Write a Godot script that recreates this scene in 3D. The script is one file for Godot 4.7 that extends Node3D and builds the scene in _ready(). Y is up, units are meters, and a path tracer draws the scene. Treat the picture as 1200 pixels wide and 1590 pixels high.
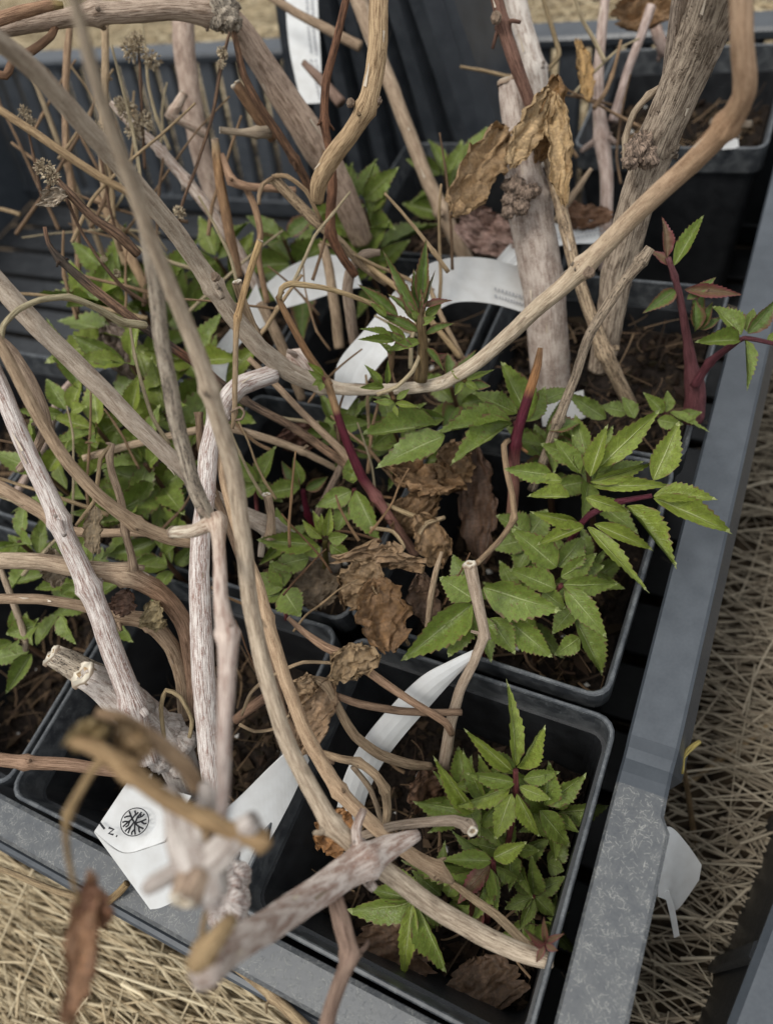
extends Node3D
# A nursery crate of square pots with overwintered shrubs: dead canes, fresh shoots, white tags, straw around.
# Crate axes: x to the right along the front rail, -z to the back, y up from the pot rims. Tables are in millimetres.

const MM := 0.001
var rng := RandomNumberGenerator.new()
var M := {}
var used := {}
var leaf_meshes: Array = []
var leaf_mats: Array = []

func numbered(called: String) -> String:
	var n: int = used.get(called, 0)
	used[called] = n + 1
	return called if n == 0 else "%s_%03d" % [called, n]

func thing(called: String, label: String, category: String, at := Vector3.ZERO, group := "") -> Node3D:
	var o := Node3D.new()
	o.name = numbered(called)
	add_child(o)
	o.position = at
	o.set_meta("label", label)
	o.set_meta("category", category)
	if group: o.set_meta("group", group)
	return o

func part(called: String, mesh: Mesh, m: Material, parent: Node3D) -> MeshInstance3D:
	var o := MeshInstance3D.new()
	o.name = called
	o.mesh = mesh
	o.material_override = m
	parent.add_child(o, true)
	return o

func struct(called: String, mesh: Mesh, m: Material) -> MeshInstance3D:
	var o := part(called, mesh, m, self)
	o.set_meta("kind", "structure")
	return o

# ------------------------------------------------------------------ materials
func noise(freq: float, s: int, octaves := 3) -> FastNoiseLite:
	var n := FastNoiseLite.new()
	n.noise_type = FastNoiseLite.TYPE_SIMPLEX_SMOOTH
	n.seed = s
	n.frequency = freq
	n.fractal_type = FastNoiseLite.FRACTAL_FBM
	n.fractal_octaves = octaves
	return n

func std(color: Color, rough := 0.7, spec := 0.5) -> StandardMaterial3D:
	var m := StandardMaterial3D.new()
	m.albedo_color = color.linear_to_srgb()
	m.roughness = rough
	m.metallic_specular = spec
	return m

# Bark wraps round a cane: streaks along it, patches, lenticels and mould specks. Linear colours in.
func bark(s: int, light: Color, dark: Color, speck: Color, streak: float, patch: float, specks: float, lent: float, crack := 0.5) -> StandardMaterial3D:
	var w := 160
	var h := 640
	var im := Image.create(w, h, false, Image.FORMAT_RGB8)
	var bu := Image.create(w, h, false, Image.FORMAT_RGB8)
	var nf := noise(1.0, s, 2)
	var np := noise(1.0, s + 7, 3)
	var ns := noise(1.0, s + 13, 2)
	var nc := noise(1.0, s + 19, 1)
	for y in h:
		for x in w:
			var a := TAU * x / w
			var c := Vector2(cos(a), sin(a))
			var fine := nf.get_noise_3d(c.x * 11.0, c.y * 11.0, y * 0.008)
			var hair := nf.get_noise_3d(c.x * 26.0, c.y * 26.0 + 40.0, y * 0.022)
			var pa := np.get_noise_3d(c.x * 1.6, c.y * 1.6, y * 0.013)
			var sp := ns.get_noise_3d(c.x * 9.0, c.y * 9.0 + 9.0, y * 0.07)
			var grit := ns.get_noise_3d(c.x * 22.0, c.y * 22.0 + 300.0, y * 0.28)
			var le := ns.get_noise_3d(c.x * 7.0, c.y * 7.0 + 70.0, y * 0.16)
			var cv := nc.get_noise_3d(c.x * 5.0, c.y * 5.0 + 130.0, y * 0.007)
			var ck := smoothstep(0.055, 0.0, absf(cv)) * smoothstep(-0.15, 0.25, pa + hair * 0.4) * crack
			var k := clampf(0.45 + streak * (fine * 1.0 + hair * 1.0) + patch * pa * 1.4 + grit * 0.22, 0.0, 1.0)
			var col := light.lerp(dark, k)
			var m := smoothstep(0.50 - specks * 0.4, 0.68 - specks * 0.4, sp + pa * 0.45 + grit * 0.15) * minf(1.0, specks * 1.4)
			col = col.lerp(speck, clampf(m, 0.0, 0.92))
			col = col.lerp(dark * 0.45, ck * 0.8)
			if grit > 0.55: col = col.lerp(dark * 0.4, 0.6)
			var lv := lent > 0.0 and le > 0.52 - lent * 0.22
			if lv: col = col.lerp(light * 1.18, 0.65)
			im.set_pixel(x, y, col.linear_to_srgb())
			var hh := clampf(0.55 + fine * 0.3 + hair * 0.35 + grit * 0.12 - m * 0.15 - ck * 0.5 + (0.2 if lv else 0.0), 0.0, 1.0)
			bu.set_pixel(x, y, Color(hh, hh, hh))
	var mt := StandardMaterial3D.new()
	mt.albedo_texture = ImageTexture.create_from_image(im)
	mt.vertex_color_use_as_albedo = true
	mt.roughness = 0.8
	mt.metallic_specular = 0.35
	mt.heightmap_enabled = true
	mt.heightmap_texture = ImageTexture.create_from_image(bu)
	mt.heightmap_scale = 0.042
	return mt

func leaf_mat(s: int, base: Color, vein: Color, edge: Color, edge_amount: float) -> StandardMaterial3D:
	var w := 96
	var h := 192
	var im := Image.create(w, h, false, Image.FORMAT_RGB8)
	var bu := Image.create(w, h, false, Image.FORMAT_RGB8)
	var n := noise(0.035, s, 3)
	var n2 := noise(0.12, s + 5, 2)
	for y in h:
		for x in w:
			var u := absf(float(x) / (w - 1) - 0.5) * 2.0   # 0 at the midrib, 1 at the margin
			var v := float(y) / (h - 1)
			var mid := smoothstep(0.085 * (1.15 - v), 0.02, u)
			var saw := fposmod(v * 8.5 - u * 1.5 + 0.06 * n.get_noise_2d(x * 2.0, y * 2.0), 1.0)
			var side := smoothstep(0.10, 0.0, absf(saw - 0.5)) * (1.0 - u * 0.8) * 0.75
			var saw2 := fposmod(v * 34.0 + u * 6.0 + 0.8 * n.get_noise_2d(x * 3.0, y * 3.0), 1.0)
			var net := smoothstep(0.22, 0.0, absf(saw2 - 0.5)) * 0.22
			var k := 1.0 + 0.28 * n.get_noise_2d(x, y) + 0.16 * n2.get_noise_2d(x, y)
			var col := Color(base.r * k, base.g * k, base.b * k)
			col = col.lerp(vein, clampf(mid * 0.70 + side * 0.18 + net * 0.2, 0.0, 1.0))
			var e := smoothstep(1.0 - edge_amount, 1.0, u + 0.18 * n.get_noise_2d(x + 300.0, y))
			col = col.lerp(edge, clampf(e, 0.0, 1.0) * 0.85)
			var spot := n2.get_noise_2d(x * 0.9 + 500.0, y * 0.9)
			if spot > 0.52: col = col.lerp(Color(0.14, 0.085, 0.035), 0.65)
			im.set_pixel(x, y, col.linear_to_srgb())
			var hh := clampf(0.62 - mid * 0.35 - side * 0.3 - net * 0.3 + 0.12 * n2.get_noise_2d(x, y), 0.0, 1.0)
			bu.set_pixel(x, y, Color(hh, hh, hh))
	var mt := StandardMaterial3D.new()
	mt.albedo_texture = ImageTexture.create_from_image(im)
	mt.roughness = 0.36
	mt.metallic_specular = 0.38
	mt.heightmap_enabled = true
	mt.heightmap_texture = ImageTexture.create_from_image(bu)
	mt.heightmap_scale = 0.05
	mt.cull_mode = BaseMaterial3D.CULL_DISABLED
	mt.backlight_enabled = true
	mt.backlight = Color(0.30, 0.42, 0.12)
	return mt

# Plastic with dust and hairline scuffs. Linear base colour.
func plastic(s: int, base: Color, scuff: Color, strokes: int, rough: float, patch: float, size: float) -> StandardMaterial3D:
	var w := 768
	var im := Image.create(w, w, false, Image.FORMAT_RGB8)
	var ro := Image.create(w, w, false, Image.FORMAT_RGB8)
	var n := noise(0.012, s, 4)
	var n2 := noise(0.09, s + 3, 2)
	for y in w:
		for x in w:
			# fold the noise so that the picture tiles
			var fx := absf(x - w * 0.5)
			var fy := absf(y - w * 0.5)
			var a := n.get_noise_2d(fx, fy)
			var b := n2.get_noise_2d(fx, fy)
			var d := clampf(0.10 + patch * (a * 1.2 + b * 0.5), 0.0, 1.0)
			im.set_pixel(x, y, base.lerp(scuff, d).linear_to_srgb())
			var r := clampf(rough + 0.35 * d + 0.06 * b, 0.05, 1.0)
			ro.set_pixel(x, y, Color(r, r, r))
	var rg := RandomNumberGenerator.new()
	rg.seed = s
	for i in strokes:
		var p := Vector2(rg.randf() * w, rg.randf() * w)
		if n.get_noise_2d(absf(p.x - w * 0.5), absf(p.y - w * 0.5)) < rg.randf_range(-0.45, 0.25):
			continue
		var ang := rg.randf() * TAU
		var bend := rg.randf_range(-0.06, 0.06)
		var k := rg.randf_range(0.10, 0.62)
		var wide := 2
		for j in rg.randi_range(3, 17):
			for dy in wide:
				for dx in wide:
					var x := posmod(int(p.x) + dx, w)
					var y := posmod(int(p.y) + dy, w)
					im.set_pixel(x, y, im.get_pixel(x, y).srgb_to_linear().lerp(scuff, k * 0.45).linear_to_srgb())
					ro.set_pixel(x, y, Color(0.85, 0.85, 0.85))
			p += Vector2.from_angle(ang)
			ang += bend * rg.randf() * 2.0
	var m := StandardMaterial3D.new()
	m.albedo_texture = ImageTexture.create_from_image(im)
	m.roughness_texture = ImageTexture.create_from_image(ro)
	m.roughness = 1.0
	m.metallic_specular = 0.5
	m.uv1_triplanar = true
	m.uv1_world_triplanar = true
	m.uv1_scale = Vector3.ONE / size
	return m

func litter_mat(s: int, a: Color, b: Color, freq: float, size: float, rough := 0.95) -> StandardMaterial3D:
	var w := 384
	var im := Image.create(w, w, false, Image.FORMAT_RGB8)
	var n := noise(freq, s, 4)
	for y in w:
		for x in w:
			var k := clampf(0.5 + 0.9 * n.get_noise_2d(absf(x - w * 0.5), absf(y - w * 0.5)), 0.0, 1.0)
			im.set_pixel(x, y, a.lerp(b, k).linear_to_srgb())
	var m := StandardMaterial3D.new()
	m.albedo_texture = ImageTexture.create_from_image(im)
	m.roughness = rough
	m.metallic_specular = 0.25
	m.uv1_triplanar = true
	m.uv1_world_triplanar = true
	m.uv1_scale = Vector3.ONE / size
	return m

func make_materials() -> void:
	M.fibre = bark(1, Color(0.58, 0.505, 0.41), Color(0.23, 0.178, 0.132), Color(0.085, 0.065, 0.05), 0.80, 0.35, 0.14, 0.0, 0.8)
	M.lenticel = bark(2, Color(0.62, 0.555, 0.465), Color(0.32, 0.255, 0.195), Color(0.13, 0.095, 0.07), 0.45, 0.45, 0.28, 0.35, 0.35)
	M.pink = bark(3, Color(0.66, 0.60, 0.55), Color(0.25, 0.155, 0.125), Color(0.76, 0.72, 0.68), 0.85, 0.55, 0.35, 0.1, 0.5)
	M.mould = bark(4, Color(0.50, 0.425, 0.33), Color(0.20, 0.155, 0.115), Color(0.03, 0.027, 0.025), 0.75, 0.5, 0.62, 0.0, 0.9)
	M.char = bark(5, Color(0.40, 0.29, 0.215), Color(0.09, 0.065, 0.05), Color(0.02, 0.018, 0.017), 1.0, 0.5, 0.45, 0.0, 0.9)
	M.rust = bark(6, Color(0.42, 0.31, 0.22), Color(0.165, 0.110, 0.078), Color(0.09, 0.05, 0.032), 0.75, 0.45, 0.2, 0.15, 0.6)
	M.pale_bark = bark(7, Color(0.56, 0.505, 0.455), Color(0.30, 0.24, 0.205), Color(0.15, 0.115, 0.095), 0.5, 0.6, 0.3, 0.3, 0.3)
	M.peel = bark(8, Color(0.50, 0.43, 0.355), Color(0.17, 0.135, 0.105), Color(0.08, 0.06, 0.05), 0.95, 0.5, 0.2, 0.0, 1.0)
	M.scar = bark(9, Color(0.66, 0.60, 0.56), Color(0.32, 0.23, 0.195), Color(0.30, 0.175, 0.12), 0.35, 0.9, 0.45, 0.2, 0.25)
	M.smooth = bark(10, Color(1.0, 1.0, 1.0), Color(0.45, 0.42, 0.42), Color(1.0, 0.95, 0.9), 0.75, 0.6, 0.2, 0.3, 0.5)
	M.smooth.roughness = 0.5
	M.peel.heightmap_scale = 0.09
	leaf_mats = [
		leaf_mat(21, Color(0.168, 0.208, 0.034), Color(0.46, 0.49, 0.23), Color(0.16, 0.10, 0.05), 0.05),
		leaf_mat(22, Color(0.136, 0.180, 0.034), Color(0.37, 0.41, 0.18), Color(0.13, 0.07, 0.04), 0.06),
		leaf_mat(23, Color(0.132, 0.175, 0.038), Color(0.33, 0.37, 0.17), Color(0.10, 0.06, 0.035), 0.08),
		leaf_mat(24, Color(0.100, 0.150, 0.035), Color(0.25, 0.22, 0.10), Color(0.16, 0.055, 0.050), 0.5),
		leaf_mat(25, Color(0.130, 0.085, 0.045), Color(0.26, 0.13, 0.09), Color(0.17, 0.04, 0.05), 0.65)]
	M.crate = plastic(31, Color(0.034, 0.040, 0.048), Color(0.20, 0.22, 0.24), 0, 0.30, 0.06, 0.11)
	M.scuffed = plastic(35, Color(0.042, 0.047, 0.054), Color(0.33, 0.325, 0.30), 11000, 0.40, 0.08, 0.085)
	M.pot = plastic(32, Color(0.013, 0.014, 0.016), Color(0.085, 0.09, 0.095), 300, 0.40, 0.12, 0.11)
	M.rim = plastic(33, Color(0.035, 0.039, 0.044), Color(0.30, 0.31, 0.31), 1500, 0.36, 0.20, 0.07)
	M.trough = plastic(34, Color(0.026, 0.030, 0.036), Color(0.14, 0.15, 0.16), 300, 0.33, 0.12, 0.16)
	M.tag = litter_mat(44, Color(0.60, 0.59, 0.565), Color(0.70, 0.70, 0.685), 0.02, 0.05, 0.42)
	M.tag.metallic_specular = 0.5
	M.tag.backlight_enabled = true
	M.tag.backlight = Color(0.35, 0.35, 0.33)
	M.tag.cull_mode = BaseMaterial3D.CULL_DISABLED
	M.ink = std(Color(0.025, 0.025, 0.028), 0.7, 0.3)
	M.faded_ink = std(Color(0.36, 0.36, 0.37), 0.7, 0.3)
	M.soil = litter_mat(41, Color(0.005, 0.004, 0.0035), Color(0.030, 0.022, 0.017), 0.05, 0.05)
	M.ground = litter_mat(42, Color(0.020, 0.015, 0.011), Color(0.095, 0.070, 0.046), 0.035, 0.14)
	M.crumb = std(Color(1, 1, 1), 0.95, 0.2)
	M.crumb.vertex_color_use_as_albedo = true
	M.plain = std(Color(1, 1, 1), 0.8, 0.3)
	M.plain.vertex_color_use_as_albedo = true
	M.plain.cull_mode = BaseMaterial3D.CULL_DISABLED
	M.dead = litter_mat(43, Color(0.42, 0.40, 0.38), Color(1.0, 0.98, 0.95), 0.03, 0.02, 0.62)
	M.dead.uv1_world_triplanar = false
	M.dead.vertex_color_use_as_albedo = true
	M.dead.cull_mode = BaseMaterial3D.CULL_DISABLED
	M.dead.metallic_specular = 0.4
	M.dead.backlight_enabled = true
	M.dead.backlight = Color(0.30, 0.22, 0.12)
	M.wood = std(Color(1, 1, 1), 0.9, 0.25)
	M.wood.vertex_color_use_as_albedo = true

# ------------------------------------------------------------------ shapes
class Sheet:
	var v := PackedVector3Array()
	var c := PackedColorArray()
	var uv := PackedVector2Array()
	var idx := PackedInt32Array()
	func add(p: Vector3, col: Color, t: Vector2) -> int:
		v.append(p); c.append(col); uv.append(t)
		return v.size() - 1
	func tri(a: int, b: int, d: int) -> void:
		idx.append(a); idx.append(b); idx.append(d)
	func quad(a: int, b: int, d: int, e: int) -> void:
		tri(a, b, d); tri(a, d, e)
	func done(smooth := true) -> ArrayMesh:
		var st := SurfaceTool.new()
		st.begin(Mesh.PRIMITIVE_TRIANGLES)
		st.set_smooth_group(0 if smooth else -1)
		if smooth:
			for i in v.size():
				st.set_color(c[i]); st.set_uv(uv[i]); st.add_vertex(v[i])
			for i in idx:
				st.add_index(i)
		else:
			for i in idx:
				st.set_color(c[i]); st.set_uv(uv[i]); st.add_vertex(v[i])
		st.generate_normals()
		return st.commit()

func spline(pts: Array, step: float) -> Array:
	# Catmull-Rom through [pos, radius, index]; returns [[pos, radius, index], ...]
	var out := []
	var n := pts.size()
	for i in n - 1:
		var a: Array = pts[maxi(i - 1, 0)]
		var b: Array = pts[i]
		var c: Array = pts[i + 1]
		var d: Array = pts[mini(i + 2, n - 1)]
		var pb: Vector3 = b[0]
		var pc: Vector3 = c[0]
		var k := clampi(int(pb.distance_to(pc) / step), 2, 40)
		for j in k:
			var t := float(j) / k
			var p := pb.lerp(pc, t).lerp(pb.cubic_interpolate(pc, a[0], d[0], t), 0.62)
			out.append([p, lerpf(b[1], c[1], smoothstep(0.0, 1.0, t)), i + t])
	out.append([pts[n - 1][0], pts[n - 1][1], float(n - 1)])
	return out

func tube(rows: Array, base: Vector3, o: Dictionary, s: int) -> ArrayMesh:
	var pts := []
	for r in rows:
		pts.append([Vector3(r[0], r[1], r[2]) * MM - base, r[3] * MM])
	var seg: int = o.get("segs", 16)
	var path := spline(pts, 0.0020)
	var ridge: float = o.get("ridge", 0.04)
	var nodes: Array = o.get("nodes", [])
	var tints: Array = o.get("tints", [[0, 1.0, 1.0, 1.0]])
	var n1 := noise(1.0, s, 2)
	var sh := Sheet.new()
	var nx := Vector3.UP
	var along := 0.0
	var count := path.size()
	var phase := float(s % 17)
	for i in count:
		var p: Vector3 = path[i][0]
		var q: Vector3 = path[mini(i + 1, count - 1)][0]
		var q0: Vector3 = path[maxi(i - 1, 0)][0]
		var t := (q - q0).normalized()
		if i == 0:
			nx = t.cross(Vector3(0.3, 0.2, 0.9)).normalized()
		else:
			along += p.distance_to(q0)
			nx = (nx - t * nx.dot(t)).normalized()
		var ny := t.cross(nx)
		var r: float = path[i][1]
		var at: float = path[i][2]
		var swell := 1.0
		for nd in nodes:
			var dist: float = p.distance_to(pts[nd][0])
			swell += (0.10 if r > 0.0038 else 0.17) * exp(-pow(dist / maxf(r * 0.9, 0.0012), 2.0)) + (0.11 if r > 0.0038 else 0.16) * exp(-pow(dist / 0.0011, 2.0))
		var tc := Color(1, 1, 1)
		for j in tints.size():
			var a: Array = tints[j]
			var b: Array = tints[mini(j + 1, tints.size() - 1)]
			if at >= a[0]:
				var f := clampf((at - a[0]) / maxf(b[0] - a[0], 0.001), 0.0, 1.0)
				tc = Color(a[1], a[2], a[3]).lerp(Color(b[1], b[2], b[3]), f)
		var off := Vector3(n1.get_noise_2d(along * 22.0, 3.0), n1.get_noise_2d(along * 22.0, 30.0), n1.get_noise_2d(along * 22.0, 60.0)) * minf(r, 0.004) * 0.30
		for k in seg + 1:
			var a := TAU * k / seg
			var rr := r * swell * (1.0 + ridge * sin(a * 5.0 + phase + along * 8.0) + ridge * 0.7 * sin(a * 2.0 + phase * 2.0 + along * 12.0) + 0.016 * sin(a * 9.0 + phase * 3.0 + along * 15.0) + 0.045 * n1.get_noise_3d(cos(a) * 2.0, sin(a) * 2.0, along * 130.0))
			var v := along / 0.075
			sh.add(p + off + (nx * cos(a) + ny * sin(a)) * rr, tc, Vector2(float(k) / seg, absf(fposmod(v + phase * 0.13, 2.0) - 1.0)))
	for i in count - 1:
		for k in seg:
			var a := i * (seg + 1) + k
			sh.quad(a, a + seg + 1, a + seg + 2, a + 1)
	for e in [0, count - 1]:
		var p: Vector3 = path[e][0]
		var tcc: Color = sh.c[e * (seg + 1)]
		var mid := sh.add(p, tcc * 0.9, Vector2(0.5, 0.5))
		for k in seg:
			var a: int = e * (seg + 1) + k
			if e == 0: sh.tri(mid, a, a + 1)
			else: sh.tri(mid, a + 1, a)
	return sh.done()

# A cut face: bark ring, pale wood, ragged pith. rows[e] is the end, rows[f] its neighbour.
func cut_face(rows: Array, last: bool, base: Vector3, s: int) -> ArrayMesh:
	var e: Array = rows[-1] if last else rows[0]
	var f: Array = rows[-2] if last else rows[1]
	var p := Vector3(e[0], e[1], e[2]) * MM - base
	var d := (Vector3(e[0] - f[0], e[1] - f[1], e[2] - f[2])).normalized()
	var x := d.cross(Vector3(0.2, 0.3, 0.9)).normalized()
	var y := d.cross(x)
	var r: float = e[3] * MM
	var sh := Sheet.new()
	var n := noise(1.0, s, 2)
	var rings := [[1.05, -0.25, Color(0.20, 0.14, 0.10)], [1.04, 0.10, Color(0.34, 0.27, 0.20)], [0.90, 0.16, Color(0.60, 0.54, 0.44)], [0.55, 0.12, Color(0.68, 0.61, 0.49)], [0.40, 0.02, Color(0.30, 0.20, 0.11)], [0.18, -0.12, Color(0.46, 0.35, 0.22)], [0.001, -0.10, Color(0.5, 0.4, 0.28)]]
	for q in rings:
		for k in 15:
			var a := TAU * k / 14.0
			var w := 1.0 + 0.20 * n.get_noise_2d(cos(a) * 3.0 + q[0] * 4.0, sin(a) * 3.0)
			var hh: float = q[1] + 0.34 * n.get_noise_2d(cos(a) * 4.0 + 9.0, sin(a) * 4.0 + q[0] * 5.0)
			sh.add(p + (x * cos(a) + y * sin(a)) * r * q[0] * w + d * r * hh, q[2] * (0.92 + 0.6 * n.get_noise_2d(cos(a) * 6.0, sin(a) * 6.0 + q[0] * 8.0)), Vector2.ZERO)
	for i in rings.size() - 1:
		for k in 14:
			var a := i * 15 + k
			sh.quad(a, a + 1, a + 16, a + 15)
	return sh.done()

func lump(centres: Array, base: Vector3, s: int, rough: float, small := false, tint := Color.WHITE) -> ArrayMesh:
	# knobbly mass: overlapping noisy balls
	var sh := Sheet.new()
	var n := noise(1.0, s, 3)
	for c in centres:
		var p := Vector3(c[0], c[1], c[2]) * MM - base
		var r: float = c[3] * MM
		var first := sh.v.size()
		var nu := 8 if small else 20
		var nv := 6 if small else 14
		for j in nv + 1:
			for i in nu + 1:
				var a := TAU * i / nu
				var b := PI * j / nv
				var d := Vector3(sin(b) * cos(a), cos(b), sin(b) * sin(a))
				var q := d * 1.6 + p * 90.0
				var k := 1.0 + rough * n.get_noise_3dv(q) + rough * 0.5 * n.get_noise_3dv(q * 3.0) + rough * 0.4 * absf(n.get_noise_3dv(q * Vector3(6, 1.5, 6)))
				sh.add(p + d * r * k, tint * (0.85 + 0.3 * n.get_noise_3dv(q * 2.0)), Vector2(float(i) / nu, float(j) / nv * 0.4 + 0.1 * (s % 5)))
		for j in nv:
			for i in nu:
				var a := first + j * (nu + 1) + i
				sh.quad(a, a + 1, a + nu + 2, a + nu + 1)
	return sh.done()

func leaf_shape(s: int, fold: float, curl: float, twist: float) -> ArrayMesh:
	# length 1 along +z, width 1 across x, face up +y: toothed lance leaf
	var rg := RandomNumberGenerator.new()
	rg.seed = s
	var n := noise(1.0, s, 2)
	var sh := Sheet.new()
	var teeth := 8 + s % 3
	var rowsn := teeth * 2 + 6
	for i in rowsn + 1:
		var t := float(i) / rowsn
		var wd := (0.72 * pow(sin(PI * pow(t, 0.72)), 0.95) + 0.28 * pow(sin(PI * pow(t, 0.72)), 2.0)) * 0.5
		if t < 0.10: wd = maxf(wd, 0.022)
		var tooth := 1.0
		var ahead := 0.0
		if t > 0.30 and t < 0.96:
			if i % 2 == 0:
				tooth = 1.04 + rg.randf() * 0.05
				ahead = 0.026
			else:
				tooth = 0.945 - rg.randf() * 0.025
		var y0 := -curl * t * t + 0.03 * n.get_noise_1d(t * 2.0)
		for k in 5:
			var sx: float = [-1.0, -0.5, 0.0, 0.5, 1.0][k]
			var x := sx * wd * (tooth if absf(sx) > 0.9 else 1.0)
			var z := t + (ahead if absf(sx) > 0.9 else 0.0) - (0.02 if absf(sx) < 0.1 else 0.0) * 0.0
			var y := y0 + absf(x) * fold + 0.05 * n.get_noise_2d(sx * 2.0 + 9.0, t * 5.0) * absf(sx)
			var a := twist * t * sx
			y += a * 0.5 * wd
			if absf(sx) < 0.1: y -= 0.012 * (1.0 - t)
			sh.add(Vector3(x, y, minf(z, 1.0)), Color.WHITE, Vector2(0.5 + sx * 0.5, t))
	for i in rowsn:
		for k in 4:
			var a := i * 5 + k
			sh.quad(a, a + 5, a + 6, a + 1)
	return sh.done()

func place_leaf(parent: Node3D, base: Vector3, tip: Vector3, width: float, kind: int, roll: float) -> void:
	var z := tip - base
	var len := z.length()
	var zz := z / len
	var up := Vector3(0.30, 0.88, 0.36)
	up = (up - zz * up.dot(zz)).normalized().rotated(zz, roll)
	var x := up.cross(zz)
	var o := part("leaf", leaf_meshes[rng.randi() % leaf_meshes.size()], leaf_mats[kind], parent)
	o.transform = Transform3D(Basis(x * width * 1.04, up * len * 0.8, zz * len), base)

func dead_leaf(s: int, w: float, h: float, curl: float, col: Color) -> ArrayMesh:
	# crumpled toothed sheet in xy, lying about z = 0
	var rg := RandomNumberGenerator.new()
	rg.seed = s
	var n := noise(1.0, s, 3)
	var sh := Sheet.new()
	var nu := 18
	var nv := 26
	var span := curl * 1.35
	var keep := sin(minf(span, PI / 2))
	for j in nv + 1:
		var t := float(j) / nv
		var wd := pow(sin(PI * clampf(t * 0.95 + 0.025, 0.0, 1.0)), 0.6)
		for i in nu + 1:
			var u := float(i) / nu * 2.0 - 1.0
			var rag := 1.0 + 0.30 * n.get_noise_2d(t * 5.0 + (30.0 if u > 0 else 0.0), 3.0) + 0.18 * n.get_noise_2d(t * 16.0 + (30.0 if u > 0 else 0.0), 9.0)
			var a := u * span
			var x := sin(a) / keep * wd * 0.5 * rag
			var z := (1.0 - cos(a)) / maxf(span, 0.01) * wd * 0.5
			var q := Vector2(u * 1.4 + 5.0, t * 2.6)
			var cr := n.get_noise_2dv(q) * 0.45 + (0.35 - absf(n.get_noise_2dv(q * 1.9 + Vector2(40, 0))) * 1.6) * 0.28 + (0.3 - absf(n.get_noise_2dv(q * 4.5 + Vector2(80, 0))) * 1.6) * 0.12
			z += cr * (0.12 + 0.55 * curl) + 0.18 * curl * sin(t * 4.0 + s)
			x += 0.10 * curl * n.get_noise_2d(u * 2.0 + 90.0, t * 4.0)
			var y := t - 0.5 + 0.07 * n.get_noise_2d(u * 3.0 + 40.0, t * 3.0)
			var k := 0.95 + 0.40 * n.get_noise_2d(u * 2.5 + 70.0, t * 4.0) + 0.22 * n.get_noise_2d(u * 9.0 + 170.0, t * 12.0) + (0.35 if absf(u) < 0.07 else 0.0)
			sh.add(Vector3(x * w, y * h, z * w * 0.7), Color(col.r * k, col.g * k, col.b * k), Vector2((u + 1) / 2, t))
	for j in nv:
		for i in nu:
			var a := j * (nu + 1) + i
			sh.quad(a, a + nu + 1, a + nu + 2, a + 1)
	return sh.done()

# Ribbon between two edge polylines (a tag): smooth loft with a little thickness.
func ribbon(ea: Array, eb: Array, base: Vector3, bow := 0.0) -> ArrayMesh:
	var A := []
	var B := []
	for i in ea.size():
		A.append([Vector3(ea[i][0], ea[i][1], ea[i][2]) * MM - base, 1.0])
		B.append([Vector3(eb[i][0], eb[i][1], eb[i][2]) * MM - base, 1.0])
	var pa := []
	var pb := []
	var n := A.size()
	for i in n - 1:
		for j in 8:
			var t := j / 8.0
			pa.append((A[i][0] as Vector3).cubic_interpolate(A[i + 1][0], A[maxi(i - 1, 0)][0], A[mini(i + 2, n - 1)][0], t))
			pb.append((B[i][0] as Vector3).cubic_interpolate(B[i + 1][0], B[maxi(i - 1, 0)][0], B[mini(i + 2, n - 1)][0], t))
	pa.append(A[n - 1][0])
	pb.append(B[n - 1][0])
	var sh := Sheet.new()
	var cnt := pa.size()
	for side in 2:
		for i in cnt:
			var p: Vector3 = pa[i]
			var q: Vector3 = pb[i]
			var tn: Vector3 = (pa[mini(i + 1, cnt - 1)] - pa[maxi(i - 1, 0)])
			var nn := tn.cross(q - p).normalized()
			for k in 5:
				var f := k / 4.0
				sh.add(p.lerp(q, f) + nn * (bow * sin(f * PI) + (0.00025 if side == 0 else -0.00025)), Color.WHITE, Vector2(f, float(i) / cnt))
	var h := cnt * 5
	for i in cnt - 1:
		for k in 4:
			var a := i * 5 + k
			sh.quad(a, a + 5, a + 6, a + 1)
			sh.quad(h + a, h + a + 1, h + a + 6, h + a + 5)
		sh.quad(i * 5, h + i * 5, h + i * 5 + 5, i * 5 + 5)
		sh.quad(i * 5 + 4, i * 5 + 9, h + i * 5 + 9, h + i * 5 + 4)
	for k in 4:
		sh.quad(k, k + 1, h + k + 1, h + k)
		var e := (cnt - 1) * 5 + k
		sh.quad(e, h + e, h + e + 1, e + 1)
	return sh.done(false)

func ring_of(half: float, r: float, y: float, each := 5) -> PackedVector3Array:
	# rounded square ring
	var out := PackedVector3Array()
	for q in 4:
		var cx: float = [1, -1, -1, 1][q] * (half - r)
		var cz: float = [1, 1, -1, -1][q] * (half - r)
		for k in each:
			var a: float = PI / 2 * q + PI / 2 * k / (each - 1)
			out.append(Vector3(cx + cos(a) * r, y, cz + sin(a) * r))
	return out

func loft(rings: Array, close_first := false, close_last := false) -> ArrayMesh:
	var sh := Sheet.new()
	var n: int = rings[0].size()
	for r in rings:
		for p in r:
			sh.add(p, Color.WHITE, Vector2.ZERO)
	for i in rings.size() - 1:
		for k in n:
			var a := i * n + k
			var b := i * n + (k + 1) % n
			sh.quad(a, b, b + n, a + n)
	for e in [0, 1]:
		if (e == 0 and close_first) or (e == 1 and close_last):
			var o: int = 0 if e == 0 else (rings.size() - 1) * n
			var mid := Vector3.ZERO
			for k in n: mid += sh.v[o + k] / n
			var c := sh.add(mid, Color.WHITE, Vector2.ZERO)
			for k in n:
				if e == 0: sh.tri(c, o + (k + 1) % n, o + k)
				else: sh.tri(c, o + k, o + (k + 1) % n)
	return sh.done(false)

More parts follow.
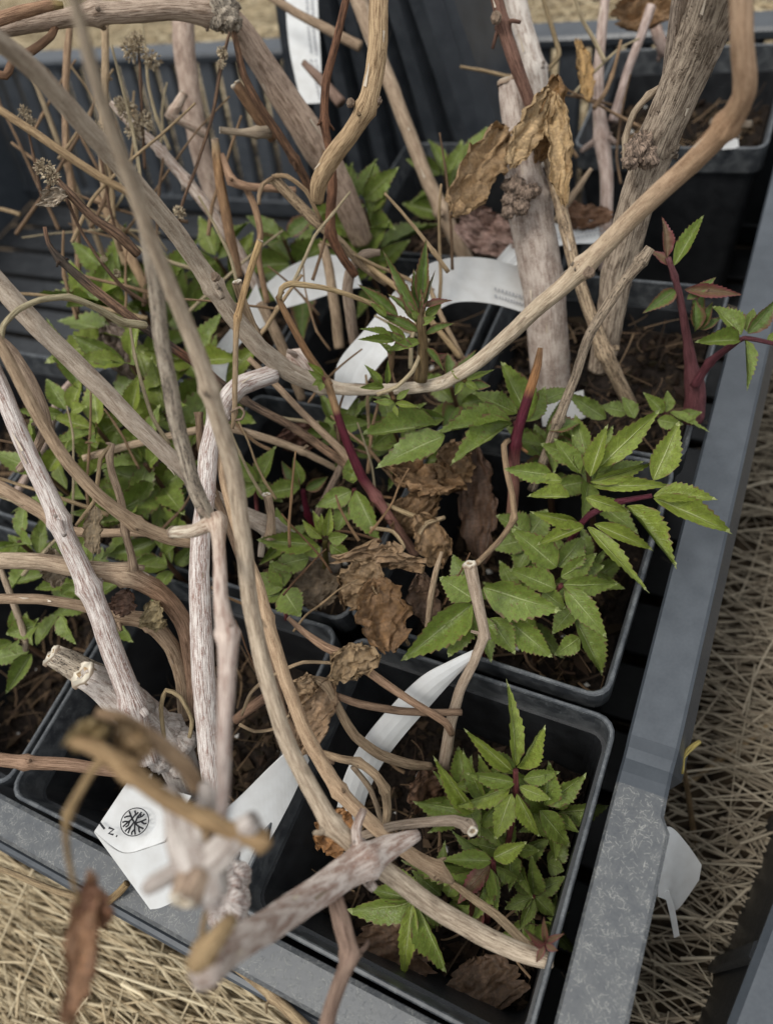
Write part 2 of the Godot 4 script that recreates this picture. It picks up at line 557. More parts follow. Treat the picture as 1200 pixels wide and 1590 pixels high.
func box(lo: Vector3, hi: Vector3, bev := 0.0012) -> ArrayMesh:
	# bevelled box
	var sh := Sheet.new()
	var rings := []
	for lv in [[lo.y, bev], [lo.y + bev, 0.0], [hi.y - bev, 0.0], [hi.y, bev]]:
		var b: float = lv[1]
		var ring := []
		for c in [[hi.x, hi.z, -1, -1], [lo.x, hi.z, 1, -1], [lo.x, lo.z, 1, 1], [hi.x, lo.z, -1, 1]]:
			var first := Vector3(c[0] + c[2] * b, lv[0], c[1] + c[3] * (bev + b * 0.4))
			var second := Vector3(c[0] + c[2] * (bev + b * 0.4), lv[0], c[1] + c[3] * b)
			if c[2] * c[3] > 0: ring.append_array([first, second])
			else: ring.append_array([second, first])
		rings.append(ring)
	return loft(rings, true, true)

func blob_strip(pts: Array, width: float, o: Vector3, ex: Vector3, ey: Vector3, nn: Vector3, sh: Sheet) -> void:
	# flat ink stroke on a plane: pts are Vector2 in plane units
	var first := sh.v.size()
	for i in pts.size():
		var p: Vector2 = pts[i]
		var d: Vector2 = (pts[mini(i + 1, pts.size() - 1)] - pts[maxi(i - 1, 0)]).normalized()
		var s := Vector2(-d.y, d.x) * width * 0.5
		for q in [p - s, p + s]:
			sh.add(o + ex * q.x + ey * q.y + nn * 0.0004, Color.WHITE, Vector2.ZERO)
	for i in pts.size() - 1:
		var a := first + i * 2
		sh.quad(a, a + 2, a + 3, a + 1)

# ------------------------------------------------------------------ things
func pot(x: float, z: float, label: String, soil_y: float, seed_: int, y := 0.0, turn := 0.0, half := 0.0505, tall := 0.112) -> Node3D:
	var o := thing("square_pot", label, "pot", Vector3(x, y, z), "square black nursery pots in the crate")
	o.rotation.y = turn
	var t := 0.0013
	var b := half * 0.78
	part("wall", loft([ring_of(b, 0.006, -tall), ring_of(half - 0.0023, 0.0056, -0.0145), ring_of(half - 0.0023 - t, 0.005, -0.0145), ring_of(b - t, 0.005, -tall + 0.002)], true, true), M.pot, o)
	part("rim", loft([ring_of(half - 0.0020, 0.0060, -0.0150), ring_of(half - 0.0008, 0.0066, -0.0150), ring_of(half - 0.0006, 0.0066, -0.0143), ring_of(half, 0.0068, -0.0005), ring_of(half - 0.0004, 0.0068, 0.0), ring_of(half - 0.0013, 0.0060, 0.0), ring_of(half - 0.0017, 0.0058, -0.0005), ring_of(half - 0.0024, 0.0056, -0.0150), ring_of(half - 0.0020, 0.0060, -0.0150)]), M.rim, o)
	if soil_y < 0.0:
		var sh := Sheet.new()
		var n := noise(1.0, seed_, 3)
		var g := 26
		var hw := lerpf(b, half - 0.0016, (soil_y + tall) / tall) - t * 1.2
		for j in g + 1:
			for i in g + 1:
				var px := (float(i) / g * 2.0 - 1.0) * hw
				var pz := (float(j) / g * 2.0 - 1.0) * hw
				sh.add(Vector3(px, soil_y + 0.006 * n.get_noise_2d(px * 60.0, pz * 60.0) + 0.0025 * n.get_noise_2d(px * 400.0, pz * 400.0), pz), Color.WHITE, Vector2.ZERO)
		for j in g:
			for i in g:
				var a := j * (g + 1) + i
				sh.quad(a, a + 1, a + g + 2, a + g + 1)
		part("soil", sh.done(), M.soil, o)
		var cr := Sheet.new()
		for i in 420:
			var px := rng.randf_range(-hw, hw) * 0.96
			var pz := rng.randf_range(-hw, hw) * 0.96
			var c := Vector3(px, soil_y + 0.006 * n.get_noise_2d(px * 60.0, pz * 60.0) + 0.0006, pz)
			var white := rng.randf() < 0.03
			var r := rng.randf_range(0.0007, 0.0022) if white else rng.randf_range(0.0008, 0.0032)
			var col := Color(0.62, 0.6, 0.56) if white else Color(0.02, 0.015, 0.011).lerp(Color(0.085, 0.058, 0.038), pow(rng.randf(), 2.0))
			crumb(cr, c, r, 1.0 if white else rng.randf_range(0.4, 2.6), col)
		var li := Sheet.new()
		for i in 70:
			var p := Vector3(rng.randf_range(-hw, hw) * 0.8, soil_y + 0.004 + rng.randf() * 0.008, rng.randf_range(-hw, hw) * 0.8)
			var a := rng.randf() * TAU
			var d := Vector3(cos(a), rng.randfn() * 0.22, sin(a)) * rng.randf_range(0.002, 0.005)
			var bend := Vector3(rng.randfn(), rng.randfn() * 0.3, rng.randfn()) * 0.0007
			var th := rng.randf_range(0.0002, 0.0007)
			var col := Color(0.04, 0.028, 0.02).lerp(Color(0.30, 0.20, 0.12), pow(rng.randf(), 2.2))
			var first := li.v.size()
			for j in 6:
				var e := d.cross(Vector3.UP).normalized()
				for q in [e * th, Vector3.UP * th, -e * th]:
					li.add(p + q * (1.0 - 0.1 * j), col, Vector2.ZERO)
				p += d
				d += bend
				p.x = clampf(p.x, -hw, hw)
				p.z = clampf(p.z, -hw, hw)
			for j in 5:
				for q in 3:
					var f := first + j * 3
					li.quad(f + q, f + (q + 1) % 3, f + 3 + (q + 1) % 3, f + 3 + q)
		var lo := part("soil_litter", li.done(false), M.crumb, o)
		lo.set_meta("kind", "stuff")
		var co := part("soil_crumbs", cr.done(false), M.crumb, o)
		co.set_meta("kind", "stuff")
	return o

func crumb(sh: Sheet, c: Vector3, r: float, stretch: float, col: Color) -> void:
	var b := Basis.from_euler(Vector3(rng.randf() * 0.8, rng.randf() * TAU, rng.randf() * 0.8))
	var f := sh.v.size()
	for d in [Vector3(stretch, 0, 0), Vector3(0, 0.8, 0), Vector3(0, 0, 1), Vector3(-stretch, 0, 0), Vector3(0, -0.8, 0), Vector3(0, 0, -1)]:
		sh.add(c + b * (d * r * rng.randf_range(0.75, 1.25)), col * rng.randf_range(0.8, 1.2), Vector2.ZERO)
	for t in [[0, 1, 2], [2, 1, 3], [3, 1, 5], [5, 1, 0], [2, 4, 0], [3, 4, 2], [5, 4, 3], [0, 4, 5]]:
		sh.tri(f + t[0], f + t[2], f + t[1])

func straw_mesh(s: int) -> ArrayMesh:
	var rg := RandomNumberGenerator.new()
	rg.seed = s
	var sh := Sheet.new()
	var n := 7
	var bend := rg.randf_range(-0.25, 0.25)
	var kink := rg.randi_range(2, 5)
	var turn := rg.randf_range(-1.0, 1.0) if s % 2 else 0.0
	for i in n + 1:
		var t := float(i) / n - 0.5
		var w := (1.0 - 0.35 * (t + 0.5)) * (0.6 if i == n else 1.0)
		var y := bend * (0.25 - t * t) * 0.5
		var x := 0.05 * sin(t * 3.0 + s) + (0.05 * (i - kink) if i > kink else 0.0) * turn
		for k in 5:
			var a := TAU * k / 5
			sh.add(Vector3(x + cos(a) * 0.018 * w, y + sin(a) * 0.012 * w, t), Color.WHITE, Vector2.ZERO)
	for i in n:
		for k in 5:
			var a := i * 5 + k
			var b := i * 5 + (k + 1) % 5
			sh.quad(a, b, b + 5, a + 5)
	return sh.done()

func straw(label: String, count: int, spot: Callable, seed_: int, pale: Color, dull: Color) -> void:
	var root := thing("loose_straw", label, "straw")
	root.set_meta("kind", "stuff")
	rng.seed = seed_
	for v in 4:
		var mm := MultiMesh.new()
		mm.transform_format = MultiMesh.TRANSFORM_3D
		mm.use_colors = true
		mm.mesh = straw_mesh(seed_ + v)
		mm.instance_count = count / 4
		for i in count / 4:
			var d: Array = spot.call()
			var p: Vector3 = d[0]
			var len: float = rng.randf_range(0.07, 0.27) * d[2]
			var b := Basis.from_euler(Vector3(rng.randf_range(-0.22, 0.22), d[1], rng.randf() * TAU))
			var thick: float = rng.randf_range(0.018, 0.050)
			mm.set_instance_transform(i, Transform3D(b * Basis.from_scale(Vector3(thick, thick, len)), p))
			var c := dull.lerp(pale, rng.randf())
			mm.set_instance_color(i, c * rng.randf_range(0.75, 1.1))
		var o := MultiMeshInstance3D.new()
		o.name = "straw"
		o.multimesh = mm
		o.material_override = M.plain
		o.set_meta("kind", "stuff")
		root.add_child(o, true)

func stem_thing(row: Array, s: int) -> void:
	# row: name, label, bark, points, options
	var rows: Array = row[3]
	var o: Dictionary = row[4]
	var low := 0
	for i in rows.size():
		if rows[i][1] < rows[low][1]: low = i
	var base := Vector3(rows[low][0], rows[low][1], rows[low][2]) * MM
	var th := thing(row[0], row[1], "twig" if row[0].ends_with("twig") else "stalk" if row[0].ends_with("stalk") else "cane", base, "hair-thin dry stalks of the tangle" if row[0] == "dry_stalk" else "dead canes and twigs of the shrubs")
	var st := part("stem", tube(rows, base, o, s), M[row[2]], th)
	if o.has("cut"):
		if "a" in o.cut: part("cut_face", cut_face(rows, false, base, s), M.wood, st)
		if "b" in o.cut: part("cut_face", cut_face(rows, true, base, s), M.wood, st)
	rng.seed = 7000 + s
	var mean := 0.0
	for q in rows: mean += q[3] / rows.size()
	var tl: Array = o.get("tints", [[0, 1.0, 1.0, 1.0]])
	var scar_tint := Color(tl[0][1], tl[0][2], tl[0][3]) * 0.85
	for nd in o.get("nodes", []):
		if nd <= 0 or nd >= rows.size() - 1: continue
		var c := Vector3(rows[nd][0], rows[nd][1], rows[nd][2])
		var d := (Vector3(rows[nd + 1][0], rows[nd + 1][1], rows[nd + 1][2]) - c).normalized()
		var x := d.cross(Vector3(rng.randfn(), rng.randfn(), rng.randfn())).normalized()
		var rr: float = rows[nd][3]
		for sd in [-1.0, 1.0]:
			var sc := []
			for j in 3:
				var p: Vector3 = c + x * sd * rr * (1.0 + 0.10 * j) + d * rr * rng.randf_range(-0.35, 0.35) + d.cross(x) * rr * rng.randf_range(-0.4, 0.4)
				sc.append([p.x, p.y, p.z, rr * rng.randf_range(0.12, 0.24)])
			if rng.randf() < 0.45 and rr > 1.2 and rr < 5.0:
				var q0: Vector3 = c + x * sd * rr * 0.5
				var dir: Vector3 = (x * sd + d * rng.randf_range(-0.2, 0.9)).normalized()
				var ll := rr * rng.randf_range(1.2, 2.8)
				var q1: Vector3 = q0 + dir * ll * 0.5 + Vector3(rng.randfn(), rng.randfn(), rng.randfn()) * ll * 0.08
				var q2: Vector3 = q0 + dir * ll + d * ll * 0.15
				var k0 := rr * rng.randf_range(0.28, 0.42)
				part("side_stub", tube([[q0.x, q0.y, q0.z, k0 * 1.3], [q1.x, q1.y, q1.z, k0], [q2.x, q2.y, q2.z, k0 * 0.8]], base, {"segs": 8, "tints": tl, "ridge": 0.1}, s + nd), M[row[2]], th)
			part("bud_scar", lump(sc, base, s + nd, 0.8, true, scar_tint), M[row[2]], th)
	if mean > 2.4:
		var sh := Sheet.new()
		var path := spline(rows.map(func(q): return [Vector3(q[0], q[1], q[2]) * MM - base, q[3] * MM]), 0.002)
		for i in int(path.size() * 0.16):
			var k := rng.randi_range(1, path.size() - 5)
			var p: Vector3 = path[k][0]
			var d: Vector3 = (path[k + 1][0] - path[k - 1][0]).normalized()
			if rng.randf() < 0.5: d = -d
			var x := d.cross(Vector3(rng.randfn(), rng.randfn(), rng.randfn())).normalized()
			var y := d.cross(x)
			var rr: float = path[k][1]
			var len := rng.randf_range(0.002, 0.009)
			var wd := rng.randf_range(0.0002, 0.0007)
			var lift := rng.randf_range(0.0001, 0.0009)
			var col := Color(0.62, 0.53, 0.42).lerp(Color(0.22, 0.16, 0.11), rng.randf())
			var f := sh.v.size()
			for j in 4:
				var u := j / 3.0
				var q := p + d * len * u + x * (rr * 1.02 + lift * u * u)
				var ww := wd * (1.0 - 0.8 * u)
				sh.add(q - y * ww, col, Vector2.ZERO)
				sh.add(q + y * ww, col, Vector2.ZERO)
			for j in 3:
				sh.quad(f + j * 2, f + j * 2 + 1, f + j * 2 + 3, f + j * 2 + 2)
		if sh.v.size():
			var lo := part("loose_bark", sh.done(false), M.plain, th)
			lo.set_meta("kind", "stuff")
	for b in o.get("buds", []):
		part("bud", lump([[b[0], b[1], b[2], b[3]], [b[0], b[1] + b[3] * 0.5, b[2], b[3] * 0.7]], base, s + 3, 0.45), M.rust, th)

func shoot_thing(row: Array, s: int) -> void:
	# row: name, label, category, tint, stem rows, leaves
	var rows: Array = row[4]
	var base := Vector3(rows[-1][0], rows[-1][1], rows[-1][2]) * MM
	var th := thing(row[0], row[1], row[2], base, "fresh leafy shoots")
	part("stem", tube(rows, base, {"tints": [[0, row[3][0], row[3][1], row[3][2]]], "segs": 10, "nodes": [mini(1, rows.size() - 1)]}, s), M.smooth, th)
	rng.seed = 500 + s
	for l in row[5]:
		var a := Vector3(l[0], l[1], l[2]) * MM - base
		var b := Vector3(l[3], l[4], l[5]) * MM - base
		place_leaf(th, a, b, l[6] * MM, int(l[7]), rng.randf_range(-0.45, 0.45))

func rosette_thing(row: Array, s: int) -> void:
	# row: label, centre, leaf count, leaf length mm, kinds, fixed leaves, soil height mm
	rng.seed = 900 + s
	var c := Vector3(row[1][0], row[1][1], row[1][2]) * MM
	var foot := Vector3(c.x + rng.randf_range(-0.006, 0.006), row[6] * MM, c.z + rng.randf_range(-0.006, 0.006))
	var th := thing("leafy_shoot", row[0], "shoot", foot, "fresh leafy shoots")
	var top := c - foot
	var r := row[3] * MM as float
	var stem := [[top.x * 1000, top.y * 1000, top.z * 1000, 0.9], [top.x * 550, top.y * 500, top.z * 550, 1.3], [0, 0, 0, 1.6]]
	part("stem", tube(stem, Vector3.ZERO, {"tints": [[0, 0.14, 0.08, 0.05]], "segs": 8}, s), M.smooth, th)
	var n: int = row[2]
	var turn := rng.randf() * TAU
	for k in n + 2:
		var lay := k / 4
		var a := turn + k * 2.4 + rng.randf_range(-0.3, 0.3)
		var rise := rng.randf_range(-0.15, 0.35) + 0.28 * (2 - lay)
		var d := Vector3(cos(a), rise, sin(a)).normalized()
		var start := top * (1.0 - 0.16 * lay) + Vector3(cos(a), 0, sin(a)) * 0.002
		var len := r * rng.randf_range(0.75, 1.15) * (0.8 if lay == 0 else 1.0)
		var kinds: Array = row[4]
		place_leaf(th, start, start + d * len, len * rng.randf_range(0.34, 0.48), int(kinds[rng.randi() % kinds.size()]), rng.randf_range(-0.5, 0.5))
	for l in row[5]:
		place_leaf(th, Vector3(l[0], l[1], l[2]) * MM - foot, Vector3(l[3], l[4], l[5]) * MM - foot, l[6] * MM, int(l[7]), rng.randf_range(-0.4, 0.4))

func tag_thing(label: String, ea: Array, eb: Array, bow := 0.0) -> Node3D:
	var base := Vector3(ea[0][0], ea[0][1], ea[0][2]) * MM
	var th := thing("plant_tag", label, "tag", base, "white plastic plant tags")
	part("strip", ribbon(ea, eb, base, bow), M.tag, th)
	return th

func head_thing(row: Array, s: int) -> void:
	# row: label, stalk rows, heads [x,y,z,r]
	var rows: Array = row[1]
	var base := Vector3(rows[-1][0], rows[-1][1], rows[-1][2]) * MM
	var th := thing("dried_flower_stalk", row[0], "flower stalk", base, "dried flower stalks")
	part("stalk", tube(rows, base, {"tints": [[0, 0.6, 0.5, 0.42]], "segs": 7, "nodes": [1]}, s), M.char, th)
	rng.seed = 300 + s
	for h in row[2]:
		var c := Vector3(h[0], h[1], h[2]) * MM - base
		var r: float = h[3] * MM
		var sh := Sheet.new()
		for i in 130:
			var d := Vector3(rng.randfn(), rng.randfn(), rng.randfn()).normalized()
			var p := c + d * r * pow(rng.randf(), 0.5)
			# tiny curled bract: folded sliver
			var a := d.cross(Vector3(rng.randfn(), rng.randfn(), rng.randfn())).normalized()
			var col := Color(0.20, 0.15, 0.10).lerp(Color(0.60, 0.50, 0.35), rng.randf())
			var q := r * rng.randf_range(0.14, 0.34)
			var e := d.cross(a)
			var f := sh.v.size()
			sh.add(p - a * q * 0.55, col, Vector2.ZERO)
			sh.add(p + d * q + e * q * 0.3, col * 1.1, Vector2.ZERO)
			sh.add(p + a * q * 0.55, col, Vector2.ZERO)
			sh.add(p - d * q * 0.8 - e * q * 0.4, col * 0.8, Vector2.ZERO)
			sh.add(p + e * q * 0.5, col, Vector2.ZERO)
			sh.quad(f, f + 1, f + 4, f + 3)
			sh.quad(f + 1, f + 2, f + 3, f + 4)
		part("flower_head", sh.done(false), M.plain, th)

func rail(lo: Vector3, hi: Vector3) -> ArrayMesh:
	return box(lo, hi, 0.0018)

func build_crate() -> void:
	var o := thing("nursery_crate", "scuffed grey plastic nursery crate holding the square pots", "crate", Vector3(-0.24, -0.138, -0.255))
	var k := -o.position
	# right side: flat-topped rail, raised and scuffed near the front corner with a ramp between
	var n := [[0.020, 0.0016, 0.1252], [-0.0700, 0.0016, 0.1252], [-0.0742, 0.0015, 0.1226], [-0.0800, 0.0012, 0.1224], [-0.0840, 0.0000, 0.1224], [-0.0890, -0.0026, 0.1224], [-0.0928, -0.0026, 0.1226], [-0.0962, 0.0002, 0.1227], [-0.56, 0.0004, 0.1236]]
	var rings := []
	for q in n:
		var x1: float = q[2]
		var y1: float = q[1]
		var z: float = q[0]
		rings.append([Vector3(0.1068, y1 - 0.0014, z), Vector3(0.1077, y1, z), Vector3(x1 - 0.0011, y1, z), Vector3(x1, y1 - 0.0010, z), Vector3(x1 + (0.0005 if z > -0.09 else 0.0035), y1 - 0.022, z), Vector3(x1 - (0.001 if z > -0.09 else -0.002), y1 - 0.0225, z), Vector3(x1 - 0.002, y1 - 0.005, z), Vector3(0.1068, y1 - 0.005, z)])
	for q in rings:
		for i in q.size(): q[i] += k
	part("corner_rail", loft(rings.slice(0, 4), true, false), M.scuffed, o)
	part("moulded_step", loft(rings.slice(3, 8)), M.crate, o)
	part("right_rail", loft(rings.slice(7, 9), false, true), M.crate, o)
	part("right_wall", box(Vector3(0.113, -0.128, -0.552) + k, Vector3(0.117, -0.0062, 0.012) + k), M.crate, o)
	part("front_rail", box(Vector3(-0.62, -0.0052, 0.0022) + k, Vector3(0.1072, 0.0004, 0.0155) + k, 0.0014), M.scuffed, o)
	part("front_flange", box(Vector3(-0.62, -0.020, 0.0158) + k, Vector3(0.125, -0.0040, 0.0190) + k, 0.0009), M.crate, o)
	part("front_wall", box(Vector3(-0.62, -0.128, 0.0065) + k, Vector3(0.1126, -0.0056, 0.0105) + k), M.crate, o)
	part("left_wall", box(Vector3(-0.624, -0.128, -0.552) + k, Vector3(-0.6204, -0.002, 0.019) + k), M.crate, o)
	part("back_rail", box(Vector3(-0.62, -0.008, -0.552) + k, Vector3(0.107, 0.0, -0.5305) + k, 0.002), M.trough, o)
	part("back_lower_rail", box(Vector3(-0.62, -0.128, -0.508) + k, Vector3(0.112, -0.112, -0.498) + k, 0.001), M.trough, o)
	# slotted back wall: separate uprights with gaps that let the straw show
	var x := -0.615
	while x < 0.105:
		var sl := []
		for e in [[-0.1125, -0.502], [-0.0082, -0.5375]]:
			sl.append([Vector3(x, e[0], e[1]) + k, Vector3(x + 0.002, e[0], e[1] + 0.0025) + k, Vector3(x + 0.0145, e[0], e[1] + 0.0025) + k, Vector3(x + 0.0165, e[0], e[1]) + k, Vector3(x + 0.0165, e[0], e[1] - 0.004) + k, Vector3(x, e[0], e[1] - 0.004) + k])
		part("slat", loft(sl, true, true), M.trough, o)
		x += 0.022
	var z0 := -0.53
	while z0 < 0.0:
		part("floor_slat", box(Vector3(-0.62, -0.132, z0) + k, Vector3(0.112, -0.1282, z0 + 0.030) + k, 0.0008), M.pot, o)
		z0 += 0.036

func build_neighbour_crate() -> void:
	var o := thing("nursery_crate", "second grey crate edge at the lower right corner", "crate", Vector3(0.149, -0.138, -0.020))
	o.rotation.y = deg_to_rad(-11.0)
	part("rail", box(Vector3(0.0, 0.114, -0.50), Vector3(0.055, 0.120, 0.12), 0.002), M.crate, o)
	part("side_wall", box(Vector3(0.003, 0.0, -0.50), Vector3(0.007, 0.1136, 0.12), 0.001), M.pot, o)
	for i in 9:
		var z := -0.49 + i * 0.065
		part("rib", box(Vector3(-0.0005, 0.004, z), Vector3(0.0027, 0.1135, z + 0.006), 0.0008), M.pot, o)

func build_trough() -> void:
	# overturned ribbed trough standing in the empty back row
	var o := thing("ribbed_trough", "overturned black ribbed plastic trough at the top centre", "trough", Vector3(-0.126, -0.1275, -0.4575))
	var sh := []
	for lv in [[0.0, 0.108, 0.040], [0.012, 0.108, 0.040], [0.0125, 0.105, 0.038], [0.24, 0.046, 0.026], [0.246, 0.042, 0.023]]:
		var ring := []
		var hx: float = lv[1]
		var hz: float = lv[2]
		for c in [[hx, hz, -1, -1], [-hx, hz, 1, -1], [-hx, -hz, 1, 1], [hx, -hz, -1, 1]]:
			var a := Vector3(c[0], lv[0], c[1] + c[3] * 0.008)
			var b := Vector3(c[0] + c[2] * 0.008, lv[0], c[1])
			if c[2] * c[3] > 0: ring.append_array([a, b])
			else: ring.append_array([b, a])
		sh.append(ring)
	part("shell", loft(sh, false, true), M.trough, o)
	for i in 7:
		var f := -0.78 + i * 0.26
		var rb := []
		for lv in [[0.018, 0.104, 0.0376], [0.236, 0.0465, 0.0262]]:
			var x: float = f * lv[1]
			var z: float = lv[2]
			rb.append([Vector3(x - 0.0095, lv[0], z - 0.002), Vector3(x + 0.0095, lv[0], z - 0.002), Vector3(x + 0.004, lv[0], z + 0.0085), Vector3(x - 0.004, lv[0], z + 0.0085)])
		part("rib", loft(rb, true, true), M.trough, o)

func _ready() -> void:
	rng.seed = 11
	# camera, sky, sun, exposure
	var cam := Camera3D.new()
	cam.name = "camera"
	add_child(cam)
	cam.fov = 69.313
	cam.near = 0.01
	cam.far = 200.0
	cam.transform = Transform3D(Basis(Vector3(0.89356, -0.23547, -0.38223), Vector3(-0.20841, 0.53654, -0.81774), Vector3(0.39763, 0.81036, 0.43035)), Vector3(0.11746, 0.25486, -0.02068))
	var lens := CameraAttributesPhysical.new()
	lens.frustum_focal_length = 26.0
	lens.frustum_focus_distance = 0.250
	lens.exposure_aperture = 8.0
	cam.attributes = lens
	cam.fov = 69.313
	cam.current = true
	var we := WorldEnvironment.new()
	we.name = "sky"
	var env := Environment.new()
	env.background_mode = Environment.BG_SKY
	var sky := Sky.new()
	var sm := ProceduralSkyMaterial.new()
	sm.sky_top_color = Color(0.97, 0.985, 1.0)
	sm.sky_curve = 0.35
	sm.sky_horizon_color = Color(0.60, 0.62, 0.645)
	sm.ground_bottom_color = Color(0.30, 0.27, 0.23)
	sm.ground_horizon_color = Color(0.42, 0.41, 0.39)
	sm.sun_angle_max = 1.0
	sky.sky_material = sm
	env.sky = sky
	env.tonemap_mode = Environment.TONE_MAPPER_LINEAR
	env.tonemap_exposure = 1.32
	env.sdfgi_enabled = true
	env.ssao_enabled = true
	env.ssil_enabled = true
	we.environment = env
	add_child(we)
	var sun := DirectionalLight3D.new()
	sun.name = "sun"
	sun.light_energy = 0.50
	sun.light_angular_distance = 18.0
	sun.light_color = Color(1.0, 0.985, 0.96)
	sun.shadow_enabled = true
	sun.rotation_degrees = Vector3(-66, -38, 0)
	add_child(sun)

	make_materials()
	for i in 14:
		leaf_meshes.append(leaf_shape(60 + i, 0.25 + 0.20 * (i % 3), -0.04 + 0.085 * (i % 5), 0.4 * ((i % 5) - 2)))

	# the ground
	var g := Sheet.new()
	var gn := noise(9.0, 77, 3)
	for j in 61:
		for i in 61:
			var u := (i - 30) / 30.0
			var v := (j - 30) / 30.0
			var x := signf(u) * (absf(u) * 0.6 + pow(absf(u), 6.0) * 30.0)
			var z := -0.25 + signf(v) * (absf(v) * 0.7 + pow(absf(v), 6.0) * 30.0)
			g.add(Vector3(x, -0.1445 + 0.006 * gn.get_noise_2d(x, z), z), Color.WHITE, Vector2.ZERO)
	for j in 60:
		for i in 60:
			var a := j * 61 + i
			g.quad(a, a + 1, a + 62, a + 61)
	struct("ground", g.done(), M.ground)

	build_crate()
	build_neighbour_crate()
	build_trough()
	for q in POTS:
		pot(q[0] * MM, q[1] * MM, q[2], q[3] * MM, q[4], q[5] * MM, q[6])

	var s := 100
	for r in STEMS:
		s += 1
		stem_thing(r, s)
	for r in LUMPS:
		s += 1
		var c0: Array = r[2][0]
		var lb := Vector3(c0[0], c0[1], c0[2]) * MM
		var th := thing(r[0], r[1], "stump" if r[0] == "woody_stump" else "bud cluster" if r[0] == "bud_cluster" else "knot", lb)
		part("knobbly_wood", lump(r[2], lb, s, r[4]), M[r[3]], th)
		for st in r[5]:
			var sp := part("branch_stub", tube(st[0], lb, {"nodes": [], "ridge": 0.07, "segs": 22}, s), M[st[1]], th)
			if st[2]: part("cut_face", cut_face(st[0], false, lb, s), M.wood, sp)
	for r in HEADS:
		s += 1
		head_thing(r, s)
	for r in DEAD:
		s += 1
		var th := thing("dead_leaf", r[0], "dead leaf", Vector3(r[1][0], r[1][1], r[1][2]) * MM, "withered leaves")
		var o := part("blade", dead_leaf(s, r[2] * MM, r[3] * MM, r[5], Color(r[6][0], r[6][1], r[6][2])), M.dead, th)
		o.basis = Basis(Vector3(r[4][0], r[4][1], r[4][2]), Vector3(r[4][3], r[4][4], r[4][5]), Vector3(r[4][6], r[4][7], r[4][8]))
	for r in TAGS:
		var th := tag_thing(r[0], r[1], r[2], r[3])
		if r.size() > 4:
			var lb: Vector3 = th.position
			for f in r[4]:
				part(f[0], ribbon(f[1], f[2], lb, f[3]), M.tag, th)
		if r[0].begins_with("looped"): logo(th)
		if r[0].begins_with("printed") or r[0].begins_with("broad") or r[0].begins_with("crooked"): print_lines(th, r)
	for r in SHOOTS:
		s += 1
		shoot_thing(r, s)
	for r in ROSETTES:
		s += 1
		rosette_thing(r, s)

	# straw: in front, in the gap on the right, and behind the crate
	straw("pale golden straw heaped on the ground in front of the crate", 19000, func():
		var p := Vector3(rng.randf_range(-0.36, 0.30), 0, 0.036 + rng.randf() * 0.30)
		p.y = -0.141 + 0.030 * rng.randf()
		return [p, (rng.randf() * TAU if rng.randf() < 0.45 else rng.randfn() * 0.4 + 0.9) if p.z > 0.12 else PI / 2 + rng.randfn() * 0.2, 0.8 if p.z > 0.12 else 0.55], 71, Color(0.74, 0.63, 0.43), Color(0.42, 0.325, 0.20))
	straw("duller greyish straw matted in the gap between the two crates", 3600, func():
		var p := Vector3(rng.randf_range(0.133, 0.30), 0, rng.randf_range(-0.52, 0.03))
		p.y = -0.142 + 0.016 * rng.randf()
		return [p, PI / 2 + 0.12 + rng.randfn() * 0.42 if rng.randf() < 0.8 else rng.randf() * TAU, rng.randf_range(0.15, 0.42)], 72, Color(0.56, 0.485, 0.365), Color(0.27, 0.22, 0.16))  # greyer, darker tints than the straw in front and behind
	straw("pale straw on the ground behind the crate", 9000, func():
		var p := Vector3(rng.randf_range(-1.3, 0.35), 0, -0.60 - pow(rng.randf(), 1.3) * 0.75)
		p.y = -0.141 + 0.035 * rng.randf()
		return [p, rng.randf() * TAU, 0.9], 73, Color(0.74, 0.63, 0.43), Color(0.42, 0.325, 0.20))

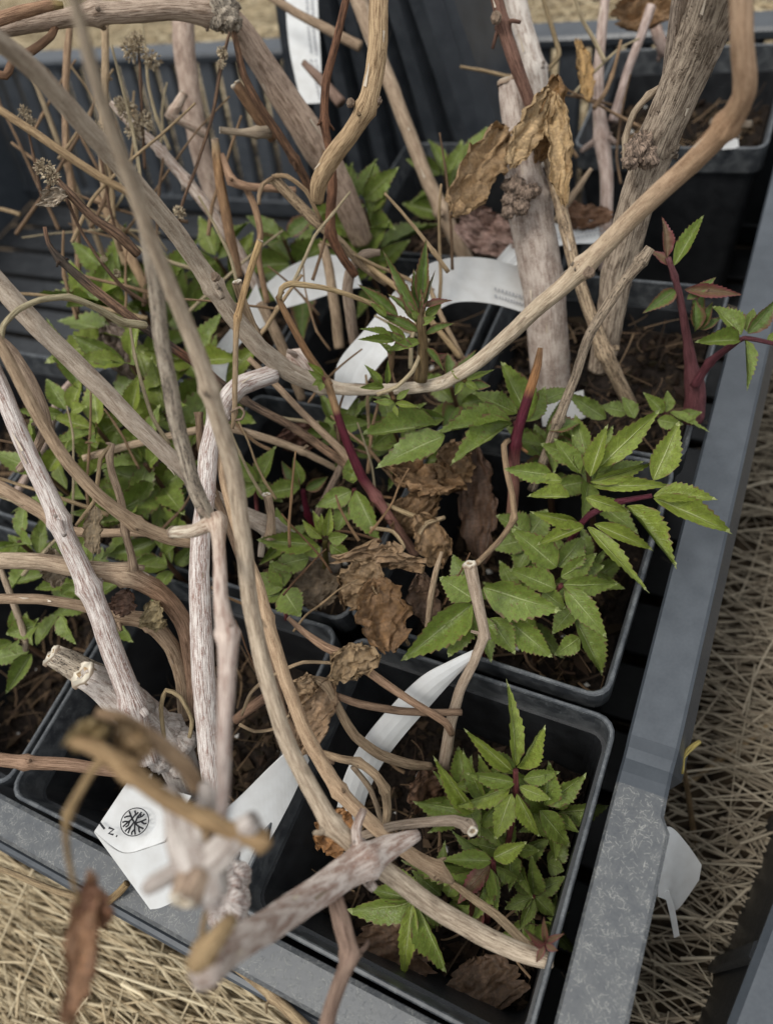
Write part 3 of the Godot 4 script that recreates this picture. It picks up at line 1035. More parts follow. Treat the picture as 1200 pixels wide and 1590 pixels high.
func logo(th: Node3D) -> void:
	# round tree emblem printed on the flap
	var o: Array = LOGO[0]
	var c := Vector3(o[0], o[1], o[2]) * MM - th.position
	var ex := Vector3(LOGO[1][0], LOGO[1][1], LOGO[1][2])
	var ey := Vector3(LOGO[2][0], LOGO[2][1], LOGO[2][2])
	var nn := ex.cross(ey).normalized()
	if nn.y < 0: nn = -nn
	var R: float = LOGO[3]
	ex = ex * R * MM; ey = ey * R * MM
	var sh := Sheet.new()
	var ring := []
	for k in 41: ring.append(Vector2.from_angle(TAU * k / 40.0))
	blob_strip(ring, 0.075, c, ex, ey, nn, sh)
	for b in [[[-.62, -.70], [-.25, -.18], [.05, .1]], [[-.25, -.18], [-.1, -.55], [-.22, -.8]], [[-.12, -.45], [.08, -.7]], [[.05, .1], [.1, -.35], [.3, -.75]], [[.12, -.3], [.42, -.45], [.55, -.65]], [[.3, -.4], [.3, -.6]], [[.05, .1], [.45, -.08], [.8, -.3]], [[.45, -.08], [.72, .05], [.9, .0]], [[.05, .1], [.4, .3], [.78, .4]], [[.4, .3], [.5, .6], [.6, .68]], [[.05, .1], [.15, .55], [.3, .88]], [[.15, .5], [.0, .75], [.05, .92]], [[-.05, .03], [-.2, .4], [-.25, .85]], [[-.18, .35], [-.42, .6], [-.5, .75]], [[-.25, -.18], [-.5, .1], [-.75, .45]], [[-.45, .05], [-.7, .05], [-.88, .15]], [[-.38, -.02], [-.4, .3], [-.55, .45]], [[-.4, -.38], [-.7, -.3], [-.85, -.2]]]:
		var l := []
		for p in b: l.append(Vector2(p[0], p[1]))
		blob_strip(l, 0.13, c, ex, ey, nn, sh)
	# cut-off hand-stamped characters at the fold
	for b in [[[-1.75, .62], [-1.35, .70], [-1.62, 1.02], [-1.25, 1.06]], [[-1.05, 1.12], [-0.95, 1.14]], [[-2.5, .35], [-2.2, .60], [-2.0, .75]]]:
		var l := []
		for p in b: l.append(Vector2(p[0], p[1]))
		blob_strip(l, 0.15, c, ex, ey, nn, sh)
	part("printed_emblem", sh.done(false), M.ink, th)

func print_lines(th: Node3D, r: Array) -> void:
	# rows of small worn print along the tag
	var sh := Sheet.new()
	rng.seed = 5
	for i in r[1].size() - 1:
		if r[0].begins_with("broad") and i != 5: continue
		var a := Vector3(r[1][i][0], r[1][i][1], r[1][i][2]) * MM - th.position
		var a2 := Vector3(r[1][i + 1][0], r[1][i + 1][1], r[1][i + 1][2]) * MM - th.position
		var b := Vector3(r[2][i][0], r[2][i][1], r[2][i][2]) * MM - th.position
		var ex := (b - a)
		var ey := (a2 - a)
		var nn := ex.cross(ey).normalized()
		if nn.y < 0: nn = -nn
		for row in [0.62, 0.78]:
			var y := 0.08
			while y < 0.92:
				var l := rng.randf_range(0.02, 0.06)
				blob_strip([Vector2(row, y), Vector2(row + 0.07, y)], l, a, ex, ey, nn * 2.0, sh)
				y += l + rng.randf_range(0.02, 0.05)
	part("print", sh.done(false), M.faded_ink, th)

# ------------------------------------------------------------------ tables
var STEMS := [
	["dry_cane", "long tan cane from the front pot's right rim to the top left", "fibre", [[101,-3.9,-24.7,2.39],[91.7,1.1,-23.3,2.73],[80.8,9,-23.4,2.83],[69.8,17.5,-24.6,2.80],[55.4,31.4,-28.1,2.75],[40.3,46.1,-32.7,2.58],[26.8,59,-44.4,2.30],[16.8,72.1,-57.5,2.24],[8.6,85.4,-72.8,2.22],[4.9,101.3,-87.5,2.28],[3,117.9,-98.5,2.24],[1.2,135.1,-106,2.17],[-1,151.9,-112.3,1.86],[0.4,170.1,-115.3,1.58],[1,186,-118.1,1.38],[2.9,201,-120.2,1.19],[6,215.6,-122.7,0.99]], {"nodes": [5,11], "cut": "a", "tints": [[0,0.994,0.929,0.847]]}],
	["dry_cane", "tan cane with black mouldy streaks, forking off the long blurred cane at left", "mould", [[-9.7,179.1,-127.6,1.30],[-13.4,165.8,-127.1,1.68],[-16,152.1,-122,1.87],[-17.6,136.1,-113.7,1.98],[-17.8,119.2,-105,2.14],[-16.7,102,-96.8,2.19],[-14.1,90.3,-91.2,2.13]], {"nodes": [0]}],
	["dry_cane", "pale thick cane arching from the top left to an orange-brown elbow at the top right", "lenticel", [[-51.5,200.6,-145.7,2.08],[-51.8,186,-152.9,2.37],[-53,165.3,-159.3,2.63],[-52.6,143,-164.2,2.77],[-51.1,119.3,-167.4,2.89],[-48.5,108,-167,3.12],[-41.3,82.5,-165.2,3.19],[-35.4,67.8,-168.5,3.48],[-28.2,55.9,-173.8,3.12],[-21.7,52.7,-175.9,2.35],[-7,51.2,-179.8,2.09],[8,51.8,-183.1,2.21],[17.7,53.5,-186,2.55],[35.5,66.1,-193.6,2.56],[54.3,85,-200.2,2.76],[64.7,94.9,-205.1,3.02],[77.5,108.9,-210.8,2.84],[90.1,123.7,-213.1,2.85],[99.6,136.1,-212.7,3.06],[102.9,145.9,-211,2.70],[100.5,157.3,-211.7,2.48],[97.8,168.5,-216.2,2.40]], {"nodes": [5,8,15,18], "tints": [[0,0.775,0.72,0.665],[7,0.815,0.76,0.705],[11,0.996,0.959,0.885],[15,0.94,0.839,0.71],[17,0.785,0.601,0.454],[18,0.724,0.522,0.374],[21,0.688,0.541,0.431]], "buds": [[68.2,98.4,-198.8,1.55],[-43.3,114.3,-165.1,1.46]]}],
	["dry_cane", "whitish pink-streaked straight cane standing left of centre, bent over at its top", "pink", [[-10.6,-21.6,0.3,4.81],[-11.4,6,-18.5,4.03],[-13.2,28.8,-36.6,3.79],[-17.3,47.2,-55.8,3.71],[-23.8,58.8,-74.1,3.48],[-30.4,63.8,-89,3.21],[-37.4,68.5,-107.5,3.13],[-43.2,73.1,-124.8,3.29],[-46,76,-139.4,3.45],[-44.8,75.9,-151.9,3.52],[-38.9,70.8,-164,3.42]], {"nodes": [1,8]}],
	["dry_cane", "blurred pinkish cane hanging in front of the pink-streaked cane, with a knobbed elbow", "pink", [[-21.6,92.9,-84.4,1.76],[-13.8,94.6,-85.5,1.96],[-6.2,97.5,-88.7,2.48],[1.9,101.4,-80.4,1.61],[11.4,105.2,-68.4,1.71],[21.8,109,-57.3,2.36],[28.2,110.8,-48,1.89],[34.5,112.1,-37.6,1.54],[42.3,113.9,-24.9,1.28],[47.5,119.5,-17.2,1.27]], {"nodes": [2,5], "cut": "a", "tints": [[0,1.139,1.019,0.863],[2,1.038,0.9,0.762],[4,0.993,0.901,0.827],[9,0.945,0.881,0.853]]}],
	["dry_cane", "bleached white cane at the far left leaning down into the woody stump", "pink", [[-101.7,121.3,-115.2,2.72],[-84.4,101.6,-96.3,2.79],[-71.4,84.8,-81.3,3.08],[-59.5,69.3,-67.8,3.30],[-51.1,55,-55.7,3.48],[-44.7,39,-42.9,3.75],[-40.9,18.9,-29.5,3.82]], {"nodes": [2,3,5], "tints": [[0,1.116,1.079,1.024]]}],
	["dry_cane", "grey arching cane entering at the left edge and dropping beside the pink-streaked cane", "fibre", [[-90.4,84.1,-60.2,2.61],[-75.3,78.2,-67.6,2.63],[-65.5,69.7,-72.3,2.95],[-56.2,61.6,-77.2,3.42],[-50.4,51.9,-78.4,3.23],[-45.8,36.8,-75.1,3.19],[-45.3,18,-65.6,3.02],[-45.5,-1.7,-51.7,2.82]], {"nodes": [3], "tints": [[0,0.942,0.85,0.749],[3,0.889,0.761,0.65],[4,0.705,0.503,0.392],[7,0.668,0.503,0.429]]}],
	["dry_cane", "thinner brown arching cane with a withered flower, below the grey arching cane", "fibre", [[-98.2,68.8,-51.9,1.78],[-82.3,62.6,-59.7,1.79],[-72.1,55,-64,1.96],[-62.1,46.6,-66.8,2.64],[-55.4,38.8,-69.9,3.05],[-50.5,27.6,-67.3,2.97],[-48.8,14.4,-60.1,2.74],[-49.3,-0.7,-50,2.66]], {"nodes": [3,4], "tints": [[0,0.769,0.641,0.53]]}],
	["dry_cane", "brown cane arching down from the left edge to the knobbed elbow", "fibre", [[-78.9,143.7,-113.2,1.25],[-72.2,131.7,-106.1,1.63],[-66.6,117.6,-98.6,1.79],[-59.9,103.4,-92.2,1.84],[-53.4,91.2,-89.1,1.95],[-48.5,78.9,-89,2.22],[-43.2,68.1,-92.1,2.29],[-37,60,-96.6,2.07]], {"nodes": [5], "tints": [[0,0.809,0.68,0.551]]}],
	["dry_cane", "pale straight cane crossing the left side diagonally to the middle pot", "lenticel", [[-98.7,141.3,-132.2,3.10],[-84.9,117,-127.2,3.06],[-74.3,97.9,-124.1,3.06],[-62.2,77.4,-120.1,2.97],[-52.7,61.9,-118.1,2.91],[-44,45.4,-118.4,3.18],[-33.8,31.6,-120.5,3.73],[-25.8,18,-123.1,3.53],[-18.5,-0.2,-125.7,3.52]], {"nodes": [6], "tints": [[0,0.855,0.8,0.754],[4,0.816,0.761,0.724],[6,0.618,0.591,0.581],[8,0.597,0.561,0.542]]}],
	["dry_twig", "short stub twig with a round cut tip on the pale diagonal cane", "fibre", [[-31,33.1,-116.5,2.09],[-30.9,39.3,-121.3,1.50],[-31.5,45.3,-125.2,1.58],[-31.9,47.5,-126.5,1.67]], {"nodes": [0], "cut": "b", "tints": [[0,0.84,0.72,0.61]]}],
	["dry_twig", "black and brown striped twig with a broken crooked tip at the upper left", "char", [[-110.3,128.1,-166.4,0.63],[-109.7,123.7,-163.3,0.85],[-106.3,118.4,-161,1.35],[-98.6,108.9,-159.6,1.66],[-88,97.2,-159,1.69],[-80.6,87.6,-159.5,1.65],[-71.1,75.9,-160,1.69],[-54.1,59.1,-158,1.57],[-39.3,46.3,-159.3,1.59],[-25.9,33.3,-158.8,1.78],[-18,23.6,-159.4,1.98]], {"nodes": [2,7,10], "tints": [[0,0.787,0.603,0.511],[1.6,0.261,0.27,0.27],[2.6,0.241,0.25,0.25],[3.2,0.69,0.561,0.469],[4,0.591,0.481,0.407],[4.6,0.2,0.2,0.2],[5.4,0.2,0.2,0.2],[5.7,0.487,0.303,0.23],[6.3,0.393,0.301,0.255],[6.8,0.36,0.36,0.36],[9,0.988,0.85,0.712],[10,0.992,0.9,0.808]]}],
	["dry_twig", "pale dry straw curl looping over the left diagonal cane", "fibre", [[-88.1,126.8,-114.8,0.84],[-86.8,130.9,-119,0.91],[-85.7,131.2,-125.3,0.92],[-83.9,129.1,-132.3,0.94],[-80.9,124.2,-139.7,1.04],[-78.9,115.7,-144.2,1.16],[-76.5,106.5,-147.6,1.45],[-75.1,99.1,-153.7,1.41]], {"segs": 8, "tints": [[0,1.136,0.998,0.777]]}],
	["dry_twig", "rust-brown split stem curling at the left edge", "rust", [[-93.8,126.5,-118.3,1.26],[-88.8,121.7,-116.1,1.90],[-85.1,114,-112,2.31],[-83.3,106.2,-108.3,2.09],[-83.9,99.9,-105.2,1.72],[-90.1,93,-100.4,1.49],[-100.4,85.2,-94.7,1.54]], {"nodes": [4]}],
	["dry_twig", "brown twig crossing low at the left edge behind the bleached cane", "fibre", [[-129.5,75.2,-93.2,2.41],[-115.6,62.7,-91.8,2.60],[-106.7,55.3,-90.6,2.46],[-101.3,50.1,-90.5,1.86],[-91,46.2,-95.1,1.71],[-76.2,41.4,-102,1.56],[-60.5,34.7,-108.5,1.42]], {"nodes": [2], "tints": [[0,0.888,0.741,0.612]]}],
	["dry_twig", "thin pale straw stem running level behind the left canes", "fibre", [[-115.9,52.2,-120.6,1.42],[-101.4,50.1,-132.2,1.53],[-86.6,47.4,-143.3,1.54],[-70.9,43,-154.1,1.55],[-54.4,32.9,-159.5,1.57],[-43.5,24.2,-162.5,1.48],[-30.4,11.2,-164.2,1.29]], {"nodes": [3,5], "tints": [[0,0.989,0.86,0.731]]}],
	["dry_twig", "orange upright twig with pale papery tip on the arching cane", "rust", [[-51.3,65,-78.9,1.75],[-51.8,69.5,-82.3,1.20],[-52.9,76.2,-86.8,1.12],[-54.7,83,-93.4,1.18],[-58.5,89.4,-99.6,1.17],[-60.4,92.6,-103.8,0.98],[-60.1,94.3,-107.3,0.65],[-62.8,94.4,-107.2,0.39]], {"nodes": [2,5], "tints": [[0,1.143,1.078,0.959]]}],
	["dry_twig", "twisted tendril hanging from the pale papery tip at the left", "rust", [[-60.8,94.3,-106.7,0.62],[-62.1,93.5,-101.7,0.70],[-60.7,90.8,-95.5,0.70],[-61.1,86.7,-89.8,0.70],[-63.9,84.3,-85.1,0.70],[-66.2,82.5,-81.8,0.53]], {"segs": 6, "tints": [[0,0.995,0.995,0.811]]}],
	["dry_cane", "level reddish brown cane entering at the left edge below the stump", "fibre", [[-75.6,52.1,-8.9,2.20],[-64,46.3,-13.3,2.09],[-53.8,38.9,-18.1,2.05],[-46.1,29.6,-21.6,1.90],[-40.9,21.1,-24.3,1.81]], {"nodes": [1], "tints": [[0,0.707,0.523,0.431]]}],
	["dry_cane", "brown speckled cane running down to a shredded end in the front pot", "lenticel", [[-49.7,75.3,-139.2,1.15],[-36.4,68.8,-118.4,1.25],[-22.4,63,-101.8,1.62],[-10.3,58.8,-88.8,1.90],[-3.2,55.2,-79.2,2.19],[7.6,47.8,-65.9,2.02],[19.8,37,-52.3,2.13],[31.9,27.4,-43.1,2.19],[45.1,20.6,-37.9,2.10],[56.3,12.4,-35,2.18],[63,6.4,-34.6,2.38],[65.6,3.6,-34.1,1.89],[68,0.9,-33.5,0.76]], {"nodes": [4,7,10], "tints": [[0,0.806,0.641,0.493]]}],
	["dry_twig", "rusty thin twig with a knee, just right of the blurred long cane", "rust", [[-58.7,71.7,-140.4,1.33],[-55.5,65.2,-131.2,1.55],[-50,57.6,-121.8,1.63],[-43.4,50.2,-114,1.48],[-27.1,38.8,-96,1.31],[-15.6,31.8,-81.9,1.21],[-6.6,25.7,-69.4,1.33],[-1.8,18.8,-60.8,1.82],[6.7,8.5,-53.9,1.98],[16.9,3.4,-53.9,1.41]], {"nodes": [0,6], "tints": [[0,0.615,0.56,0.505]]}],
	["dry_twig", "mottled broken brown twig carrying a crumpled leaf near the pots' meeting corner", "fibre", [[-2.1,44.2,-85.3,0.75],[3.5,41.7,-83.3,1.08],[11.7,38.1,-81.7,1.49],[20.4,34.9,-81.6,1.81],[29.3,29.6,-79.6,1.48],[41.1,21.6,-77.7,1.32],[50.6,10.5,-77.4,1.35],[51.6,1,-76.6,1.22]], {"cut": "a", "tints": [[0,0.706,0.522,0.412]]}],
	["dry_twig", "brown hooked twig curving down into the front pot", "fibre", [[4.5,27.9,-69.8,0.85],[8.1,29.8,-72.2,1.09],[13.2,28.7,-72.4,1.68],[17.2,23.5,-68.6,1.51],[23.7,12.3,-62.9,1.71],[30.5,0.9,-61.7,1.84],[37.3,-8.9,-63.5,1.79],[43.7,-17.4,-67.1,1.47]], {"nodes": [2], "tints": [[0,0.71,0.599,0.471]]}],
	["dry_twig", "red-brown twig lying across the white tag in the front pot", "rust", [[15.8,24.1,-70.8,1.10],[25,22.3,-71.2,1.26],[37,18,-74.2,1.26],[48,12.8,-79.2,1.18],[54.2,8.1,-83.1,1.20]], {"tints": [[0,0.615,0.551,0.505]]}],
	["dry_twig", "crooked pale twig with a swollen joint near the tag in the front pot", "fibre", [[16.3,15.8,-53.4,0.95],[23.7,17.1,-53.4,1.27],[30,17,-54.3,1.39],[36,14.7,-53.2,1.45],[39.4,9.2,-50.6,1.60],[40,0.2,-45.9,1.49],[37.8,-11.5,-40.4,1.26]], {"nodes": [2,4], "tints": [[0,0.808,0.679,0.532]]}],
	["dry_twig", "thin grey twig beside the crooked joint in the front pot", "fibre", [[23.6,3,-54.5,0.95],[29.6,-5.7,-50.8,1.05],[32.9,-16.4,-45.2,1.07],[34.4,-27.4,-39.7,1.00]], {"segs": 6, "tints": [[0,0.692,0.6,0.508]]}],
	["dry_cane", "thick mottled white branch with a leaf scar, tapering above the front pot", "scar", [[53.1,111.6,1.8,3.06],[50.3,99.5,-0.6,3.24],[48.1,81.1,-5.9,3.44],[47.4,63,-12.9,3.71],[49.2,48.4,-22,4.14],[51.4,42.6,-27,4.53],[53.6,37.7,-31.5,3.71],[57.1,33.5,-36,2.57],[60.1,30.2,-39.6,1.51]], {"nodes": [5], "segs": 20, "tints": [[0,0.915,0.86,0.805]]}],
	["dry_twig", "short grey stub with a round cut face above the front pot", "fibre", [[40.5,18.5,-34.2,1.25],[49.4,19.7,-40.1,1.36],[58.7,21.2,-44.5,1.40],[67.1,22.6,-47.9,1.57],[72,23.8,-47.8,1.78],[73.5,25.1,-47,1.65]], {"nodes": [4], "cut": "b", "ridge": 0.07, "tints": [[0,0.656,0.601,0.564]]}],
	["dry_twig", "tan side twig under the long cane's cut end", "fibre", [[63.5,-19.9,-34.4,1.10],[75.2,-9.8,-31.7,1.42],[82,-10,-30.6,1.47],[89.1,-9.9,-28.1,1.51],[96.7,-6.3,-25.5,1.58]], {"tints": [[0,0.937,0.799,0.615]]}],
	["dry_twig", "reddish twig with a ragged joint at the bottom centre", "rust", [[63.6,59.8,10.7,1.91],[61.8,56.7,4.3,1.79],[60.5,52.1,-2.1,1.86],[59.8,49.6,-6.2,2.21],[55,48.5,-11.2,2.37],[50,47.5,-16.4,2.11],[46.4,44.7,-19.4,1.63]], {"nodes": [3], "tints": [[0,0.798,0.743,0.779]]}],
	["dry_cane", "orange-brown stalk lying along the front rail above the straw", "rust", [[-95.6,2.7,23.5,0.96],[-67.6,-5,21.5,1.09],[-41.7,-8.3,17.8,1.28],[-12.2,-9,15,1.37],[10.8,-5.3,14.7,1.56],[26.5,-3,16.7,1.63],[44.4,0,20.1,1.67]], {"nodes": [5], "tints": [[0,1.233,1.049,0.819]]}],
	["dry_cane", "standing grey stem with a pale cut top at the front pot's back rim", "lenticel", [[50.6,48.5,-118.7,2.13],[52.3,43.3,-115.1,1.96],[55,35.6,-110.1,1.78],[57.2,27,-105.3,1.61],[54.9,18.5,-98.7,1.64],[51.2,7.5,-90.9,1.76],[48,-6.5,-82.5,1.97],[45.8,-25.5,-72.5,2.21],[44.9,-42,-63.8,2.37]], {"nodes": [3], "cut": "a", "tints": [[0,0.833,0.741,0.667]]}],
	["dry_twig", "thin brown stalk bent above the standing cut stem", "rust", [[41.8,31.6,-181,1.03],[41,32.6,-177.5,1.13],[44.3,29.1,-169.3,1.12],[48.8,25.1,-161.2,1.11],[51.5,22.1,-153.4,1.21],[50.9,26.4,-142.4,0.98],[49.6,31.7,-132.7,0.95],[49.4,37.6,-125,0.92]], {"nodes": [4], "tints": [[0,1.041,0.949,0.811]]}],
	["live_twig", "upright twig, orange at its tip and purple below, in the second pot", "smooth", [[48.1,56.5,-205.8,0.89],[48.2,52.7,-201.2,1.49],[47.3,48.4,-196.8,1.70],[46.4,44,-192.3,1.82],[44.6,35.4,-186,1.95],[43.6,28.7,-181.7,2.19],[43.6,21.6,-177.7,2.22],[44.3,10,-170.5,2.16],[44.8,-4.9,-161.5,2.22]], {"nodes": [5], "tints": [[0,0.36,0.2,0.1],[2.4,0.42,0.2,0.08],[2.9,0.1,0.017,0.03],[5,0.12,0.022,0.035],[6,0.25,0.11,0.09],[8,0.28,0.17,0.11]]}],
	["live_twig", "kinked twig, brown above and purple below, in the centre of the tangle", "smooth", [[-33.2,95.5,-180.9,0.57],[-34.4,94.7,-178.4,1.06],[-30.7,89.8,-174.7,1.21],[-24.6,79.1,-169.7,1.30],[-18.5,68.2,-166.3,1.39],[-16.1,62.8,-162.9,1.41],[-14.2,57.7,-159.9,1.42],[-10.4,48.1,-154.6,1.59],[-5.7,35.5,-149.1,1.85],[-1,27.1,-146.9,2.04],[5.1,14.8,-143.4,1.92],[12.3,-0.4,-140,1.81]], {"nodes": [4,9], "tints": [[0,0.3,0.18,0.09],[3,0.24,0.13,0.06],[4,0.3,0.19,0.1],[5.7,0.36,0.22,0.11],[5.9,0.105,0.016,0.028],[8,0.12,0.022,0.034],[9,0.3,0.13,0.11],[11,0.33,0.2,0.14]]}],
	["dry_twig", "dry leaf stalk bent over from the kinked twig's top", "fibre", [[-32.7,95.6,-177,0.76],[-32.3,98,-179.5,1.04],[-29.7,98.2,-182.2,1.13],[-22,92.5,-187.8,0.96],[-14.8,85.2,-192.4,0.88],[-7.5,76.6,-196.8,0.90],[1.2,64.3,-200.4,0.82]], {"segs": 8, "tints": [[0,1.031,0.847,0.571]]}],
	["dry_twig", "thin straight orange twig with a curled tendril at its foot", "fibre", [[-36.6,113.7,-184.2,1.08],[-38.9,107.2,-174.5,1.09],[-40.5,99.4,-162.9,1.10],[-40.2,92.7,-155.2,0.94],[-39.5,83.7,-145.9,0.95],[-39.5,76.9,-140,0.87],[-40.5,72.7,-135.9,0.71]], {"nodes": [2,5], "cut": "a", "tints": [[0,1.122,0.8,0.478],[2,0.979,0.749,0.473],[3,0.839,0.719,0.563],[6,0.788,0.659,0.512]]}],
	["dry_twig", "little curled tendril tied round the thin straight twig", "rust", [[-39.7,78.6,-138.5,0.47],[-36.6,79.5,-140.7,0.47],[-35.3,77.5,-140.3,0.47],[-36.2,75.8,-138.6,0.47],[-38.7,75.4,-137.9,0.48]], {"segs": 6}],
	["dry_twig", "small twig with a ringed cut face, left of the white tags", "fibre", [[-47,102.2,-176.1,1.74],[-46.1,95.4,-173.5,1.59],[-44,85.2,-170.1,1.62],[-42.5,76,-168.1,1.66]], {"nodes": [2], "cut": "a", "tints": [[0,0.887,0.749,0.593]]}],
	["dry_twig", "slim pinkish twig passing under the arched cane's joint", "fibre", [[-55,68.8,-171,1.06],[-42.5,55.8,-167.2,1.27],[-30.6,42.9,-163.3,1.39],[-19.4,28.6,-160.6,1.62],[-15,20.4,-158.4,1.54]], {"tints": [[0,0.987,0.821,0.692]]}],
	["dry_twig", "grey forked twig leaning at the foot of the kinked twig", "fibre", [[-20.4,29.8,-166.7,1.42],[-25.4,20.2,-157.8,1.66],[-32.4,8.3,-147.6,1.81],[-39.5,-5,-139.1,1.76]], {"tints": [[0,0.654,0.562,0.525]]}],
	["dry_twig", "swollen pale stub at the joint of the arched cane", "pink", [[-29.5,53.3,-174.6,2.84],[-36.5,56.8,-179.3,3.02],[-42.6,59,-182.6,3.20],[-46.6,59.8,-182.6,2.09]], {"nodes": [2], "tints": [[0,0.894,0.82,0.756]]}],
	["dry_cane", "grey curved stub hooking over between the white tags", "fibre", [[-30.9,62.6,-241.9,1.26],[-36.7,63.7,-238.7,2.00],[-41.3,60.4,-232.9,2.22],[-42.2,54.2,-227.2,2.24],[-41.1,44.7,-221.9,2.39],[-41.3,29.9,-217.3,2.24]], {"tints": [[0,0.655,0.581,0.544]]}],
	["dry_cane", "upright grey-brown stem standing between the two white tags", "fibre", [[-67.6,54.8,-253.7,2.02],[-63,46.9,-245.5,2.22],[-58.3,34.9,-234.1,2.42],[-55.5,20.7,-224,2.46]], {"tints": [[0,0.77,0.66,0.55]]}],
	["dry_cane", "grey cane running level along the top left edge into a knotted joint", "fibre", [[-164.8,163,-228.3,2.87],[-150,158.3,-242.4,3.02],[-135.4,153,-257.4,3.76],[-117.6,145.8,-272,3.94],[-106.7,139.1,-283.4,4.74],[-103.6,134.5,-291.5,5.56]], {"nodes": [2,4], "tints": [[0,0.814,0.722,0.685]]}],
	["dry_twig", "orange-brown twig with a green tip at the top left corner", "rust", [[-152.9,168,-220.7,2.17],[-145.5,166.1,-233.3,2.06],[-140.2,163.5,-242.6,1.79],[-137.5,161.7,-246.4,1.05]], {"tints": [[0,0.987,0.803,0.711],[2,0.985,0.801,0.663],[3,1.183,1.229,0.539]]}],
	["dry_cane", "thick mauve-grey cane slanting down from the knotted joint at the top", "fibre", [[-109.1,131.5,-299.4,3.85],[-104.5,123.1,-299.4,4.83],[-97.9,110,-297.1,5.41],[-90.7,95.5,-295,6.27],[-83.6,81.1,-293,6.91],[-77.2,66.8,-290.6,6.82],[-71.5,50,-287.5,6.24],[-68.1,30.7,-286.9,5.68]], {"nodes": [0], "ridge": 0.05, "segs": 20, "tints": [[0,0.752,0.642,0.596]]}],
	["dry_twig", "glossy dark brown bare twig hanging from the knotted joint", "char", [[-96.7,132.3,-284.5,1.01],[-92.9,126.8,-277.7,1.31],[-90.4,120.1,-272.1,1.53],[-85.6,111,-268.6,1.75],[-80,99.9,-266.8,1.89],[-74.4,88.6,-264.7,1.93],[-69.6,74.8,-261.7,1.98]], {"nodes": [5], "tints": [[0,0.411,0.301,0.227]]}],
	["dry_twig", "brown stub with a pale oval cut face at the top left of centre", "rust", [[-95.3,117.4,-271.6,2.17],[-92.9,110,-271.4,2.37],[-90.2,101.4,-271.8,2.59],[-88.2,92.6,-273.3,2.47]], {"cut": "a", "tints": [[0,0.689,0.551,0.431]]}],
	["dry_twig", "short grey stub with a flared collar beside the dark bare twig", "fibre", [[-98.4,107.7,-255.2,1.26],[-92.5,104.3,-258.9,1.35],[-87.6,101.7,-263.1,2.04],[-85.3,98.4,-268.3,2.58]], {"nodes": [2], "cut": "a", "tints": [[0,0.715,0.659,0.586]]}],
	["dry_cane", "S-curved tan stem coming down from the top centre", "fibre", [[-13.5,154.9,-259.9,3.27],[-12.6,144.4,-250.1,3.32],[-14,135.1,-243,3.39],[-17,127.1,-236.9,3.18],[-23.1,119.9,-233.9,3.17],[-32,111.8,-231.2,3.38],[-38.1,104.7,-228.5,3.16],[-41.6,97.4,-227.9,2.62]], {"nodes": [3], "ridge": 0.06, "tints": [[0,0.905,0.739,0.537]], "buds": [[-20.5,130.2,-234.8,1.29],[-12.4,128.5,-239,1.29]]}],
	["dry_twig", "thin reddish dark twig behind the S-curved stem", "char", [[-39.7,144.7,-286.2,1.26],[-42.2,133,-271,1.37],[-44.5,123.1,-259.6,1.49],[-44.5,113.6,-251,1.60],[-42.3,104.4,-245.1,1.43],[-41.1,95.4,-238.5,1.84],[-41.5,82.5,-227.7,1.88],[-38.7,72.8,-226.1,1.72],[-35,63.6,-226,1.65]], {"nodes": [3,6], "tints": [[0,0.547,0.363,0.271]]}],
	["dry_cane", "long beige cane behind the S-curved stem leaning right down to the back pots", "lenticel", [[-89.4,108.9,-372.6,4.24],[-74.4,81.9,-354.4,3.65],[-63.1,63,-343,3.41],[-52.2,44,-331.4,3.36],[-40.4,24.9,-320.2,3.73],[-31.5,8,-315.1,3.59],[-23.2,-14.7,-312.7,3.51]], {"nodes": [4], "tints": [[0,0.711,0.601,0.509]]}],
	["dry_twig", "thin brown twig slanting behind the printed tag at the top", "fibre", [[-150.3,107.4,-378.5,1.80],[-128.7,96.8,-374,2.05],[-109.2,88.1,-371,2.30],[-92.9,79.7,-370.3,2.55]], {"tints": [[0,0.691,0.58,0.479]]}],
	["dry_twig", "mauve pointed stub beside the printed tag at the top", "fibre", [[-119.4,80.5,-356.4,1.67],[-108.2,74.6,-351.1,2.48],[-96.9,66,-345.2,2.90]], {"cut": "a", "tints": [[0,0.493,0.383,0.364]]}],
	["dry_cane", "very thick pale trunk with a sawn-off top in the third pot", "pale_bark", [[2.3,85.3,-324.6,5.53],[6.3,76.3,-313.8,5.80],[12.2,65.6,-301.2,7.33],[17.4,54.8,-290.5,8.90],[23.2,41,-279.1,9.02],[29.3,23.9,-266.6,8.92],[34.1,5.2,-254.3,8.60],[37.8,-17.1,-243.6,8.35]], {"nodes": [3], "cut": "a", "segs": 20, "tints": [[0,0.856,0.801,0.764]]}],
	["dry_cane", "bleached stalk standing behind the sawn trunk", "pale_bark", [[-16,99.8,-381.4,4.94],[-5.4,85.8,-364.9,4.44],[2.4,75.4,-352.4,4.69],[5.7,67.6,-345.5,4.22],[12.6,46.1,-325.5,3.79]], {"nodes": [2], "tints": [[0,1.076,1.021,0.984]]}],
	["dry_cane", "dark red-brown stem in front of the sawn trunk at the top", "rust", [[-6.4,120,-335.5,2.25],[-0.1,107.4,-326.7,2.61],[5.5,98.4,-319.7,2.79],[10.9,88.4,-315.2,2.58],[14.6,79.7,-311.5,2.19]], {"nodes": [1], "tints": [[0,0.493,0.364,0.364]], "buds": [[-0.7,112.6,-322.1,2.03]]}],
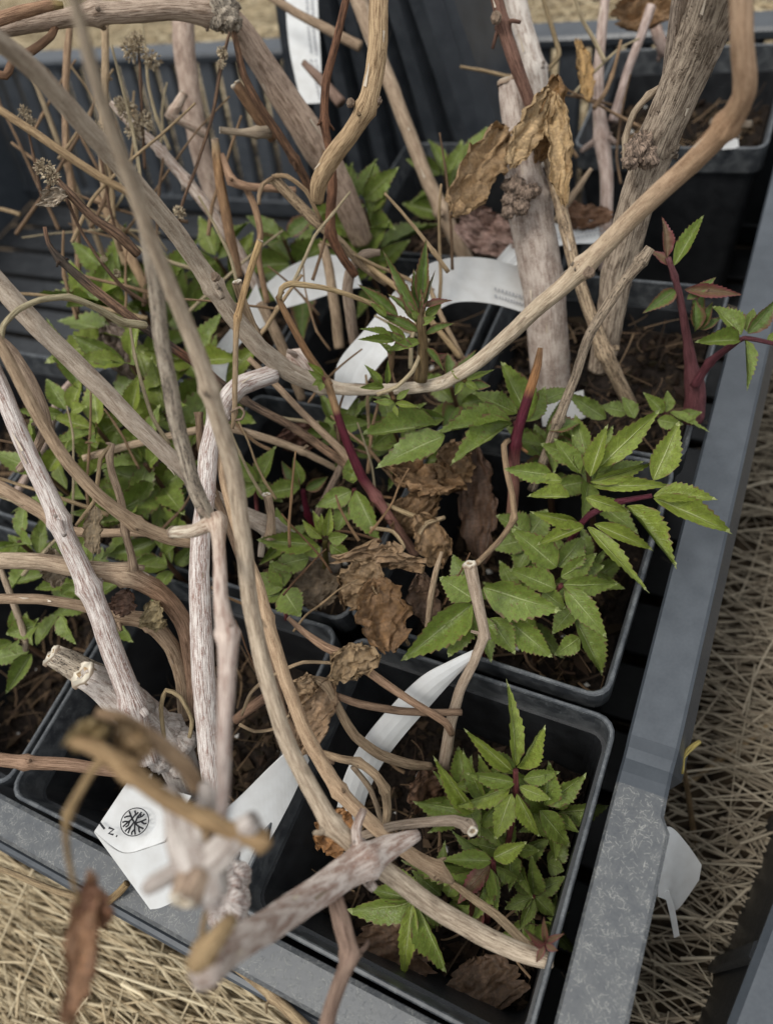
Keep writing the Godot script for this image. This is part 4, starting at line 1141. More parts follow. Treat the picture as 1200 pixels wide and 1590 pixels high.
	["dry_cane", "mottled brown stem with a swollen joint, right of the sawn trunk", "mould", [[22,71.7,-303.2,2.02],[29.5,61.3,-290.7,2.53],[37.8,51.6,-275.3,2.60],[45.9,40.5,-261.9,2.51],[53.7,27.6,-254.1,2.63],[61.5,14.7,-246.4,3.27],[67,1.1,-244.5,3.00],[74.4,-17.8,-243.6,2.93]], {"nodes": [5], "tints": [[0,0.97,0.859,0.731]]}],
	["dry_cane", "thickest peeling grey trunk leaning in at the top right", "peel", [[87.3,141.8,-277.2,7.35],[82.7,121.9,-281.9,7.27],[77.3,105.2,-282.8,6.94],[71.4,87.1,-280.3,6.68],[66.4,67.5,-276,6.52],[62.4,46,-268.9,6.50],[59.7,22.8,-260,5.81],[57.6,-1.9,-253.3,5.49]], {"nodes": [3], "ridge": 0.06, "segs": 20, "tints": [[0,0.835,0.78,0.715]]}],
	["dry_cane", "split side strip peeling away along the thick right trunk", "peel", [[74.9,137.3,-285.2,2.72],[73.7,119.6,-283.3,2.63],[72.1,101.9,-281,2.37],[69.6,91.3,-277.4,2.15],[65.2,83.2,-276.5,1.63]], {"ridge": 0.08, "tints": [[0,0.796,0.741,0.704]]}],
	["dry_twig", "thin grey twig curving up beside the gnarled knot on the right trunk", "fibre", [[63.3,87.9,-265,1.16],[61.7,95.4,-270.8,1.05],[63.3,101.3,-276.4,1.13],[67,103.9,-282.3,1.21],[71.4,104.2,-289.4,0.87]], {"nodes": [1,3], "segs": 8, "tints": [[0,0.813,0.739,0.647]]}],
	["dry_cane", "mauve forked stem standing in the back pots at the upper right", "pale_bark", [[13.9,73.7,-434.3,2.21],[17.5,54,-407.6,2.43],[21,38.8,-389,2.85],[26.3,26.8,-378.4,3.90],[31.1,14.8,-367.2,3.31],[34.6,-1.5,-353.6,3.16],[37.5,-22.8,-339.6,3.24]], {"nodes": [3], "tints": [[0,0.913,0.802,0.765]]}],
	["dry_twig", "mauve side branch of the forked stem at the upper right", "pale_bark", [[37.8,64.8,-425.6,2.44],[36,58,-415.9,2.21],[31.9,44.7,-400.9,2.12],[29.7,31.2,-385.1,2.53]], {"tints": [[0,0.913,0.803,0.784]]}],
	["dry_twig", "horizontal pinkish stem at the top right behind the thick trunk", "pale_bark", [[29.7,41.8,-467.8,2.85],[39.9,29.9,-454.8,3.07],[46.8,26.4,-454.6,2.19],[58.1,25.9,-464.2,1.75]], {"nodes": [1], "tints": [[0,0.89,0.743,0.687]]}],
	["dry_cane", "grey fissured twig dangling in front of the right trunk down to the second pot", "mould", [[78.2,74.9,-240.4,1.68],[76,71.8,-237.2,1.98],[69.7,64.5,-229.3,1.80],[62.9,53.2,-218,1.77],[59.7,41.2,-206.3,1.66],[56.3,29.8,-195.6,1.93],[53.1,17.7,-188.6,1.91],[48.9,2.8,-179.8,1.81]], {"nodes": [1,5], "tints": [[0,0.795,0.74,0.685]]}],
	["dry_twig", "short broken tan splinter behind the mottled stem", "fibre", [[31.9,38,-337.3,0.94],[28.2,33.8,-330.6,1.53],[23.6,29.2,-322.4,1.66],[19.3,23.5,-316.9,1.44]], {"tints": [[0,0.692,0.6,0.508]]}],
	["dry_twig", "thin curved green-brown twig against the straw at the top right", "fibre", [[-5.1,92.1,-390.9,1.01],[6.2,77.7,-374.3,1.13],[9.3,73.3,-368.9,1.26],[6.1,70.6,-360.9,1.01],[3.8,69.2,-356.1,0.88]], {"segs": 6, "tints": [[0,0.591,0.518,0.371]]}],
	["dry_twig", "bent orange twig with a crumpled bract below the dark bare twig", "rust", [[-98.4,100.1,-250.2,1.05],[-91.2,94.4,-241.4,1.88],[-84.7,91.4,-241.8,1.57],[-77.4,87.8,-246.4,1.47],[-70,82.5,-252.6,1.38]], {"nodes": [1], "tints": [[0,0.939,0.801,0.709]]}],
	["dry_twig", "orange twig dropping from the crumpled bract", "rust", [[-89.2,90.3,-244.9,1.27],[-84.4,83.2,-240.5,1.49],[-81,75.5,-233.9,1.39],[-81.9,67.5,-227.2,1.30],[-80.6,50,-218.7,1.34]], {"tints": [[0,0.988,0.85,0.712]]}],
	["dry_twig", "upright dark orange twig with a pale snapped tip left of the bract", "rust", [[-102.3,104,-253.9,1.58],[-99.3,98.4,-246.1,1.89],[-95.6,88.9,-236.2,2.12],[-92,77.1,-226.8,2.14],[-88.9,63.8,-218.4,1.97]], {"cut": "a", "tints": [[0,1.289,1.197,1.013],[1,0.785,0.619,0.417],[3,0.61,0.5,0.39],[4,0.592,0.5,0.408]]}],
	["dry_twig", "drooping twig with two curled stalks at the upper centre", "mould", [[-67.3,98.4,-238.5,1.99],[-61,91.8,-236.4,2.11],[-51.9,81.5,-234.8,2.24],[-42.9,72,-234.6,1.75],[-36.6,62.5,-234.1,1.47],[-28.5,51.1,-236.4,1.29]], {"nodes": [0], "tints": [[0,0.81,0.699,0.561]]}],
	["dry_twig", "hooked dry stalk left of the drooping twig's head", "rust", [[-66,99.5,-237,0.86],[-67.9,100.1,-231.9,0.96],[-67.6,98.6,-226.9,0.85],[-66.9,96.7,-224.1,0.64]], {"segs": 6, "tints": [[0,0.993,0.947,0.809]]}],
	["dry_twig", "dry stalk arching right from the drooping twig's head", "rust", [[-66.2,99.7,-237.4,0.86],[-59.9,99.5,-238.1,0.96],[-53.4,93.7,-237.8,0.97],[-50.2,87.1,-235.4,0.87],[-48.5,82,-234.4,0.77]], {"segs": 6, "tints": [[0,1.039,0.947,0.763]]}],
	["dry_twig", "bundle stalk crossing below the S-curved stem towards the centre sprout", "fibre", [[-49,70.2,-239.5,1.03],[-34.7,61.2,-235.9,1.15],[-20.4,52.3,-232.2,1.26],[-5.5,41.9,-226.3,1.26],[7,28.2,-221.4,1.16]], {"segs": 8, "tints": [[0,0.934,0.778,0.538]]}],
	["dry_twig", "pale thin stalk beside the centre sprout", "fibre", [[-13.5,57,-247.3,0.92],[-10.3,50.9,-238.9,0.92],[-1.5,39.2,-229.7,1.15],[7.1,24.2,-223.4,1.06]], {"segs": 6, "tints": [[0,0.888,0.759,0.593]]}],
	["dry_twig", "short thin tan stalk lying over the centre cane", "fibre", [[-0.2,62.7,-168.3,0.88],[5.4,62.7,-173.4,0.88],[9.4,64.4,-180.3,0.88],[10,66.6,-189.5,0.69],[8.2,67.9,-192.7,0.50]], {"segs": 6, "tints": [[0,1.086,0.948,0.736]]}],
	["dry_cane", "pale broken stem slanting behind the long cane at the upper left", "pink", [[-158.1,115.8,-261.8,1.43],[-149.3,107.4,-258.7,1.98],[-137,97.3,-255.7,2.26],[-125.5,86.7,-250.9,2.46],[-115,74.1,-246.2,2.58],[-105.2,56.4,-240.5,2.54],[-99.2,40.7,-235.1,2.51]], {"nodes": [2,3], "tints": [[0,0.944,0.88,0.806]]}],
	["dry_cane", "smooth mauve stem standing against the slotted wall", "pale_bark", [[-182.9,119.8,-362.6,5.75],[-173.9,103.3,-339.8,5.75],[-167,87.6,-321.2,5.52],[-160.5,67.6,-303.5,5.34],[-152,42,-286.5,5.48]], {"tints": [[0,0.751,0.641,0.567]]}],
	["dry_twig", "pale cut stub with an elbow against the slotted wall", "pink", [[-145.2,101.5,-293.1,1.90],[-146.7,99.1,-287.3,2.27],[-149.4,97.3,-283.7,2.28],[-144.3,91.9,-285.3,1.82],[-138.7,83.8,-289.1,2.15]], {"nodes": [2], "cut": "a", "tints": [[0,0.941,0.84,0.729]]}],
	["dry_twig", "orange slanting stem at the upper left", "rust", [[-177.7,143,-220.5,1.50],[-157.7,127.7,-219.4,1.62],[-146.9,118.5,-219.1,1.63],[-136.8,109,-219.9,1.65],[-128.6,100,-222.1,1.47],[-123.2,90.6,-223.3,1.29]], {"tints": [[0,1.086,0.948,0.736]]}],
	["dry_twig", "orange-brown upright twig at the far upper left", "rust", [[-199.3,132.5,-301.7,1.41],[-198.3,125,-288.5,1.76],[-196.3,113.1,-272.4,1.53],[-191.8,97.4,-251.7,1.66],[-189.3,85.1,-240.2,1.92],[-188.5,62.6,-221.7,1.48],[-193,39,-201.1,1.40]], {"nodes": [3], "tints": [[0,0.941,0.849,0.73]]}],
	["dry_twig", "beige upright twig with a ringed joint beside the long cane", "fibre", [[-172.8,137.8,-299,1.57],[-167.6,120,-274.8,1.58],[-165.9,101.6,-250.9,1.48],[-163.3,87.9,-236.9,1.84],[-162.1,79.3,-231.1,1.75],[-157.6,62,-221.3,1.79]], {"nodes": [1,3], "tints": [[0,0.848,0.719,0.553]]}],
	["dry_twig", "curled dead leaf twig at the top left corner", "rust", [[-155.8,157.8,-212.8,1.28],[-146.8,154,-213.9,1.47],[-147.4,155.5,-220.9,1.29],[-146,154.4,-229.3,1.50],[-144.6,154.4,-240.1,1.33],[-146.9,155.6,-249.4,0.96]], {"tints": [[0,0.59,0.452,0.369]]}],
	["dry_twig", "faint straw stem leaning against the slotted wall", "fibre", [[-224.8,118.9,-284.9,1.20],[-212.4,102.2,-269.6,1.34],[-201,82.8,-252.9,1.49],[-189.2,61.4,-237.6,1.51],[-181.4,40.8,-224.4,1.40]], {"segs": 6, "tints": [[0,0.652,0.578,0.45]]}],
	["dry_twig", "flat papery stem slanting down at the left behind the long cane", "fibre", [[-166.8,88.4,-234.6,1.49],[-157.4,75.1,-227.7,2.07],[-150.2,60.1,-219.8,2.30],[-143.4,41.7,-210.1,2.16]], {"tints": [[0,0.983,0.781,0.597]]}],
	["dry_twig", "brownish stem rising through the leaves at left of centre", "fibre", [[-86.8,46.9,-221.2,2.28],[-78.4,36.1,-213.1,2.52],[-71.5,20.8,-204.7,2.33],[-68.2,9.1,-199.7,2.14]], {"tints": [[0,0.612,0.52,0.428]]}],
	["dry_twig", "pale low stem at the far left edge among the leaves", "fibre", [[-128.6,44,-70.1,1.07],[-121.5,36,-61.7,1.29],[-117.7,24.4,-52.6,1.30],[-117.5,19.2,-47.7,1.09]], {"segs": 6, "tints": [[0,0.892,0.8,0.708]]}],
	["dry_cane", "pink stem leaning among the left leaves", "pale_bark", [[-150.4,51.8,-157.6,1.57],[-156.6,47.6,-148.6,1.80],[-161.9,35.4,-134.8,1.83],[-175.6,20.5,-112.6,1.88]], {"tints": [[0,0.891,0.762,0.707]]}],
	["dry_twig", "blurred ochre twig close to the lens at the lower left, ending in a knob", "fibre", [[28,145.5,-22.5,0.89],[32.3,143.8,-23.3,1.37],[37.4,139.7,-22.3,1.59],[43.7,134.6,-20.5,1.39],[49.6,129.3,-20.2,1.41],[55.3,124.7,-20.7,1.36],[57.4,122.7,-21.1,1.65],[58.3,121.4,-21.5,1.23]], {"nodes": [2,4,6], "ridge": 0.11, "tints": [[0,0.803,0.619,0.398]]}],
	["dry_twig", "blurred brown twig above the ochre one at the lower left", "fibre", [[28.7,144,-28.4,0.84],[32.4,141.4,-29,1.28],[36.6,135.6,-28.2,1.37],[40.1,128.8,-26.7,1.48],[41.7,122.6,-24.6,1.45]], {"ridge": 0.11, "tints": [[0,0.786,0.62,0.464]]}],
	["dry_twig", "thin blurred stalk from which the rust-brown leaf hangs at the lower left", "rust", [[34.4,143,-23.7,0.76],[32.4,141.5,-18.9,0.76],[30.6,139,-12.5,0.76],[30.3,136,-8.9,0.55],[31.6,132.1,-4.6,0.47],[33.3,127.9,-0.4,0.48]], {"nodes": [2], "ridge": 0.11, "tints": [[0,1.037,0.945,0.669]]}],
	["dry_twig", "blurred ochre knob at the lower end of the mottled white branch", "fibre", [[53.3,117.3,1.1,1.68],[54.6,118.2,-1.7,1.96],[56,118.5,-5.7,1.62],[56,116.5,-8,1.22]], {"nodes": [1], "ridge": 0.11, "tints": [[0,0.805,0.658,0.437]]}],
	["dry_twig", "thin tendril looping over the woody stump", "fibre", [[-38.7,19.4,-37.2,0.67],[-39.8,29.3,-45.5,0.76],[-38.3,34,-51.1,0.75],[-33.5,31.7,-51.1,0.75],[-29.4,24.7,-46.4,0.76],[-30.1,19.8,-41.3,0.67]], {"tints": [[0,0.888,0.796,0.566]]}],
	["dry_twig", "small orange twig stub beside the rail at the lower left", "rust", [[-41.4,-0.3,16.4,1.21],[-37,2.6,11.5,1.28],[-34.5,4.6,7.8,1.19]], {"tints": [[0,0.791,0.745,0.515]]}],
	["dry_twig", "fine tendrils in the gap left of the front pot", "fibre", [[-13.4,23.4,-54.1,0.56],[-11.1,28.6,-61.4,0.65],[-5.4,31.7,-68,0.65],[4.3,33.5,-75.6,0.64],[16.7,32.1,-79.7,0.55]], {"tints": [[0,0.937,0.799,0.615]]}],
	["dry_twig", "thin curling tendril low in the left front pot's right side", "fibre", [[-16.4,16.3,-51.9,0.58],[-10.3,15.6,-51.6,0.57],[-3.5,16.3,-54.6,0.57],[1.4,19.5,-60.4,0.47]], {"tints": [[0,0.987,0.849,0.665]]}],
	["dry_twig", "reddish short stem at the left front pot's right side", "rust", [[-20.3,13.8,-53,1.61],[-13.3,17,-60.7,1.78],[-7,20,-67.6,1.59]], {"tints": [[0,0.612,0.502,0.456]]}],
	["dry_twig", "thin orange tendrils round the rust-brown leaf in the second pot", "fibre", [[-0.2,20.2,-148.7,0.86],[12.2,18.5,-147.4,0.96],[20.4,17.2,-148,0.95],[23.9,15.8,-150.9,0.74]], {"tints": [[0,1.081,0.878,0.621]]}],
	["dry_twig", "pale thin stalk looping below the rust-brown leaf", "fibre", [[18.3,14.8,-136.9,0.84],[17.7,18,-140.1,0.94],[19.4,19.7,-144.9,0.94],[24.8,18.4,-149.8,0.73]], {"tints": [[0,0.986,0.848,0.636]]}],
	["dry_twig", "dry stalk arc across the big-leaved whorl's foot", "fibre", [[0.3,22.9,-135.5,0.73],[9.1,21.7,-136.8,0.73],[15,19.2,-132.8,0.62],[13.4,18.2,-129.5,0.52]], {"tints": [[0,0.985,0.847,0.617]]}],
	["dry_twig", "papery upright stalk tip beside the standing cut stem", "fibre", [[33,10.5,-105.3,0.91],[32.9,20.6,-114.9,1.16],[33.3,26.9,-122.4,1.07],[34,31.3,-129.1,0.62]], {"tints": [[0,0.938,0.8,0.662]]}],
	["dry_twig", "pale level straw at the lower right over the gap", "fibre", [[131.4,-142.6,-121.6,1.10],[142.4,-140,-136.8,1.47],[154.1,-137.8,-151.7,1.59],[167,-135.4,-168,1.59]], {"tints": [[0,0.935,0.797,0.567]]}],
	["dry_twig", "brown upright straw stalk standing in the gap between the crates", "fibre", [[126.1,-101.2,-124.9,0.98],[135.6,-127.3,-107.9,1.26],[144.6,-153.9,-89.2,1.29],[154.1,-183,-66.6,1.33],[163.9,-214.5,-39.5,1.37]], {"tints": [[0,0.589,0.479,0.332]]}],
	["dry_twig", "small yellowish curl at the crate's outer edge", "fibre", [[125.4,-18.4,-94.3,0.65],[124.6,-13.4,-98.3,0.82],[126.6,-12.4,-102.1,0.92],[128.6,-13.2,-104.9,0.74]], {"tints": [[0,0.735,0.689,0.275]]}],
	["dry_stalk", "hair-thin brown stalk, leaning right, in the tangle at the upper left", "fibre", [[-161.1,69.7,-225.5,0.62],[-148.4,79.2,-241,0.55],[-139.4,87.3,-258.4,0.49],[-129.2,95.3,-274.8,0.42],[-114.1,103.7,-286.8,0.35]], {"nodes": [2], "segs": 7, "tints": [[0,0.68,0.52,0.38]]}],
	["dry_stalk", "hair-thin tan stalk, upright, in the tangle at the upper left", "fibre", [[-152.5,84.3,-225.5,1.12],[-153.7,90.6,-232.3,1.01],[-153.5,97.9,-237.4,0.88],[-154.4,105.1,-241.8,0.76],[-156.6,111.8,-246.7,0.65]], {"nodes": [1], "segs": 7, "tints": [[0,0.9,0.76,0.55]]}],
	["dry_stalk", "hair-thin dark brown stalk, leaning left, in the tangle at the upper left", "fibre", [[-187.4,79.2,-221.1,0.92],[-194.6,95.5,-230.4,0.82],[-200.9,111.4,-239.3,0.71],[-211.5,125,-250.6,0.62],[-216.5,139.4,-261.9,0.52]], {"nodes": [3], "segs": 7, "tints": [[0,0.44,0.33,0.25]]}],
	["dry_stalk", "hair-thin brown stalk, upright, in the tangle at the upper left", "fibre", [[-124.3,69.3,-180,0.67],[-124.3,74.7,-186.9,0.60],[-125,80.6,-193.1,0.53],[-126.1,85.7,-200,0.47],[-124.5,91.7,-205.9,0.40]], {"nodes": [2], "segs": 7, "tints": [[0,0.68,0.52,0.38]]}],
	["dry_stalk", "hair-thin dark brown stalk, leaning right, in the tangle at the upper left", "fibre", [[-212.9,78.8,-216.4,1.01],[-198.5,89.1,-232,0.89],[-188.4,98.8,-248.8,0.78],[-180.3,107.3,-266.7,0.68],[-175.9,118.6,-283,0.57]], {"nodes": [2], "segs": 7, "tints": [[0,0.44,0.33,0.25]]}],
	["dry_stalk", "hair-thin straw-pale stalk, nearly level, in the tangle at the upper left", "fibre", [[-106.6,61.5,-220.8,1.11],[-114.4,67.7,-216.9,0.98],[-122.4,73.8,-213.7,0.87],[-130.1,80.4,-212.1,0.75],[-137.5,86.9,-210.4,0.64]], {"nodes": [2], "segs": 7, "tints": [[0,1.05,0.95,0.75]]}],
	["dry_stalk", "hair-thin straw-pale stalk, leaning left, in the tangle at the upper left", "fibre", [[-146.8,56.6,-238.2,0.65],[-155.2,66.8,-242.7,0.58],[-161.7,77.9,-245.9,0.51],[-167.2,88.2,-252.4,0.44],[-172.7,97.7,-260.3,0.37]], {"nodes": [1], "segs": 7, "tints": [[0,1.05,0.95,0.75]]}],
	["dry_stalk", "hair-thin brown stalk, leaning left, in the tangle at the upper left", "fibre", [[-151,68.3,-178.2,0.89],[-152.6,76.2,-182.9,0.79],[-154.1,83.7,-188,0.70],[-154.8,90.2,-194.5,0.60],[-153.1,97.4,-200.3,0.51]], {"nodes": [2], "segs": 7, "tints": [[0,0.68,0.52,0.38]]}],
	["dry_stalk", "hair-thin dark brown stalk, upright, in the tangle at the upper left", "fibre", [[-138.4,54.9,-202.7,1.00],[-138.5,65.5,-216.2,0.90],[-137,74.5,-230.7,0.79],[-134.4,87.2,-240.7,0.68],[-134.8,96.4,-254.4,0.58]], {"nodes": [3], "segs": 7, "tints": [[0,0.44,0.33,0.25]]}],
	["dry_stalk", "hair-thin straw-pale stalk, leaning right, in the tangle at the upper left", "fibre", [[-122.6,46.7,-207.2,0.88],[-111.3,52.7,-217,0.78],[-102.2,56.7,-228.3,0.69],[-92.7,60.7,-239.1,0.60],[-82.2,64.5,-248.9,0.51]], {"nodes": [1], "segs": 7, "tints": [[0,1.05,0.95,0.75]]}],
	["dry_stalk", "hair-thin dark brown stalk, nearly level, in the tangle at the upper left", "fibre", [[-129.3,70.3,-243.5,0.88],[-143.4,78.5,-235.1,0.78],[-156.7,88.1,-228.8,0.68],[-169.8,98.1,-225.1,0.59],[-183.8,108.2,-226.2,0.50]], {"nodes": [1], "segs": 7, "tints": [[0,0.44,0.33,0.25]]}],
	["dry_stalk", "hair-thin tan stalk, leaning right, in the tangle at the upper left", "fibre", [[-150,93.3,-198.2,0.79],[-142.5,103,-213.6,0.70],[-127.7,110.9,-225.7,0.61],[-115.6,115,-240,0.53],[-99.6,122.3,-249.5,0.44]], {"nodes": [2], "segs": 7, "tints": [[0,0.9,0.76,0.55]]}],
	["dry_stalk", "hair-thin brown stalk, nearly level, in the tangle at the upper left", "fibre", [[-102,68.5,-195,1.00],[-110.9,74.6,-192.1,0.89],[-118.1,81.8,-188,0.78],[-127.4,86.6,-184.8,0.68],[-136,92.1,-181.6,0.58]], {"nodes": [1], "segs": 7, "tints": [[0,0.68,0.52,0.38]]}],
	["dry_stalk", "hair-thin straw-pale stalk, upright, in the tangle at the upper left", "fibre", [[-127.7,92.6,-221.8,0.88],[-129.5,104.4,-233.2,0.78],[-133.2,116,-244,0.69],[-134.6,129,-251.1,0.59],[-140.6,139.4,-262,0.50]], {"nodes": [2], "segs": 7, "tints": [[0,1.05,0.95,0.75]]}],
	["dry_stalk", "hair-thin tan stalk, leaning left, in the tangle at the upper left", "fibre", [[-141.9,51.9,-228.1,0.86],[-153,63.5,-233.5,0.77],[-165.5,74.1,-234.8,0.68],[-178.1,83.9,-233,0.59],[-189.7,93.2,-228.7,0.50]], {"nodes": [2], "segs": 7, "tints": [[0,0.9,0.76,0.55]]}],
	["dry_stalk", "hair-thin tan stalk, nearly level, in the tangle at the upper left", "fibre", [[-114.9,68.4,-184.2,1.04],[-127.9,75.2,-179.8,0.93],[-137.2,84.7,-174.2,0.81],[-146.6,92.6,-167.4,0.69],[-158.9,97.5,-161.2,0.59]], {"nodes": [1], "segs": 7, "tints": [[0,0.9,0.76,0.55]]}],
	["dry_stalk", "hair-thin dark brown stalk, leaning right, in the tangle at the upper centre", "fibre", [[-48,69.3,-214.9,0.73],[-45.3,77.1,-224.8,0.65],[-44,85.4,-234.2,0.57],[-46.6,93.2,-244,0.50],[-48.2,103,-250.2,0.42]], {"nodes": [3], "segs": 7, "tints": [[0,0.44,0.33,0.25]]}],
	["dry_stalk", "hair-thin straw-pale stalk, leaning left, in the tangle at the upper centre", "fibre", [[-70.2,62.1,-194.3,0.87],[-73.4,74,-200,0.76],[-76,85.1,-206.6,0.67],[-81.5,95.2,-212,0.58],[-86.8,105.4,-216.2,0.49]], {"nodes": [1], "segs": 7, "tints": [[0,1.05,0.95,0.75]]}],
	["dry_stalk", "hair-thin dark brown stalk, upright, in the tangle at the upper centre", "fibre", [[-6.4,44.6,-255.2,0.70],[-8.3,55.2,-264.3,0.63],[-11.9,64.1,-274.9,0.55],[-15.2,73.9,-283.9,0.48],[-17.4,85.7,-289.2,0.40]], {"nodes": [3], "segs": 7, "tints": [[0,0.44,0.33,0.25]]}],
	["dry_stalk", "hair-thin brown stalk, nearly level, in the tangle at the upper centre", "fibre", [[-53.1,72.1,-194.7,0.55],[-60.5,78.5,-188.6,0.48],[-69.8,82.9,-184.5,0.43],[-78.4,87.3,-179.6,0.37],[-86.2,92.4,-174.4,0.31]], {"nodes": [3], "segs": 7, "tints": [[0,0.68,0.52,0.38]]}],
	["dry_stalk", "hair-thin brown stalk, leaning left, in the tangle at the upper centre", "fibre", [[-47.9,36.2,-208.5,0.58],[-52.8,44.6,-210.8,0.51],[-56.9,51.3,-216.6,0.46],[-60.2,57.9,-223,0.40],[-61.9,64.4,-229.9,0.34]], {"nodes": [1], "segs": 7, "tints": [[0,0.68,0.52,0.38]]}],
	["dry_stalk", "hair-thin tan stalk, upright, in the tangle at the upper centre", "fibre", [[-6.6,37.4,-235.3,0.93],[-8,46,-245.8,0.83],[-9.9,55.9,-254.2,0.73],[-10.6,66.8,-261,0.63],[-11.4,75.5,-270.1,0.53]], {"nodes": [3], "segs": 7, "tints": [[0,0.9,0.76,0.55]]}],
	["dry_stalk", "hair-thin tan stalk, leaning right, in the tangle at the upper centre", "fibre", [[-62.4,63.6,-183.4,0.98],[-57.2,67.5,-189.1,0.87],[-52.9,72.5,-194.5,0.77],[-47.9,77.2,-199.5,0.66],[-43.2,81.2,-204.8,0.56]], {"nodes": [2], "segs": 7, "tints": [[0,0.9,0.76,0.55]]}],
	["dry_stalk", "hair-thin tan stalk, leaning left, in the tangle at the upper centre", "fibre", [[5.3,66.6,-229.3,0.91],[-0,74.4,-231.1,0.81],[-6,81.2,-233.6,0.72],[-12.1,87.9,-235.7,0.62],[-18,94.8,-236.8,0.53]], {"nodes": [1], "segs": 7, "tints": [[0,0.9,0.76,0.55]]}],
	["dry_stalk", "hair-thin straw-pale stalk, nearly level, in the tangle at the upper centre", "fibre", [[-5.8,35.7,-221.4,0.80],[-11.2,39.1,-220.9,0.72],[-16.1,43.1,-218.8,0.64],[-20.7,47.7,-217.6,0.55],[-25.4,51.8,-216.6,0.47]], {"nodes": [3], "segs": 7, "tints": [[0,1.05,0.95,0.75]]}],
	["dry_stalk", "hair-thin tan stalk, nearly level, in the tangle at the upper centre", "fibre", [[-9.9,44.6,-241.6,0.94],[-21.3,51,-240.6,0.84],[-30.8,59.9,-236.6,0.73],[-40,68.5,-233.5,0.63],[-50,75.5,-230.7,0.54]], {"nodes": [3], "segs": 7, "tints": [[0,0.9,0.76,0.55]]}],
	["dry_stalk", "hair-thin straw-pale stalk, leaning right, in the tangle at the upper centre", "fibre", [[-49,76.4,-202.2,0.82],[-44.6,82.8,-209.9,0.73],[-40.3,89.8,-216.8,0.64],[-34,94.8,-223.6,0.55],[-28.8,98.9,-231.5,0.47]], {"nodes": [3], "segs": 7, "tints": [[0,1.05,0.95,0.75]]}],
	["dry_stalk", "hair-thin dark brown stalk, leaning left, in the tangle at the upper centre", "fibre", [[-58.5,41.8,-222.7,0.71],[-62.7,48.4,-223.6,0.64],[-67.9,53.6,-225.4,0.56],[-72.5,59.7,-225.4,0.49],[-78.5,64.1,-226.5,0.42]], {"nodes": [1], "segs": 7, "tints": [[0,0.44,0.33,0.25]]}],
	["dry_stalk", "hair-thin straw-pale stalk, upright, in the tangle at the upper centre", "fibre", [[-11.6,29.6,-210.3,0.95],[-12.1,38.8,-217.4,0.85],[-11.1,45.1,-226.7,0.75],[-10.6,53.7,-233.7,0.65],[-10,60.1,-242.7,0.55]], {"nodes": [2], "segs": 7, "tints": [[0,1.05,0.95,0.75]]}],
	["dry_stalk", "hair-thin brown stalk, upright, in the tangle at the upper centre", "fibre", [[-21,30.2,-220.2,0.67],[-21.9,35.5,-224.8,0.60],[-22,40.5,-229.7,0.53],[-22.1,46.1,-233.8,0.46],[-21.2,51.1,-238.4,0.39]], {"nodes": [1], "segs": 7, "tints": [[0,0.68,0.52,0.38]]}],
	["dry_stalk", "hair-thin straw-pale stalk, leaning right, near the pots' meeting corner", "rust", [[-6.6,28.9,-86,0.49],[-2.7,33,-91.7,0.43],[3.1,36.7,-96.5,0.38],[8.5,40.6,-101.3,0.33],[14.4,43.1,-105.5,0.28]], {"nodes": [2], "segs": 7, "tints": [[0,1.05,0.95,0.75]]}],
	["dry_stalk", "hair-thin dark brown stalk, leaning left, near the pots' meeting corner", "rust", [[-21.4,6.5,-71.3,0.46],[-24,12.5,-73.8,0.41],[-26.6,17.6,-76.9,0.36],[-29.1,21.9,-80.6,0.31],[-31.2,27.2,-83.8,0.27]], {"nodes": [1], "segs": 7, "tints": [[0,0.44,0.33,0.25]]}],
	["dry_stalk", "hair-thin brown stalk, leaning left, near the pots' meeting corner", "rust", [[-5.2,25,-112.7,0.49],[-8.8,31.5,-114.9,0.43],[-12.8,37.7,-116.5,0.38],[-16.5,44.3,-117.5,0.33],[-20.4,50,-119.2,0.28]], {"nodes": [1], "segs": 7, "tints": [[0,0.68,0.52,0.38]]}],
	["dry_stalk", "hair-thin straw-pale stalk, upright, near the pots' meeting corner", "rust", [[4.3,11.1,-111.4,0.57],[3.3,15.2,-114.6,0.51],[3.7,19.7,-117.9,0.45],[4.6,23.2,-121.6,0.39],[6,25.3,-125.7,0.34]], {"nodes": [1], "segs": 7, "tints": [[0,1.05,0.95,0.75]]}],
	["dry_stalk", "hair-thin straw-pale stalk, leaning left, near the pots' meeting corner", "rust", [[26.4,4.8,-101.5,0.67],[22.7,9.5,-104.3,0.60],[19.1,15.3,-106.3,0.53],[16.1,21.7,-108.3,0.46],[12.9,26.7,-111.1,0.39]], {"nodes": [2], "segs": 7, "tints": [[0,1.05,0.95,0.75]]}],
	["dry_stalk", "hair-thin tan stalk, nearly level, near the pots' meeting corner", "rust", [[-15.7,33.2,-89,0.66],[-19.5,37.6,-87,0.59],[-23.3,42.2,-86,0.52],[-26.8,47,-85.1,0.45],[-29.8,52.2,-85.1,0.38]], {"nodes": [3], "segs": 7, "tints": [[0,0.9,0.76,0.55]]}],
	["dry_stalk", "hair-thin tan stalk, leaning left, near the pots' meeting corner", "rust", [[2.1,30.3,-125.7,0.62],[-0.9,33.4,-127.7,0.56],[-2.8,38.1,-129.2,0.49],[-4.6,42.6,-131,0.43],[-6.1,46.4,-133.5,0.36]], {"nodes": [3], "segs": 7, "tints": [[0,0.9,0.76,0.55]]}],
	["dry_stalk", "hair-thin dark brown stalk, nearly level, near the pots' meeting corner", "rust", [[5.3,19.2,-132.8,0.67],[1.4,21.9,-132.1,0.60],[-2.4,24.5,-131,0.53],[-6.1,27.2,-129.6,0.46],[-9.8,29,-127.6,0.40]], {"nodes": [3], "segs": 7, "tints": [[0,0.44,0.33,0.25]]}],
